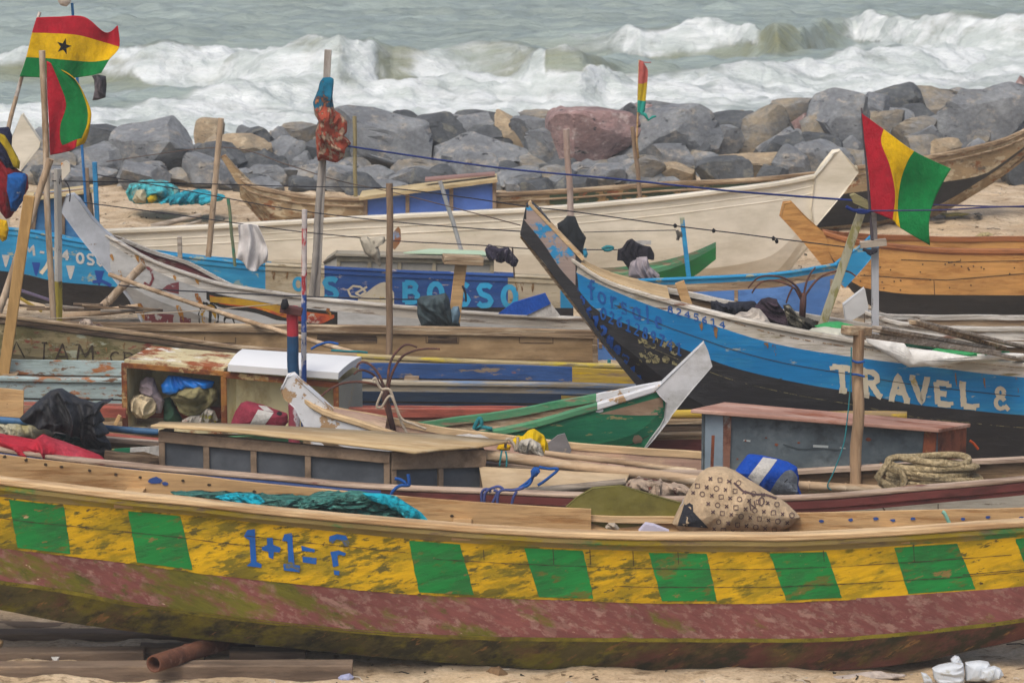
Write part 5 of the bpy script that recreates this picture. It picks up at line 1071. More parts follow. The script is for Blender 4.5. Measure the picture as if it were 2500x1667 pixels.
bundle('float', 'round white and blue float tied at the top of the thin blue pole', 'float', [(141, -14), (156, -22), (172, -12), (173, 6), (163, 17), (148, 14), (140, 0)], 47.1, .09, M('float_white', 'c4b8ac', [('2f6fa8', .35, (5, 5, 5), .02)], grain=((5, 5, 5), .1), rough=.5), 1, fold=.05)
bundle('rag', 'grey torn rag hanging just below the star flag', 'cloth', k(1, 1, [(752, 622), (800, 612), (868, 625), (875, 700), (865, 800), (800, 822), (757, 826), (775, 740), (772, 660)]), 44.5, .03, cloth('rag_grey_dark', '6a6468', [('3a3c42', .3, (5, 5, 1.5), .05)]), 8, fold=.8)
plank('post', 'blue painted post beside a bare one left of the turquoise net', 'post', (231, 396), (240, 600), 48.4, .06, .06, M('post_cyan', '2b7fae', [('1c5f8c', .3, (5, 5, 3), .06)], rough=.7)); plank('post', 'bare brown post touching the blue one left of the turquoise net', 'post', (212, 410), (222, 600), 48.5, .045, .045, w_cab)
o = MB().prism([(150, 398), (162, 392), (171, 400), (172, 418), (153, 440), (150, 425)], 46, .04).build('board', M('board_white_orange', 'c4beb0', [('c07a1c', .25, (4, 4, 2), .02)], grain=((5, 5, 5), .1))); tag(o, 'small white and orange painted stem tip behind the left posts', 'board')
pole('bamboo_pole', 'thick short bamboo propped against the white stem at the left', 'pole', (352, 645), (246, 752), 43.0, .05, bamboo, nodes=3)
pole('bamboo_pole', 'long slender bamboo pole slanting down across the white canoe to the freezer', 'pole', (268, 670), (866, 862), 42.7, .027, bamboo_h, Y1=40.15, nodes=7, bend=.03)
pole('bamboo_pole', 'bamboo pole lying with a yellow tie, its splintered end right of the left posts', 'pole', (149, 776), (338, 750), 42.4, .045, bamboo_h, nodes=4)
plank('pole', 'flat split wood piece lying behind the splintered bamboo', 'pole', (330, 763), (391, 755), 42.3, .05, .02, w_old); pole('pipe', 'dark pipe lying behind the left posts', 'pole', (180, 745), (250, 747), 42.7, .03, w_dark)
plank('pole', 'long thin weathered batten at the left under the dark hull', 'pole', (36, 720), (103, 760), 42.6, .05, .03, yrail); plank('pole', 'purplish batten lying at the left under the dark hull', 'pole', (36, 704), (150, 742), 42.8, .05, .03, M('batten_purple', '6a5f74', grain=WG))
for i in range(7): plank('branch', 'loose weathered branch lying in the pile below the cyan canoe', 'branch', (20+i*45, 742+(i*37) % 24), (110+i*48, 752+(i*53) % 26), 42.2-.05*i, .03, .03, (w_dark, w_old, w_grey)[i % 3], group='loose branches piled at the left')
bundle('rag', 'crumpled beige and pink rag on the rail left of the slender bamboo', 'cloth', k(1, 2, [(630, 1310), (680, 1268), (730, 1275), (780, 1310), (830, 1300), (870, 1335), (908, 1350), (860, 1358), (640, 1335)]), 41.2, .08, cloth('rag_beige', 'bfae9c', [('8a5a5c', .25, (7, 7, 7), .04)]), 9)
# ---- posts in the middle
pole('bamboo_post', 'straight bamboo post standing in front of the rocks left of the wrapped pole', 'post', (541, 289), (498, 720), 46.7, .038, bamboo, nodes=6)
WP = T('wrapped_pole', 'tall grey pole pair wrapped in a cloth, tallest post in the middle', 'post', W(765, 860, 44.95), None)
MB().bar(W(801, 122, 44.95), W(766, 850, 44.95), .085, .085, n=8, side=Vector((1, 0, 0))).build('square_pole', M('pole_grey_white', 'a8a29a', [('8a8178', .4, (5, 5, 1.2), .08)], ((18, 18, 2), .3), .8, .2), WP, bevel=.006)
rough_tube(W(785, 392, 44.9), W(752, 850, 44.9), .036, .04, 3).build('round_pole', M('bamboo_greyed', '9c968e', [('7d776e', .35, (5, 5, 1.2), .08)], ((18, 18, 2), .3), .75, .2), WP, smooth=40)
m = pillow(k(2, 1, [(635, 638), (700, 632), (724, 655), (715, 692), (700, 700), (716, 850), (728, 905), (775, 935), (832, 1000), (830, 1085), (800, 1115), (866, 1180), (820, 1215), (805, 1290), (742, 1338), (650, 1312), (590, 1322), (575, 1200), (572, 1080), (600, 1000), (565, 940), (550, 840), (590, 740), (608, 670)]), 44.8, .17, 11, .7, 5, na=96, nr=20, cen=(803, 300))
zc = W(800, 258, 44.8).z; m.m = [1 if sum(m.v[i].z for i in f)/4 > zc + .08*noise.noise(m.v[f[0]]*6) else 0 for f in m.f]
tag(m.build('cloth', [cloth('cloth_orange_print', 'a8503c', [('b59a82', .42, (14, 14, 9), .02), ('6a3a30', .12, (12, 12, 9), .02)]), cloth('cloth_teal_print', '13627e', [('a06a4a', .2, (6, 6, 5), .03), ('1c3c50', .2, (5, 5, 3), .05)])], smooth=True), 'patterned cloth wound on the tallest pole, teal above and orange red below', 'cloth')
pole('post', 'dark brown round post standing in front of the royal blue canoe section', 'post', (951, 448), (948, 905), 40.92, .038, pole_br)
TPo = pole('thin_post', 'thin post with a mossy cap before the rocks, right of the wrapped pole', 'post', (865, 284), (871, 560), 57.3, .032, M('post_mossy', '9c9068', [('7d7450', .35, (4, 4, 1.5), .08)], ((12, 12, 3), .25), .85, .2))
pole('stick', 'pale grey stick leaning left in front of the cream boat, above the crossbar post', 'pole', (1074, 443), (1136, 640), 47.5, .028, M('stick_grey', '9a9b9c', [('b8b8b8', .3, (5, 5, 2), .06)], ((12, 12, 3), .2)))
TP = T('crossbar_post', 'squat timber post with a flat crossbar on top, jacket tied to it', 'post', W(1110, 830, 42.6), None)
MB().bar(W(1126, 640, 42.6), W(1100, 860, 42.6), .14, .14, side=Vector((1, 0, 0))).build('post', w_fresh, TP, bevel=.01)
MB().bar(W(1082, 632, 42.55), W(1178, 636, 42.6), .3, .09).build('crossbar', w_old, TP, bevel=.01)
bundle('jacket', 'dark teal grey jacket tied to the squat crossbar post', 'jacket', k(2, 2, [(1405, 1110), (1440, 1085), (1560, 1075), (1640, 1058), (1668, 1110), (1680, 1190), (1730, 1260), (1760, 1330), (1440, 1330), (1405, 1240)]), 42.35, .16, tealc, 12, fold=.8, na=72)
bundle('rag', 'small blue rag knotted round the foot of the squat crossbar post', 'cloth', k(2, 2, [(1680, 1200), (1700, 1170), (1745, 1165), (1760, 1230), (1740, 1310), (1690, 1310)]), 42.25, .08, cloth('rag_denim', '6a8494', [('4a6a84', .3, (5, 5, 3), .06)]), 13)
pole('post', 'weathered pinkish post before the pink boulder, black cloth on its foot', 'post', (1382, 316), (1398, 600), 49.3, .042, M('post_pinkish', 'b3a196', [('9c867a', .35, (5, 5, 1.2), .08)], ((14, 14, 3), .25)), nodes=3)
bundle('cloth', 'black cloth bunched on the weathered pinkish post', 'cloth', k(3, 2, [(620, 425), (685, 430), (720, 520), (745, 560), (776, 605), (755, 680), (750, 755), (700, 725), (600, 625), (545, 540), (538, 490), (590, 460)]), 49.1, .14, cloth('cloth_black_green', '23272a'), 14, fold=.8)
bundle('rag', 'small cyan rag under the black cloth', 'cloth', k(3, 2, [(745, 700), (775, 690), (790, 740), (778, 772), (755, 765)]), 49.0, .05, cloth('rag_cyan', '2f86a8'), 15)
plank('post', 'slim flat cyan post in front of the green dinghy', 'post', (1665, 531), (1683, 690), 47.3, .06, .03, cyan, side=Vector((1, 0, 0)))
bundle('jacket', 'black jacket hung over a stake beside the green dinghy', 'jacket', k(3, 2, [(1035, 700), (1070, 690), (1110, 630), (1150, 612), (1190, 645), (1240, 668), (1305, 680), (1335, 740), (1332, 790), (1290, 780), (1240, 800), (1140, 800), (1125, 865), (1075, 795), (1028, 790)]), 45.5, .14, cloth('cloth_black_violet', '2a282e'), 16, fold=.8, na=72)
bundle('shirt', 'pale lilac grey shirt bunched below the black jacket', 'shirt', k(3, 2, [(1130, 810), (1190, 765), (1275, 760), (1295, 840), (1380, 910), (1375, 955), (1250, 965), (1120, 920)]), 45.4, .14, cloth('cloth_lilac_grey', 'a39ba0', var=.12), 17, fold=.9, na=72)
o = MB().prism(k(3, 2, [(1145, 635), (1230, 628), (1308, 630), (1308, 662), (1250, 662), (1240, 678)]), 45.6, .01).build('sheet', white_c); tag(o, 'small white card sticking up above the black jacket', 'card')
plank('post', 'small pale grey post behind the white canoe, left of the first bamboo post', 'post', (438, 577), (442, 700), 45.2, .055, .055, w_grey)
pole('stake', 'thin green flecked stake with a hook rope beside the white towel', 'pole', (557, 486), (574, 650), 45.3, .02, M('stake_greenish', '6f7a5c', [('3f7a60', .3, (7, 7, 4), .02)], grain=((9, 9, 3), .3)))
drape('towel', 'white towel folded over the line beside the first bamboo post', 'towel', k(1, 2, [(1952, 500), (2030, 490), (2112, 502)]), k(1, 2, [(1942, 775), (1990, 800), (2025, 862), (2100, 882), (2125, 840), (2190, 800)]), 44.7, cloth('towel_white', 'cfccca', var=.08, bump=.3), folds=1.6, amp=.045, mid=k(1, 2, [(1958, 620), (2050, 640), (2190, 690)]))
bundle('rag', 'cream work shirt knotted on the line left of the dark brown post', 'shirt', k(2, 2, [(930, 605), (985, 585), (1015, 612), (1060, 600), (1140, 598), (1142, 640), (1085, 680), (1100, 725), (1112, 830), (1095, 845), (1040, 780), (975, 735), (948, 665)]), 44.6, .09, cloth('cloth_cream_rag', 'aca594', [('8a8270', .25, (6, 6, 4), .06)]), 19, fold=1.1, na=84)
bundle('rag', 'dark purple patterned rags on the line left of the big canoe bow', 'cloth', k(2, 2, [(1960, 700), (1990, 656), (2080, 692), (2150, 680), (2195, 740), (2238, 790), (2215, 845), (2180, 842), (2165, 780), (2095, 815), (2050, 802), (2040, 760), (2000, 796), (1972, 762)]), 45.0, .08, cloth('cloth_purple_print', '34303e', [('85808a', .22, (18, 18, 18), .02)]), 20, fold=1.1, na=84)
plank('stake', 'short stake under the purple rags', 'pole', (1251, 603), (1256, 680), 45.2, .02, .02, w_dark)
o = MB().prism(k(2, 2, [(1203, 570), (1248, 515), (1268, 540), (1272, 620), (1262, 650), (1222, 702), (1203, 690)]), 47.9, .03).build('board', M('board_painted', '9c7048', [('8fa8c4', .25, (4, 4, 4), .03), ('a05a2a', .25, (5, 5, 5), .04)], grain=((5, 5, 5), .2))); tag(o, 'small painted wooden blade end behind the dark brown post', 'board')
BW = T('cover', 'blue and white striped board lying on the white canoe rail', 'board', W(1290, 765, 43.2), None)
MB().prism(k(3, 2, [(55, 1228), (180, 1135), (440, 1058), (485, 1145), (290, 1238)]), 43.1, .02).build('blue_part', cloth('board_blue', '1d4fa8'), BW); MB().prism(k(3, 2, [(290, 1238), (485, 1145), (560, 1240), (540, 1252), (300, 1252)]), 43.12, .018).build('white_part', white_c, BW)
# ---- painted posts by the freezer
rp_ = M('post_red', 'a02c38', [('b8a8a0', .08, (9, 9, 1.5), .02), ('6f2a30', .25, (5, 5, 2), .06)], rough=.6); bp_ = M('post_blue', '1c4468', [('7a2a38', .12, (6, 6, 3), .02)], rough=.6); wm = M('post_maroon_white', '8a3a48', [('c4bcc0', .35, (7, 7, 5), .02)], rough=.7)
PR = steps_pole('painted_post', 'stout post painted red above and blue below, in front of the white freezer lid', 'post', [(713, 748), (719, 1090)], 36.2, .058, [rp_, bp_, wm], [.22, .52])
KN = T('knot', 'weathered cross block with a black knot lashed on top of the red and blue post', 'block', W(708, 760, 36.1), None)
MB().bar(W(684, 752, 36.15), W(738, 762, 36.15), .1, .08).build('block', M('block_oxide', '5f3a38', grain=WG), KN, bevel=.01)
pillow(k(2, 2, [(285, 1160), (300, 1110), (340, 1105), (355, 1160), (330, 1190), (295, 1195)]), 36.05, .05, 3).build('knot', blackc, KN, smooth=True)
pw = M('pole_white_red', 'b9b3b2', [('a03038', .28, (9, 9, 2.2), .02), ('6a5a54', .05, (12, 12, 4), .02)], rough=.6); pr2 = M('pole_red_flaking', 'a82430', [('bcb4b2', .2, (9, 9, 2), .02)], rough=.6); pb2 = M('pole_blue_flaking', '23488c', [('b5b2b8', .32, (9, 9, 4), .02)], rough=.6); pw2 = M('pole_white_blue', 'b9b8bc', [('2a4a8c', .35, (9, 9, 4), .02)], rough=.6)
steps_pole('painted_pole', 'slim flaking pole, white and red above, blue below, beside the red and blue post', 'pole', [(743, 512), (741, 1060)], 36.45, .027, [pw, pr2, pw, pb2, pw2, pb2], [.09, .30, .39, .53, .66])
# ---- chest freezer
FZ = T('chest_freezer', 'rusty open fronted chest freezer with a white lid on its right half', 'freezer', W(560, 1045, 36.9), None)
frst = M('enamel_rusty', 'c4b890', [('8a4a22', .35, (3, 3, 3), .04), ('5c3018', .12, (5, 5, 5), .03), ('d8d4c8', .2, (4, 4, 4), .03)], ((9, 9, 9), .2), .7, .3); fru = M('frame_rust', '6f3c22', [('b8a070', .22, (5, 5, 5), .03), ('9c6a30', .3, (4, 4, 4), .06)], ((9, 9, 9), .3), .85, .4)
fin_ = M('liner_cream', 'e0d8b0', [('b09a60', .3, (3, 3, 1.6), .1), ('5a5030', .04, (9, 9, 2), .02)], ((9, 9, 9), .1), .6, .1); fsd = M('freezer_side', 'a8a698', [('b8a070', .1, (3, 3, 3), .05)], ((9, 9, 9), .1), .6, .1)
def F_(x, y, Y=36.6): return W(x, y, Y)
tl, tm, tr_ = F_(303, 886), F_(546, 907), F_(820, 932); bl, bm_, br = F_(306, 1048), F_(548, 1052), F_(822, 1056)
sh = Vector((.2, .82, .0)); up = Vector((0, 0, .004))
MB().slab([tl+up, tm+up, tm+sh+up, tl+sh+up][::1], -.03).build('top', frst, FZ)
MB().slab([tm+sh, tr_+sh, br+sh, bm_+sh], .02).slab([tl+sh, tm+sh, bm_+sh, bl+sh], .02).build('back_panel', fin_, FZ)
MB().slab([Z(tm, tm.z-.03)+Vector((.05, .32, 0)), Z(tr_, tr_.z-.03)+Vector((.04, .32, 0)), br+Vector((.04, .30, 0)), bm_+Vector((.05, .30, 0))], .02).build('added_liner_panel', fin_, FZ)  # added second back, set shallow so the right bay is less deeply shaded
MB().slab([tr_+Vector((.012, .02, -.02)), tr_+sh+Vector((.012, 0, -.02)), br+sh+Vector((.012, 0, 0)), br+Vector((.012, .02, 0))], .02).build('side_panel', fsd, FZ)
MB().slab([tl+Vector((0, .02, -.02)), tl+sh-Vector((0, 0, .02)), bl+sh, bl+Vector((0, .02, 0))], -.02).build('side_panel', fin_, FZ)
MB().slab([tm+Vector((0, .03, -.03)), tm+sh-Vector((0, 0, .03)), bm_+sh, bm_+Vector((0, .03, 0))], .03).build('divider', fin_, FZ)
MB().slab([bl, br, br+sh, bl+sh], .03).build('floor', frst, FZ)
fm = MB()
for a, b, w1 in ((tl, bl, .055), (tm, bm_, .06), (tr_, br, .055)): fm.bar(a, b, w1, .05, side=Vector((1, 0, 0)))
fm.bar(tl+Vector((0, -.003, -.02)), tm+Vector((0, -.003, -.02)), .05, .05).bar(tm+Vector((0, -.006, -.03)), tr_+Vector((0, -.006, -.03)), .05, .06)
fm.build('frame', fru, FZ, bevel=.006)
lm = MB(); la, lb_ = F_(556, 898, 36.52), F_(826, 918, 36.52); lc, ld = la+Vector((.09, .80, .02)), lb_+Vector((.2, .82, .02)); rows = []
for i in range(9):
    t = i/8; h = .022*math.sin(t*math.pi); rows.append([la.lerp(lc, t)+Vector((0, 0, h)), lb_.lerp(ld, t)+Vector((0, 0, h))])
lm.grid(rows); lm.build('lid', M('lid_white', 'e2e4e4', [('8a9096', .015, (9, 9, 9), .01)], ((5, 5, 5), .03), .45, .03, var=.03), FZ, thick=.07)
bundle('cloth', 'bright blue plastic sheet stuffed in the top of the rusty freezer', 'cloth', k(1, 3, [(1320, 470), (1380, 390), (1500, 400), (1640, 420), (1760, 440), (1740, 490), (1600, 480), (1480, 520), (1380, 550), (1330, 530)]), 36.74, .1, M('plastic_blue', '0a78d8', grain=((7, 7, 7), .15), rough=.4, spec=.5), 21, fold=.9)
bundle('sack', 'olive brown bundle of cloth inside the rusty freezer', 'cloth', k(1, 3, [(1390, 560), (1460, 510), (1560, 470), (1660, 455), (1780, 510), (1790, 580), (1720, 650), (1640, 710), (1540, 725), (1470, 690), (1440, 620)]), 36.74, .16, cloth('cloth_olive', '8f8862', [('6f6848', .3, (4, 4, 4), .1)]), 22, fold=1.2, na=72)
bundle('cloth', 'grey jacket hanging inside the left of the freezer opening', 'jacket', k(1, 3, [(1150, 440), (1200, 400), (1260, 410), (1300, 520), (1350, 600), (1320, 700), (1280, 700), (1270, 580), (1180, 540), (1140, 520)]), 36.8, .08, cloth('cloth_mauve', '93868c'), 23, fold=1)
bundle('sack', 'tan and grey sack low at the left of the freezer opening', 'sack', k(1, 3, [(1060, 600), (1090, 560), (1160, 545), (1250, 570), (1285, 630), (1270, 700), (1200, 745), (1110, 735), (1065, 670)]), 36.72, .12, cloth('cloth_tan', 'c0b090', [('5f5c60', .35, (3, 3, 4), .06)]), 24, fold=.8)
bundle('net', 'dark green net in the middle of the freezer opening', 'net', k(1, 3, [(1340, 580), (1400, 560), (1440, 660), (1490, 740), (1480, 800), (1340, 800)]), 36.9, .1, cloth('net_green', '2f4a3a'), 25)
bundle('rag', 'white and yellow rags at the freezer bottom right', 'cloth', k(1, 3, [(1490, 760), (1560, 720), (1640, 715), (1700, 650), (1760, 680), (1790, 760), (1740, 800), (1500, 800)]), 36.72, .08, cloth('rag_white_yellow', 'b0aaa0', [('b0a83a', .2, (8, 8, 8), .03), ('8f4a3a', .1, (9, 9, 9), .03)]), 26, fold=1)
m = pillow([(561, 1040), (574, 1005), (588, 984), (602, 979), (640, 988), (672, 1000), (702, 1010), (704, 1030), (690, 1046), (640, 1050)], 36.25, .16, 2, .1, 4)
pp = Paint(m); pp.quad((630, 1000), (668, 1008), (640, 1045), (606, 1042), 1, 8, 8, .004); pp.quad((630, 990), (650, 992), (668, 1006), (645, 1003), 1, 6, 4, .004); pp.disc(682, 1010, 7, 2, 5)
tag(m.build('bag', [cloth('bag_maroon', '8a3444'), white_c, blackc], smooth=50), 'maroon bag with a white stripe lying right of the freezer contents', 'bag')
rope('cord', 'thin teal cord on the white freezer lid edge', k(2, 3, [(700, 185), (780, 190), (850, 195), (920, 195), (1000, 205)]), 37.5, .012, rope_t); rope('cord', 'curved blue cord arching behind the flaking pole', k(2, 3, [(535, 175), (600, 140), (680, 120), (760, 135)]), 38.2, .014, rope_bl)
# ---- anchors
irn = M('iron_rusty', '4c3430', [('6f4636', .35, (9, 9, 9), .06)], ((20, 20, 20), .3), .8, .3)
def anchor(label, c_, r_, Y, shaft, prongs, rs, rp):
    R = T('grapnel_anchor', label, 'anchor', W(*k(c_, r_, [shaft[-1]])[0], Y), 'grapnel anchors of bent rods')
    MB().tube([W(*q, Y) for q in k(c_, r_, shaft)], rs, 9).build('shaft', irn, R, smooth=True)
    for i, pr in enumerate(prongs):
        P = [W(*q, Y + (.16*math.sin(i*2.4))*min(1, j*.35)) for j, q in enumerate(k(c_, r_, pr))]; Q = []
        for a in range(len(P)-1):
            p0, p1, p2, p3 = P[max(a-1, 0)], P[a], P[a+1], P[min(a+2, len(P)-1)]
            for j in range(5):
                t = j/5; Q.append(.5*((2*p1)+(p2-p0)*t+(2*p0-5*p1+4*p2-p3)*t*t+(3*p1-p0-3*p2+p3)*t**3))
        Q.append(P[-1]); n = len(Q); MB().tube(Q, [rp*(1-.35*i_/n) for i_ in range(n)], 7).build('prong', irn, R, smooth=True)
anchor('rusty grapnel anchor with five bent prongs standing in the white stemmed canoe', 2, 3, 34.7, [(1140, 500), (1140, 560), (1175, 700), (1225, 900)],
       [[(1150, 560), (1090, 480), (980, 447), (860, 445), (750, 470), (640, 540), (580, 618)], [(1150, 550), (1100, 400), (1030, 310), (965, 280), (925, 295), (908, 330)], [(1145, 560), (1060, 400), (980, 352), (925, 350), (885, 382)], [(1160, 540), (1172, 350), (1205, 240), (1285, 152), (1345, 140), (1405, 162)], [(1165, 550), (1190, 400), (1270, 250), (1370, 192), (1480, 172), (1592, 175)]], [.034, .036, .03, .026], .014)
anchor('rusty grapnel anchor with long curved prongs standing in the big azure canoe', 4, 2, 38.0, [(545, 1060), (538, 1150), (530, 1300)],
       [[(550, 1090), (640, 965), (740, 900), (860, 878), (925, 890), (972, 922)], [(545, 1080), (565, 980), (600, 900), (640, 850)], [(530, 1100), (490, 1010), (390, 940), (275, 918), (170, 935), (88, 1018)], [(528, 1110), (470, 1020), (330, 960), (220, 962), (160, 1000), (120, 1060)], [(522, 1110), (465, 1015), (425, 1070), (400, 1142)]], [.03, .036, .034], .013)
rope('rope', 'pale rope looped down from the rusty anchor by the green canoe', k(2, 3, [(1040, 430), (1060, 412), (1070, 430), (1110, 500), (1180, 510), (1230, 640), (1270, 760), (1330, 885)]), 34.55, .014, rope_p)
rope('rope', 'second pale rope strand running right from the anchor shaft', k(2, 3, [(1120, 520), (1075, 630), (1090, 655), (1120, 640), (1190, 560), (1275, 740), (1380, 790), (1480, 830)]), 34.5, .012, rope_p)
# ---- near left: bags, tarps, pipe
bundle('plastic_bag', 'torn black plastic bag draped over the blue pipe at the left', 'plastic bag', k(1, 3, [(160, 740), (230, 670), (320, 590), (410, 515), (490, 493), (560, 530), (650, 575), (790, 622), (860, 590), (932, 578), (850, 632), (815, 680), (860, 760), (800, 785), (860, 820), (902, 862), (840, 880), (905, 940), (918, 1010), (870, 1052), (800, 1030), (745, 1042), (712, 1000), (690, 905), (560, 870), (430, 838), (280, 800), (185, 770)]), 33.2, .2, plas_blk, 27, fold=1.1, fs=4, na=110, nr=20, cen=(185, 1030))
pole('pipe', 'dull blue pipe running from the black plastic bag to the low cabin', 'pipe', (-20, 1024), (386, 1055), 33.45, .032, M('pipe_blue', '3c6890', [('2f4a64', .3, (3, 3, 3), .08)], rough=.5))
bundle('sack', 'cream plastic sack under the black bag at the left edge', 'sack', k(1, 3, [(-40, 775), (100, 768), (250, 775), (380, 815), (445, 862), (420, 912), (200, 915), (-40, 900)]), 33.5, .15, cloth('sack_cream', 'b9b59c', [('a89a5c', .2, (3, 3, 3), .1)]), 28, fold=.6)
bundle('net', 'heap of dark green net below the black plastic bag', 'net', k(1, 3, [(405, 915), (450, 865), (560, 880), (700, 920), (720, 1000), (600, 990), (500, 960)]), 33.35, .12, cloth('net_dark_green', '2f4f40', [('5a6a5c', .4, (14, 14, 14), .02)]), 29)
bundle('tarpaulin', 'crimson tarpaulin heaped at the left edge below the sack', 'tarpaulin', k(1, 3, [(-40, 870), (60, 905), (180, 920), (270, 925), (325, 888), (400, 915), (520, 955), (700, 1012), (800, 1050), (862, 1082), (700, 1092), (400, 1070), (150, 1040), (-40, 1020)]), 32.75, .25, cloth('tarp_red', 'b02838', [('c04a5a', .3, (2, 2, 2), .12)]), 30, fold=.5, fs=3, na=80)
o = MB().prism(k(1, 3, [(-40, 492), (60, 498), (196, 515), (190, 735), (-40, 720)]), 35.9, .015).build('plywood_sheet', w_fresh); tag(o, 'square of tan plywood standing at the left edge', 'board')
PD = T('paddle', 'green and white paddle blade between the black bag and the low cabin', 'paddle', W(340, 1110, 33.0), None)
MB().prism(k(1, 3, [(915, 992), (1068, 983), (1066, 1018), (915, 1030)]), 33.05, .012).build('green_end', grn2, PD); MB().prism(k(1, 3, [(1068, 983), (1310, 968), (1310, 1050), (1180, 1012), (1066, 1018)]), 33.05, .012).build('white_end', white_c, PD)
plank('board', 'dark weathered board under the green and white paddle', 'board', (255, 1112), (390, 1128), 32.9, .05, .1, w_dark)
plank('board', 'brick red board lying left of the low cabin under the blue pipe', 'board', (255, 1070), (388, 1084), 33.9, .1, .1, redr); plank('board', 'short brick red board end just left of the rusty freezer', 'board', (240, 1006), (308, 1008), 36.5, .04, .1, redr); plank('stick', 'short tan stick leaning before the red board end left of the freezer', 'stick', (281, 1038), (293, 1013), 36.3, .04, .02, w_fresh)
# ---- net and boards in the front canoe
NT = T('fishing_net', 'turquoise and green fishing net heaped along the rail of the front canoe', 'net', W(820, 1260, 30.5), None)
netg = cloth('net_sea_green', '3f7a70', [('5a9488', .35, (7, 16, 24), .03), ('2f5a54', .25, (5, 12, 20), .03)]); nett = cloth('net_turquoise', '1ba6bc', [('3cc0d0', .3, (6, 16, 24), .03), ('1c7c90', .2, (6, 14, 20), .03)])
pillow([(415, 1200), (470, 1203), (530, 1205), (600, 1208), (640, 1212), (700, 1215), (770, 1210), (830, 1203), (875, 1199), (920, 1206), (960, 1214), (1000, 1235), (1035, 1262), (1000, 1285), (850, 1275), (700, 1262), (560, 1246), (450, 1226)], 30.45, .16, 5, 1.2, 9, na=120, nr=16, fdir=(.4, 1, 1.3)).build('net_mesh', netg, NT, smooth=True)
pillow([(525, 1212), (560, 1204), (600, 1204), (630, 1206), (648, 1225), (630, 1240), (560, 1234)], 30.3, .07, 7, 1, 9, fdir=(.4, 1, 1.3)).build('net_mesh', nett, NT, smooth=True)
pillow([(885, 1203), (930, 1204), (965, 1210), (1000, 1232), (1030, 1252), (1050, 1275), (1010, 1278), (975, 1252), (940, 1232), (900, 1218)], 30.28, .07, 8, 1, 9, fdir=(.4, 1, 1.3)).build('net_mesh', nett, NT, smooth=True)
o = MB().prism(k(3, 3, [(612, 1462), (700, 1385), (830, 1312), (1060, 1295), (1300, 1360), (1550, 1432), (1510, 1560), (1480, 1650), (1060, 1680), (900, 1620), (640, 1545)]), 30.85, .02).build('board', M('board_olive', '6f6a2c', [('7f7a40', .3, (3, 3, 3), .12), ('57521f', .25, (2, 2, 3), .1)], ((4, 4, 12), .2), .8, .2), bevel=.006); tag(o, 'olive painted board propped against the patterned bag in the front canoe', 'board')
MB().bar(W(1395, 1241, 30.8), W(1535, 1186, 30.8), .05, .02).build('edge', w_fresh, o)if False else None
bo = k(3, 3, [(1480, 1600), (1510, 1530), (1560, 1430), (1620, 1330), (1660, 1265), (1710, 1190), (1770, 1150), (1850, 1138), (1930, 1145), (2010, 1180), (2100, 1240)]) + k(4, 3, [(150, 1275), (250, 1340), (330, 1385), (420, 1450), (515, 1545), (440, 1620), (300, 1680), (0, 1690)]) + k(3, 3, [(1800, 1690), (1560, 1680)])
m = pillow(bo, 30.65, .30, 4, .18, 3, na=120, nr=26, cen=(1775, 1225)); pp = Paint(m); bag_n = 0
import itertools
def inpoly(x, y, P, mg=0):
    def t(x, y):
        r = False
        for (x1, y1), (x2, y2) in zip(P, P[1:]+P[:1]):
            if (y1 > y) != (y2 > y) and x < (x2-x1)*(y-y1)/(y2-y1)+x1: r = not r
        return r
    return all(t(x+a, y+b) for a, b in ((0, 0), (mg, 0), (-mg, 0), (0, -mg)))
for i, j in itertools.product(range(16), range(8)):
    x = 1600+i*22.5+j*1.5-(j % 2)*10; y = 1150+j*20+i*3.2
    if not inpoly(x, y, bo, 13) or (x < 1740 and y > 1215+abs(x-1690)*.4): continue
    t = (i+2*j) % 4
    if t in (0, 2): pp.line([(x-4, y-4), (x+4, y+4)], 2.8, 1, step=5); pp.line([(x-4, y+4), (x+4, y-4)], 2.8, 1, step=5)
    elif t == 1: pp.line(arc(x, y, 6, 6, 0, 360, 8), 1.8, 1, step=5)
    else: pp.line([(x-5, y-5), (x+5, y-5), (x+5, y+5), (x-5, y+5), (x-5, y-5)], 1.7, 1, step=5)
pp.text('NO', 1832, 1246, (26, -12), (-4, -18), 2.8, 1, adv=1.1); pp.line(k(3, 3, [(1985, 1270), (2060, 1340), (2150, 1365)]) + k(4, 3, [(240, 1370), (320, 1400)]), 5, 1)
pp.line([(1640, 1262), (1668, 1228), (1673, 1190)], 2, 2); pp.quad((1672, 1230), (1690, 1245), (1730, 1288), (1655, 1282), 3, 8, 8, .005); pp.disc(1682, 1245, 14, 3, 18)
tag(m.build('bag', [cloth('bag_tan', 'b8a284', var=.06), cloth('bag_print_brown', '5a4848'), white_c, cloth('bag_tear_dark', '2e3036')], smooth=50), 'tan bag printed with small crosses, rings and squares in the front canoe', 'bag')
o = MB().prism(k(3, 4, [(1205, 318), (1262, 256), (1330, 268), (1455, 318)]), 30.25, .05).build('tray', M('tray_white', 'b8b4c4', [('8a3a34', .06, (9, 9, 9), .02)], grain=((5, 5, 5), .1))); tag(o, 'small white tray behind the rail left of the patterned bag', 'tray')
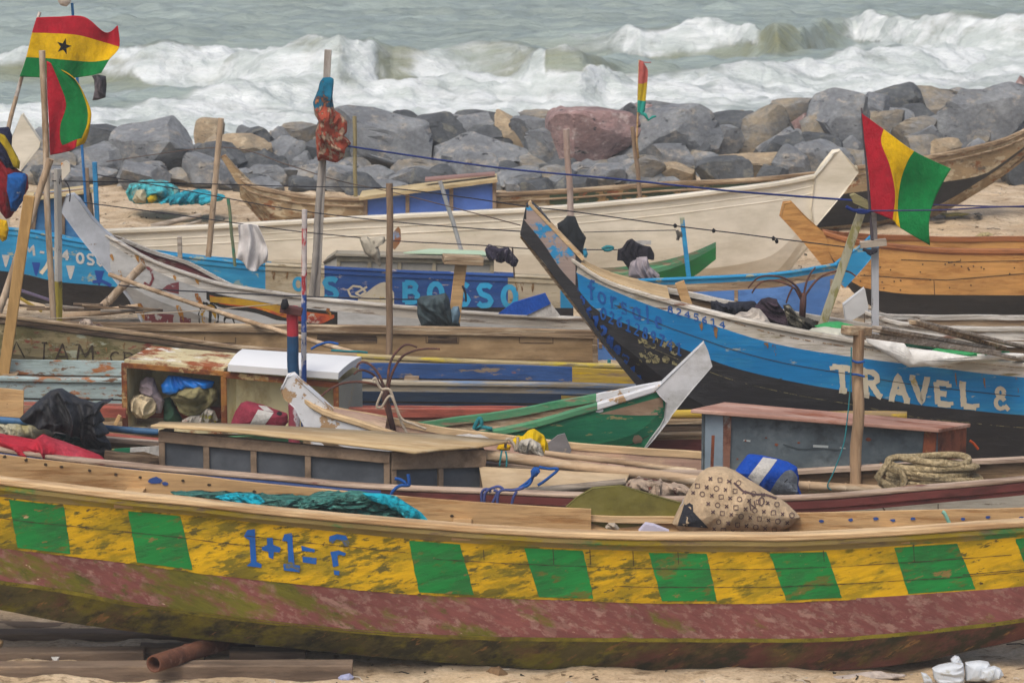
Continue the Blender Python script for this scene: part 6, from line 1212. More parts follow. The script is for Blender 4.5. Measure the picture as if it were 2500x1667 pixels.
# ---- middle right: bamboo, boards, bags, coil, box
pole('bamboo_pole', 'thick bamboo pole lying from the low cabin to the patterned bag', 'pole', (1160, 1108), (1760, 1180), 33.3, .05, bamboo_h, nodes=6)
pole('bamboo_pole', 'thinner bamboo pole lying just behind the thick one', 'pole', (1330, 1106), (1700, 1150), 33.6, .028, bamboo_h, nodes=4)
pole('bamboo_pole', 'bamboo pole lying behind the blue and white bag towards the rope coil', 'pole', (1930, 1184), (2200, 1196), 33.35, .042, bamboo_h, nodes=3)
o = MB().slab([W(1180, 1195, 32.75), W(1528, 1176, 32.95), W(1536, 1157, 33.25), W(1170, 1138, 33.2)], .03).build('board', M('plywood_pale', 'bba686', [('a38c6a', .35, (2, 4, 4), .1)], ((2, 9, 9), .2), .85, .2)); tag(o, 'pale plywood board lying right of the low cabin with blue twine over it', 'board')
pole('pole', 'round weathered log along the front of the pale plywood board', 'pole', (1262, 1202), (1528, 1176), 32.75, .032, w_grey)
bundle('rag', 'heap of beige and red rags between the plywood board and the patterned bag', 'cloth', k(3, 3, [(1095, 1290), (1130, 1245), (1220, 1228), (1330, 1240), (1450, 1275), (1600, 1300), (1640, 1330), (1600, 1390), (1400, 1400), (1200, 1345)]), 32.9, .15, cloth('rag_heap', 'b09c88', [('7a4034', .16, (9, 9, 9), .03), ('6a5c4a', .25, (7, 7, 7), .06)]), 33, fold=1.3, na=80)
bundle('cloth', 'bright yellow cloth on the thick bamboo pole in front of the green canoe', 'cloth', k(3, 3, [(165, 925), (200, 890), (255, 888), (300, 842), (350, 828), (430, 880), (462, 950), (476, 1045), (430, 1045), (330, 1000), (200, 985)]), 33.85, .12, cloth('cloth_bright_yellow', 'd8b408'), 34, fold=.8)
bundle('cloth', 'off white cloth bunched in front of the bright yellow one', 'cloth', k(3, 3, [(195, 990), (240, 920), (320, 905), (400, 950), (436, 1045), (300, 1035), (220, 1020)]), 33.65, .1, cloth('cloth_offwhite', 'b8b2a4', [('8a8474', .2, (8, 8, 8), .05)]), 35, fold=1)
bundle('cloth', 'small yellow rag with rope loops left of the bright yellow cloth', 'cloth', k(3, 3, [(40, 990), (60, 955), (110, 945), (160, 965), (150, 1003), (70, 1005)]), 33.7, .06, yelc, 36)
rope('rope', 'pale rope loops beside the yellow cloth', k(3, 3, [(115, 985), (120, 920), (150, 915), (185, 960), (200, 1010), (215, 940), (215, 895)]), 33.55, .014, rope_p)
bundle('sack', 'white sack end between the low cabin and the green canoe', 'sack', k(2, 3, [(1660, 905), (1740, 880), (1850, 875), (1960, 890), (2020, 920), (1850, 925)]), 33.95, .12, cloth('sack_white', 'bfbab0'), 37)
o = MB().prism(k(3, 3, [(455, 950), (540, 880), (600, 865), (655, 1000), (640, 1040), (470, 1010)]), 34.95, .02).build('board', M('board_slate', '7a7878', [('b8a888', .22, (5, 5, 3), .03)], grain=((5, 5, 9), .2))); tag(o, 'slate grey board end leaning on the green canoe by the yellow cloth', 'board')
for i, q in enumerate(([(1220, 1235), (1270, 1245), (1310, 1280), (1250, 1300), (1205, 1340), (1185, 1385)], [(1330, 1200), (1340, 1270), (1330, 1290), (1270, 1290)])): rope('cord', 'blue cord knotted on the maroon rail below the cabin corner', k(2, 3, q), 32.2, .016, rope_bl, group='blue cord ends at the cabin corner')
for i, q in enumerate(([(1935, 1465), (1935, 1350), (1975, 1320), (2010, 1345)], [(1955, 1465), (1965, 1350), (2060, 1300), (2110, 1320)], [(2010, 1460), (2060, 1350), (2030, 1330)], [(2060, 1470), (2080, 1340), (2200, 1330), (2280, 1310)], [(2175, 1485), (2190, 1400), (2220, 1340)])): rope('lashing', 'violet blue lashing wound round the maroon rail below the plywood board', k(2, 3, q), 32.18-.01*i, .013, cloth('rope_violet', '4a5488'), group='violet lashings on the maroon rail')
for i, q in enumerate(([(360, 1150), (350, 1200), (300, 1260), (230, 1310)], [(350, 1190), (310, 1280), (240, 1312), (100, 1360)], [(390, 1140), (470, 1155), (545, 1160), (440, 1250), (380, 1290)])): rope('cord', 'blue twine strand on the pale plywood board', k(3, 3, q), 32.7-.02*i, .014, rope_bl, group='blue twine on the plywood board')
bundle('knot', 'frayed bright blue tassel at the end of the twine on the plywood', 'rope', k(3, 3, [(320, 1170), (345, 1140), (390, 1140), (400, 1180), (370, 1215), (325, 1235)]), 32.65, .05, rope_bl, 38, fold=1.5, fs=12)
for i, q in enumerate(([(65, 1130), (75, 1060), (85, 1005)], [(122, 1140), (125, 1060), (115, 1010)])): rope('cord', 'thin teal cord hanging from the thick bamboo pole', k(3, 3, q), 33.2, .008, rope_t, group='teal cords on the thick bamboo')
rope('lashing', 'teal lashing knot on the green canoe rail', k(2, 3, [(1870, 830), (1890, 780), (1920, 740), (1930, 800), (1890, 830), (1940, 815), (2020, 830)]), 35.3, .02, rope_t)
rope('cord', 'short green rope end over the front canoe stringer', k(3, 4, [(360, 240), (400, 190), (440, 168), (465, 175)]), 30.95, .014, rope_t); rope('cord', 'pale mint ribbon over the stringer at the right of the front canoe', k(4, 4, [(1680, 165), (1700, 180), (1740, 262)]), 30.3, .018, cloth('ribbon_mint', '8cc4b0'))
bundle('rope', 'small bundle of tangled pale rope at the sawn end of the stringer', 'rope', k(3, 4, [(930, 290), (960, 255), (1010, 258), (1050, 300), (1000, 312)]), 30.4, .06, rope_p, 39, fold=1.4, fs=14)
# blue and white bag with the grey pocket
m = pillow(k(3, 3, [(1995, 1175), (2050, 1100), (2100, 1038)]) + k(4, 3, [(130, 1038), (200, 1046), (330, 1075), (420, 1100), (490, 1140), (505, 1225), (500, 1290), (530, 1372), (270, 1372), (90, 1300)]), 33.15, .17, 6, .12, 3, na=90, nr=20)
pp = Paint(m); pp.quad(*k(4, 3, [(212, 1062), (328, 1082), (175, 1285), (88, 1222)]), 1, 10, 12, .004); pp.band(k(4, 3, [(268, 1340), (330, 1240), (400, 1172), (440, 1165), (500, 1235)]), k(4, 3, [(268, 1362), (330, 1362), (400, 1362), (440, 1362), (500, 1362)]), 1881, 1948, 2, 5, 8, .005)
pp.line(k(4, 3, [(320, 1360), (360, 1290), (410, 1240), (450, 1290), (500, 1360)]), 3, 3); pp.disc(1915, 1120, 9, 3, 10)
tag(m.build('bag', [cloth('bag_blue', '1448a8', var=.08), white_c, cloth('bag_grey', '6f767e'), blackc], smooth=50), 'blue bag with a broad white stripe and grey end in front of the metal box', 'bag')
# metal box
MX = T('metal_box', 'long slate grey metal box with a rusty red lid behind the rope coil', 'box', W(2000, 1185, 34.2), None)
slate = M('metal_slate', '4f5a60', [('6a7478', .3, (2, 2, 2.5), .1), ('3c4448', .25, (3, 3, 4), .06), ('7a4a34', .03, (7, 7, 7), .02)], ((6, 6, 6), .15), .5, .15, spec=.4); slt = M('metal_pale_slate', '8494a0', [('76868f', .3, (3, 3, 3), .1)], ((6, 6, 6), .1), .55, .1)
lidr = M('lid_rusty_rose', 'a8806f', [('8a5238', .3, (1.4, 2, 3), .06), ('c0a090', .25, (1, 3, 3), .08)], ((3, 9, 9), .25), .8, .3); rst = M('rust_bright', '8a4e34', [('5f3424', .3, (4, 4, 4), .06), ('b08848', .12, (5, 5, 5), .03)], ((9, 9, 9), .3), .9, .4)
xl, xr = 1718, 2289
A0, A1, A2, A3 = W(xl, 1008, 34.03), W(xr, 1050, 34.03), W(xr+70, 1040, 34.68), W(xl+70, 990, 34.68)
B0, B1_ = W(xl, 1190, 34.03), W(xr, 1215, 34.03); bz = B0.z
mp_ = MB().slab([B0, B1_, A1, A0], -.02); q_ = Paint(mp_)
for x, y, r in ((1895, 1085, 5), (1870, 1068, 3), (1950, 1080, 4), (2120, 1072, 7), (2270, 1078, 5), (2060, 1150, 4), (2150, 1130, 3), (1820, 1075, 3), (2010, 1160, 3), (1800, 1120, 3), (2215, 1110, 3)): q_.disc(x, y, r, 1, r*.7)
q_.line([(1985, 1088), (2022, 1090)], 6, 2); q_.line([(1815, 1074), (1832, 1076)], 4, 2); q_.line([(1912, 1084), (1950, 1096), (2010, 1094), (2050, 1098)], 3, 3); q_.line([(2050, 1092), (2064, 1094)], 3, 2)
mp_.build('front_panel', [slate, rst, M('scrape_pale', 'a8b0b0', grain=((9, 9, 9), .1), bump=0), M('dent_dark', '3a4448', grain=((9, 9, 9), .1), bump=0)], MX)
MB().slab([Z(A1, bz)+Vector((.003, .0, 0)), Z(A2, bz)+Vector((.003, 0, 0)), A2+Vector((.003, 0, 0)), A1+Vector((.003, 0, 0))], .02).build('end_panel', rst, MX)
MB().slab([Z(A3, bz), Z(A2, bz), A2, A3], .02).slab([Z(A0, bz), Z(A3, bz), A3, A0], .02).build('back_panel', slate, MX)
MB().slab([W(1720, 1190, 34.0), W(1765, 1192, 34.0), W(1765, 1012, 34.0), W(1722, 1008, 34.0)], -.02).build('door_strip', slt, MX)
MB().bar(W(1741, 1062, 33.985), W(1738, 1140, 33.985), .03, .012, side=Vector((1, 0, 0))).build('slot', rst, MX)
MB().bar(W(1776, 1013, 33.99), W(1770, 1190, 33.99), .075, .02, side=Vector((1, 0, 0))).build('corner_post', M('post_rust_pale', '7f5a48', [('9aa09c', .25, (5, 5, 3), .05), ('5f3828', .3, (5, 5, 3), .05)], rough=.8), MX)
MB().bar(W(2272, 1052, 33.99), W(2262, 1190, 33.99), .12, .02, side=Vector((1, 0, 0))).build('corner_post', rst, MX)
L0, L1_, L2, L3 = W(1686, 999, 33.9), W(2292, 1047, 33.9), W(2370, 1034, 34.72), W(1768, 981, 34.72)
MB().slab([L0, L1_, L2, L3], .035).build('lid', lidr, MX, bevel=.008)
rope('wire', 'short orange wire sticking out beside the rusty box corner', k(4, 3, [(1905, 925), (1940, 950), (1975, 995)]), 34.2, .014, cloth('wire_orange', 'a84a24'))
# rope coil
rc = M('rope_coir', 'b9a782', [('9a8862', .4, (30, 30, 30), .06)], ((50, 50, 50), .4), .95, .8)
RC = MB(); cx0 = W(2275, 1178, 33.15); rnd = random.Random(3)
for i in range(8):
    ph = rnd.uniform(0, 6); a_, b_ = (.44, .41, .43, .38, .42, .35, .40, .30)[i]+rnd.uniform(-.015, .015), .17+rnd.uniform(-.02, .02); P = []
    for j in range(41):
        t = j/40*2*math.pi; P.append(cx0 + Vector((a_*math.cos(t)+.03*math.sin(i*2.1), b_*math.sin(t), -.13+.05*i+.045*math.cos(t+.4)*(1-(i % 2)*.6)*-.6+.018*math.sin(2*t+ph))))
    RC.tube(P, .034, 8, caps=False)
P = [W(*q, 32.95) for q in k(4, 3, [(1400, 1340), (1340, 1330), (1370, 1240), (1330, 1180), (1240, 1150), (1260, 1080), (1200, 1160), (1150, 1220), (1200, 1280), (1290, 1310), (1250, 1345), (1180, 1330)])]
RC.tube(P, .036, 8); tag(RC.build('rope_coil', rc, smooth=True), 'thick coil of coir rope on the maroon rail in front of the metal box', 'rope')
# post with crossbar planks
PO = T('timber_post', 'straight timber post with a crossbar head, standing before the metal box', 'post', W(2086, 1205, 33.4), None)
rough_tube(W(2097, 805, 33.4), W(2087, 1215, 33.4), .052, .055, 0, n=12).build('post', M('post_tan', 'a08466', [('8a6f54', .35, (6, 6, 1.2), .08), ('b89c7c', .2, (7, 7, 1), .06)], ((20, 20, 2), .3), .75, .25), PO, smooth=40)
MB().bar(W(2064, 806, 33.35), W(2118, 808, 33.5), .14, .08).build('crossbar', w_old, PO, bevel=.01)
rope('lashing', 'blue cord tied twice round the timber post before the metal box', k(4, 3, [(935, 265), (985, 285), (1045, 275)]), 33.33, .012, rope_bl); rope('lashing', 'second blue cord ring on the timber post, level with the lettering', k(4, 3, [(928, 380), (985, 385), (1045, 400)]), 33.33, .011, rope_bl)
rope('cord', 'thin green cord hanging left of the timber post down to the bamboo', k(4, 3, [(935, 160), (925, 500), (900, 760), (870, 960), (790, 1180), (740, 1290), (770, 1330)]), 33.3, .006, rope_t)
for i, (a, b, mt_, wd, ht) in enumerate([((2066, 812), (2434, 862), w_grey, .10, .05), ((2140, 800), (2420, 850), w_grey, .10, .035), ((2140, 808), (2500, 878), w_grey, .09, .03), ((2228, 787), (2450, 850), w_old, .07, .04), ((2230, 783), (2520, 852), w_grey, .12, .03)]):
    plank('plank', ['brown plank resting on the crossbar head of the timber post', 'pale plank second in the stack behind the crossbar head', 'long pale plank under the stack, reaching furthest down right', 'dark narrow plank in the stack at the right', 'wide greyish plank at the top of the stack at the right'][i], 'plank', a, b, 33.7+.25*i, wd, ht, mt_, Y1=36.5+.3*i)
# ---- things in the big canoe
bundle('sheet', 'white woven sheet draped over the big canoe rail above the capital lettering', 'tarpaulin', k(4, 3, [(1050, 60), (1180, 75), (1345, 90), (1380, 172), (1600, 185), (1900, 235), (2130, 255), (2230, 205), (2360, 212), (2360, 240), (2100, 268), (1900, 268), (1640, 316), (1405, 322), (1345, 290), (1200, 205), (1060, 120)]), 36.85, .07, M('woven_white', 'd8d8d4', [('c4c2ba', .25, (3, 3, 3), .1)], ((40, 40, 40), .08), .6, .1, var=.05), 41, fold=.35, na=110, nr=18, cen=(2235, 877))
bundle('sheet', 'crumpled translucent white sheet in the big canoe left of the crossbar', 'tarpaulin', k(4, 2, [(555, 1390), (610, 1350), (720, 1335), (860, 1350), (960, 1380), (960, 1440), (760, 1425), (580, 1410)]), 37.4, .15, M('sheet_translucent', 'b8b8a8', [('9ca08c', .3, (4, 4, 4), .1)], ((9, 9, 9), .1), .5, .1), 42, fold=.9)
bundle('tarpaulin', 'small green tarpaulin folded in the big canoe behind the translucent sheet', 'tarpaulin', k(4, 2, [(630, 1330), (720, 1305), (840, 1298), (960, 1325), (880, 1360), (740, 1340)]), 37.55, .12, cloth('tarp_green', '3c9a5c'), 43)
bundle('tarpaulin', 'green tarpaulin strip beneath the plank stack at the right', 'tarpaulin', k(4, 3, [(1585, 190), (1620, 170), (1780, 205), (1900, 190), (2240, 195), (2130, 256), (1900, 240), (1650, 200)]), 37.0, .1, MC['tarp_green'], 44)
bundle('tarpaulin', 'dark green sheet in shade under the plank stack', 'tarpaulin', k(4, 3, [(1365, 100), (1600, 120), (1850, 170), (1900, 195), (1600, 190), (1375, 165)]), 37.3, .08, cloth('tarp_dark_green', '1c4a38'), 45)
bundle('cloth', 'red cloth on the grey white canoe at the right edge', 'cloth', k(4, 2, [(2000, 1420), (2100, 1412), (2200, 1418), (2280, 1460), (2350, 1510), (2250, 1492), (2100, 1450)]), 41.0, .12, cloth('cloth_crimson', 'a01c30'), 46)
bundle('clothes', 'flat dark navy trousers lying in the big canoe', 'clothes', k(3, 2, [(1795, 1125), (1900, 1150), (2000, 1130), (2160, 1130), (2200, 1180), (2050, 1230), (1980, 1255), (1800, 1200)]), 37.9, .15, cloth('cloth_navy_dark', '2b2d36'), 47, fold=.9)
bundle('clothes', 'plum coloured jacket heaped in the big canoe beside the anchor', 'jacket', k(3, 2, [(2160, 1170), (2210, 1110), (2270, 1095), (2340, 1110)]) + k(4, 2, [(330, 1130), (380, 1200), (430, 1270), (440, 1340), (330, 1350), (230, 1260)]), 37.8, .2, cloth('cloth_plum', '463842', [('2c2830', .35, (4, 4, 4), .1)]), 48, fold=1)
bundle('clothes', 'white shirt crumpled on the big canoe rail before the plum jacket', 'shirt', k(3, 2, [(1980, 1250), (2030, 1220), (2090, 1225), (2140, 1182), (2200, 1190), (2260, 1260), (2310, 1345), (2200, 1330), (2090, 1300)]), 37.45, .15, cloth('cloth_white_shirt', 'bdb4a8', [('948a7c', .2, (6, 6, 6), .1)]), 49, fold=1, na=72)
bundle('clothes', 'olive and black clothes heaped right of the plum jacket', 'clothes', k(4, 2, [(375, 1160), (420, 1150), (470, 1210), (530, 1270), (640, 1290), (650, 1330), (580, 1380), (430, 1370)]), 37.7, .16, cloth('cloth_olive_black', '3c3a34', [('8f8a78', .22, (4, 4, 4), .04)]), 50, fold=1)
plank('post', 'short stub of timber sticking up in the big canoe bow', 'post', (1659, 688), (1684, 760), 37.7, .1, .05, w_fresh, side=Vector((1, 0, 0)))
st_o = M('post_white_olive', 'a8a48c', [('8a8450', .3, (6, 6, 2.5), .03), ('4f4a3c', .14, (9, 9, 2), .02)], ((15, 15, 2), .25), .8, .3)
LP = T('leaning_post', 'pale peeling post leaning right with a wooden block head, in the big canoe', 'post', W(2005, 800, 38.0), None)
MB().bar(W(2106, 508, 38.0), W(2000, 815, 38.0), .085, .085, n=4, side=Vector((1, 0, 0))).build('post', st_o, LP, bevel=.006)
MB().prism(k(4, 2, [(925, 260), (960, 248), (1065, 300), (1085, 350), (1065, 362), (950, 315)]), 38.0, .06).build('block', M('block_olive', '8a835c', grain=WG), LP, bevel=.006)
UP = T('upright_post', 'upright white flaking post with a short plank crosspiece, under the right flag', 'post', W(2137, 800, 38.05), None)
steps = MB().bar(W(2131, 520, 38.05), W(2134, 592, 38.05), .07, .07, side=Vector((1, 0, 0))).build('upper_post', M('post_upper_dark', '6f6464', [('8f8a88', .3, (6, 6, 2), .05)], grain=WG), UP, bevel=.005)
MB().bar(W(2136, 605, 38.05), W(2137, 820, 38.05), .075, .075, side=Vector((1, 0, 0))).build('lower_post', M('post_lower_white', 'aeb0b4', [('6a665c', .2, (8, 8, 2.5), .02)], ((12, 12, 2), .2), .7, .3), UP, bevel=.005)
MB().bar(W(2100, 598, 37.95), W(2164, 591, 37.95), .1, .07).build('crosspiece', w_grey, UP, bevel=.006)
rope('lashing', 'black cord bound under the crosspiece of the upright post', k(4, 2, [(1030, 700), (1080, 715), (1140, 710), (1100, 730), (1070, 725), (1100, 745)]), 37.9, .02, rope_d); rope('lashing', 'dark blue cord wound on the head of the leaning post', k(4, 2, [(890, 352), (960, 385), (1010, 380), (1060, 392), (1090, 385), (1040, 400), (980, 395)]), 37.9, .02, rope_b)
o = MB().prism([(2014, 770), (2062, 786), (2068, 800), (2020, 790)], 38.4, .03).build('board', w_dark); tag(o, 'dark board end between the two posts of the big canoe', 'board')
# ---- lines strung between the posts
rope('line', 'blue line running from the cloth wrapped pole to the leaning post at the right', [(848, 357), (1200, 408), (1500, 437), (1766, 465), (1900, 476), (2090, 490)], [44.8, 43.5, 42, 40.2, 39.3, 38], .012, rope_b)
rope('line', 'violet line from the leaning post to the right edge, crossing the flag', k(4, 2, [(1090, 386), (1300, 384), (1700, 378), (2000, 360), (2350, 348), (2600, 344)]), 37.75, .009, cloth('rope_purple', '3f3f6a')); rope('line', 'second violet line above the sand at the right edge', k(4, 2, [(1590, 336), (1900, 345), (2350, 356), (2600, 362)]), 38.6, .008, MC['rope_purple'])
rope('line', 'long dark line from the white square post past the bamboo and dark post', [(128, 442), (420, 447), (700, 455), (943, 460), (1120, 480), (1285, 504), (1400, 517), (1659, 553), (1800, 570), (1900, 583), (2062, 603)], [40.6, 43, 44, 41, 40, 39, 39, 39, 38.6, 38.3, 38], .007, rope_d)
rope('line', 'thin dark line from the blue post towards the big canoe bow', [(238, 427), (450, 465), (700, 510), (943, 540), (1130, 556), (1272, 565)], [46, 45.5, 45, 44, 42, 38], .007, rope_d)
rope('line', 'thin line carrying the towel and the rags', [(206, 495), (450, 527), (700, 562), (877, 580), (957, 588), (1190, 600), (1310, 608), (1507, 610)], [46, 45, 44.8, 44.7, 44.7, 45, 45.2, 45.4], .007, rope_d)
rope('line', 'thin brown line from the first bamboo post top to the rocks at the right', [(260, 395), (545, 360), (700, 402), (820, 440), (943, 466), (1060, 495), (1270, 550)], [47, 46.7, 45.8, 45.3, 44, 43, 38.5], .006, cloth('rope_brown', '5f5048'))
rope('line', 'low dark line crossing the white canoe', [(290, 696), (393, 707), (700, 722), (943, 730), (1020, 731)], [42.9, 42.8, 42.7, 42.5, 42.3], .008, rope_d); rope('line', 'thin pale line rising to the red and blue post', [(60, 780), (300, 770), (500, 757), (690, 741)], [40, 39, 37.5, 36.1], .006, rope_p)
rope('line', 'short grey line between the jackets and the blue post', [(1424, 567), (1560, 564), (1650, 562)], 45.5, .007, rope_g)
for i, (x, y) in enumerate([(1648, 550), (1742, 562), (1888, 581), (1896, 588)]): bundle('knot', 'small black knot on the long dark line at the right', 'knot', [(x-5, y), (x, y-5), (x+5, y-1), (x+4, y+6), (x-2, y+7)], 38.7, .03, blackc, 60+i, group='knots on the long dark line')
rope('cord', 'black cord ends dangling at the pale stem tip', k(1, 2, [(530, 140), (560, 180), (575, 250), (570, 310)]), 43.4, .008, rope_d); rope('cord', 'black cord hanging down from the squat crossbar post', k(2, 2, [(1775, 1000), (1800, 1060), (1805, 1130)]), 42.4, .012, rope_d)
rope('cord', 'teal cord knotted on the line right of the cyan rag', k(3, 2, [(905, 700), (950, 680), (995, 690), (960, 708), (920, 705)]), 45.3, .022, rope_t)
rope('cord', 'raffia strands hanging from the slim cyan post', k(3, 2, [(1520, 545), (1530, 590), (1525, 625), (1545, 560), (1555, 600)]), 47.1, .02, rope_g)
# ---- net on the sand and things there
NS = T('fishing_net', 'turquoise net heap lying on the sand in front of the rocks', 'net', W(400, 495, 57), None)
pillow(k(1, 2, [(1030, 230), (1060, 170), (1150, 140), (1260, 135), (1370, 150), (1440, 185), (1480, 220), (1450, 290), (1300, 320), (1150, 325), (1060, 300)]), 57.0, .45, 3, 1, 4, na=80).build('net_mesh', cloth('net_turq_far', '4fb4bc', [('8aa89c', .3, (6, 6, 9), .06)]), NS, smooth=True)
pillow(k(1, 2, [(1290, 315), (1400, 260), (1520, 222), (1640, 228), (1760, 245), (1850, 270), (1820, 300), (1700, 320), (1450, 322)]), 56.6, .4, 4, 1, 4, na=80).build('net_mesh', cloth('net_turq_far2', '2fa8bc', [('1f8ca0', .3, (6, 6, 9), .06)]), NS, smooth=True)
bundle('float', 'yellow float in the turquoise net on the sand', 'float', k(1, 2, [(1205, 280), (1240, 240), (1280, 245), (1292, 290), (1250, 322), (1215, 315)]), 56.5, .15, cloth('float_yellow', 'b8a024'), 5, fold=.1); bundle('sack', 'tan sack in the turquoise net, left of the yellow float', 'sack', k(1, 2, [(1085, 290), (1120, 215), (1180, 210), (1210, 270), (1195, 320), (1110, 322)]), 56.5, .15, cloth('sack_tan', 'a8a084'), 6)
pole('driftwood', 'grey driftwood branch lying on the sand below the turquoise net', 'branch', (368, 555), (492, 525), 53.5, .05, w_grey, r1=.03); pole('driftwood', 'thin driftwood stick leaning from the branch to the sand', 'branch', (330, 587), (492, 538), 52.6, .02, w_grey)
# ---- foreground beams, pipe, litter
bmw = M('beam_dark', '7c6b5b', [('5a4c40', .35, (1, 4, 5), .1), ('8a7660', .22, (1.3, 3, 6), .05)], ((1.5, 8, 16), .35), .95, .4)
def beam(label, x0, x1, y0, y1, h, Y, wd=.16):
    p0, p1 = W(x0, y0, Y), W(x1, y1, Y); mb = MB(); n = 14; secs = []
    for i in range(n+1):
        q = p0.lerp(p1, i/n); j = noise.noise((i*.7, Y*3, 0))*.008
        secs.append([q+Vector((0, 0, -h)), q+Vector((0, 0, -.012+j)), q+Vector((0, .012, j)), q+Vector((0, wd, j+.006)), q+Vector((0, wd, -h))])
    tag(mb.sweep(secs).build('beam', bmw, smooth=30), label, 'beam', 'timber beams lying under the front canoe')
beam('dark beam end nearest under the canoe at the far left, thinnest of the four', -120, 215, 1523, 1533, .12, 31.45)
beam('second beam from the back under the front canoe, left', -200, 560, 1545, 1546, .14, 30.95)
beam('third beam from the back, passing behind the rusty pipe', -200, 350, 1594, 1590, .14, 30.25)
beam('longest and nearest beam, along the bottom left edge', -300, 860, 1628, 1622, .16, 29.75, .16)
beam('rounded log end lying under the canoe right of the pipe', 560, 745, 1590, 1592, .12, 30.3); beam('plank half sunk in the sand left of the pipe mouth', 340, 620, 1580, 1582, .06, 30.45)
PA, PB = W(375, 1620, 29.5), W(640, 1535, 31.0); pm = MB(); d_ = (PB-PA).normalized(); a_ = d_.cross(Vector((0, 0, 1))).normalized(); b_ = a_.cross(d_); secs = []
for p0, r in ((PA+d_*1.2, .052), (PA+d_*.01, .052), (PA, .060), (PA, .070), (PA+d_*.012, .075), (PA+d_*.5, .074), (PA+d_*.52, .080), (PA+d_*.56, .074), (PB, .074)):
    secs.append([p0+(a_*math.cos(q*math.pi/12)+b_*math.sin(q*math.pi/12))*r for q in range(24)])
pm.sweep(secs, caps=False); tag(pm.build('roller_pipe', M('pipe_rust', '6a4534', [('4f3026', .35, (4, 4, 4), .08), ('8a7060', .15, (4, 4, 4), .05)], ((14, 14, 14), .3), .85, .4), smooth=40), 'rusty hollow roller pipe lying under the front canoe at the left', 'pipe')
pole('log', 'small log end at the far left edge of the sand', 'log', (-60, 1560), (4, 1574), 30.5, .045, w_fresh)
sty = M('foam_white', 'c4ccd4', [('a3a49c', .2, (9, 9, 9), .05)], grain=((12, 12, 12), .12), rough=.6, bump=.05, var=.05)
FT = T('foam_tray', 'broken white foam packing tray on the sand at the lower right', 'packaging', W(2360, 1660, 29.7), None)
for i, (q, Yq, th) in enumerate((([(1600, 1450), (1650, 1425), (1740, 1405), (1850, 1405), (1860, 1480), (1855, 1560), (1740, 1566), (1640, 1560), (1610, 1520)], 29.65, .09), ([(1868, 1400), (1990, 1385), (2062, 1398), (2085, 1440), (2075, 1530), (1960, 1545), (1868, 1540)], 29.72, .08), ([(1750, 1372), (1785, 1342), (1818, 1350), (1840, 1385), (1838, 1440), (1760, 1440)], 29.8, .05), ([(2000, 1460), (2110, 1428), (2160, 1450), (2182, 1495), (2150, 1528), (2040, 1548), (1985, 1520)], 29.58, .06), ([(1505, 1478), (1550, 1490), (1590, 1530), (1600, 1562), (1530, 1562)], 29.62, .03))):
    pillow(k(4, 4, q), Yq, th, i+2, .25, 9, flat=.22, nr=16, na=64).build('foam_block', sty, FT, smooth=30)
bundle('cloth', 'white cloth strip with red marks half buried in the sand at the lower right', 'cloth', k(4, 4, [(130, 1575), (500, 1545), (900, 1500), (1050, 1475), (1180, 1468), (1260, 1500), (1380, 1490), (1390, 1515), (1200, 1540), (900, 1560), (600, 1580)]), 29.75, .06, cloth('cloth_litter', 'b5aaa2', [('8a4a40', .15, (6, 6, 6), .04)]), 52, na=80)
bundle('litter', 'crumpled clear plastic bottle on the sand at the bottom, left of centre', 'litter', k(2, 4, [(755, 1520), (780, 1500), (850, 1485), (888, 1515), (880, 1550), (760, 1550)]), 29.75, .05, M('plastic_clear', '9aa0c0', grain=((9, 9, 9), .2), rough=.3), 53); bundle('cup', 'small white plastic cup between two beams at the lower left', 'litter', k(1, 4, [(420, 1352), (488, 1350), (478, 1400), (440, 1402)]), 30.1, .035, white_c, 54, fold=.05)
bundle('litter', 'small white scrap on the sand under the canoe near the middle', 'litter', k(3, 4, [(1160, 1560), (1190, 1542), (1235, 1550), (1240, 1570)]), 29.65, .03, white_c, 55); bundle('driftwood', 'brown seaweed clump under the middle of the front canoe', 'seaweed', k(2, 4, [(1960, 1480), (2010, 1435), (2080, 1440), (2150, 1490), (2080, 1510), (2000, 1505)]), 29.85, .08, cloth('weed', '7a6248'), 56, fold=1.3)
for i, (q, Yq, hx, lb) in enumerate([([(1735, 610), (1770, 600), (1805, 615), (1800, 635), (1745, 636)], 53, '34363c', 'black lump on the sand below the right flag'), ([(1600, 440), (1660, 420), (1710, 425), (1705, 448), (1610, 450)], 55.5, '3c3c3e', 'dark flat lump on the sand right beside the right flag'), ([(2150, 395), (2190, 375), (2215, 385), (2212, 410), (2150, 415)], 57.5, '26282e', 'black lump on the sand near the right edge'), ([(2095, 425), (2150, 415), (2165, 432), (2120, 440)], 57.2, 'b0b0ac', 'white scrap on the sand beside the right edge black lump'), ([(1940, 600), (1990, 570), (2060, 560), (2100, 580), (2000, 605)], 54, 'a89a70', 'straw coloured clump on the sand at the right'), ([(1650, 410), (1800, 400), (1910, 410), (1850, 428), (1700, 432)], 56, '8a8048', 'green weed patch on the sand right of the right flag'), ([(1940, 410), (1980, 402), (2010, 420), (1970, 440)], 56, '55524c', 'grey lump on the sand beyond the weed patch')]):
    bundle('lump', lb, 'debris', k(4, 2, q), Yq, .12, cloth('lump%s' % hx, hx), 70+i, fold=.6)
lt = MB(); rl = random.Random(9)
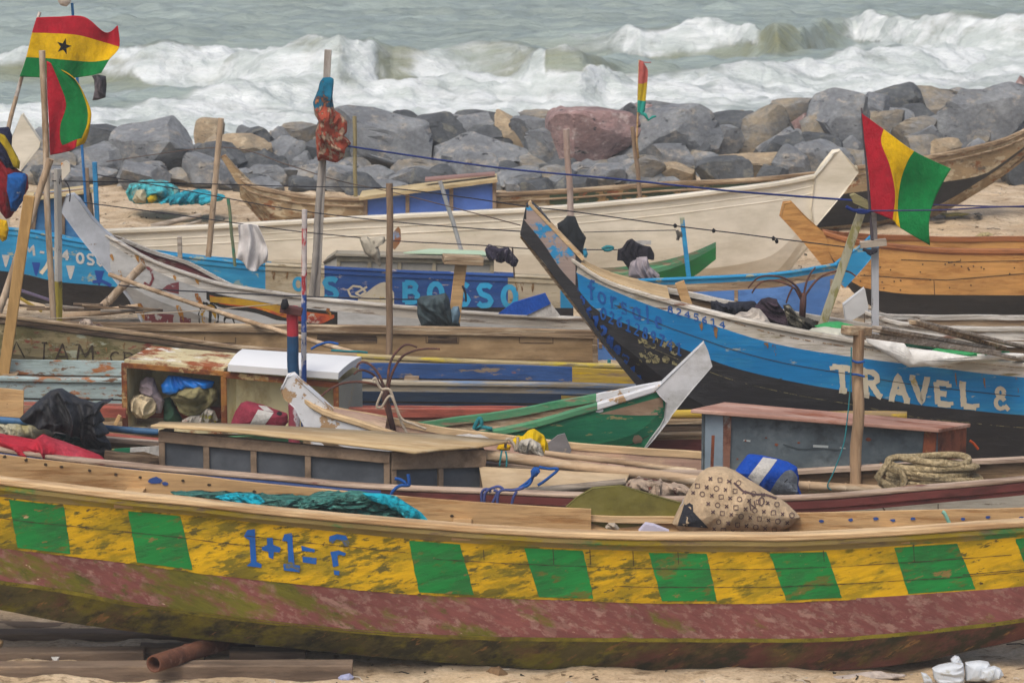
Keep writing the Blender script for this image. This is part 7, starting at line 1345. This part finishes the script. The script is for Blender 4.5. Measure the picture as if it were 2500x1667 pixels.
for i in range(1500):
    if i < 430: x = rl.uniform(-9, 9); y = rl.uniform(28.6, 31)
    else: x = rl.uniform(-11, 13); y = rl.uniform(47, 62)
    z = float(gz(x, y)); r = rl.uniform(.008, .03)*(1.6 if y > 40 else 1)
    v = [Vector((x, y, z))+Vector((rl.uniform(-1, 1), rl.uniform(-1, 1), rl.uniform(-.2, .7)))*r for _ in range(5)]
    lt.add(v, [(0, 1, 2), (0, 2, 3), (0, 3, 4), (1, 2, 4), (1, 3, 4), (2, 3, 4)], rl.choice([0, 0, 1, 1, 2]))
for i in range(110):
    x = rl.uniform(-6, 6) if i < 60 else rl.uniform(-9, 11); y = rl.uniform(29.2, 30.9) if i < 60 else rl.uniform(49, 61); z = float(gz(x, y))+.008; a = rl.uniform(0, 3.14); l = rl.uniform(.05, .22)
    lt.tube([Vector((x, y, z)), Vector((x+l*.5*math.cos(a), y+l*.5*math.sin(a), z+.012)), Vector((x+l*math.cos(a+.3), y+l*math.sin(a+.3), z+.005))], .006, 5, rl.choice([0, 1, 2]))
tag(lt.build('beach_litter', [cloth('bit_dark', '3c3830'), cloth('bit_brown', '77654e'), cloth('bit_pale', 'b8b0a4')], L=Vector((0, 40, 0))), 'scattered shell, wood and charcoal bits on the sand', 'litter', kind='stuff')

# ---- thin sea haze
hz = MB(); x0, x1, y0, y1, z0, z1 = -80, 80, -4, 170, -5, 9.5
hz.add([(x0, y0, z0), (x1, y0, z0), (x1, y1, z0), (x0, y1, z0), (x0, y0, z1), (x1, y0, z1), (x1, y1, z1), (x0, y1, z1)], [(3, 2, 1, 0), (4, 5, 6, 7), (0, 1, 5, 4), (1, 2, 6, 5), (2, 3, 7, 6), (3, 0, 4, 7)])
hm = bpy.data.materials.new('haze'); hm.use_nodes = True; hn = hm.node_tree; hn.nodes.remove(hn.nodes['Principled BSDF'])
pv = hn.nodes.new('ShaderNodeVolumePrincipled'); pv.inputs['Color'].default_value = (.86, .9, .92, 1); pv.inputs['Density'].default_value = .0012
hn.links.new(pv.outputs[0], hn.nodes['Material Output'].inputs['Volume'])
tag(hz.build('haze', hm, L=Vector((0, 0, 0))), 'thin pale sea haze in the air over the beach', 'haze', kind='stuff')
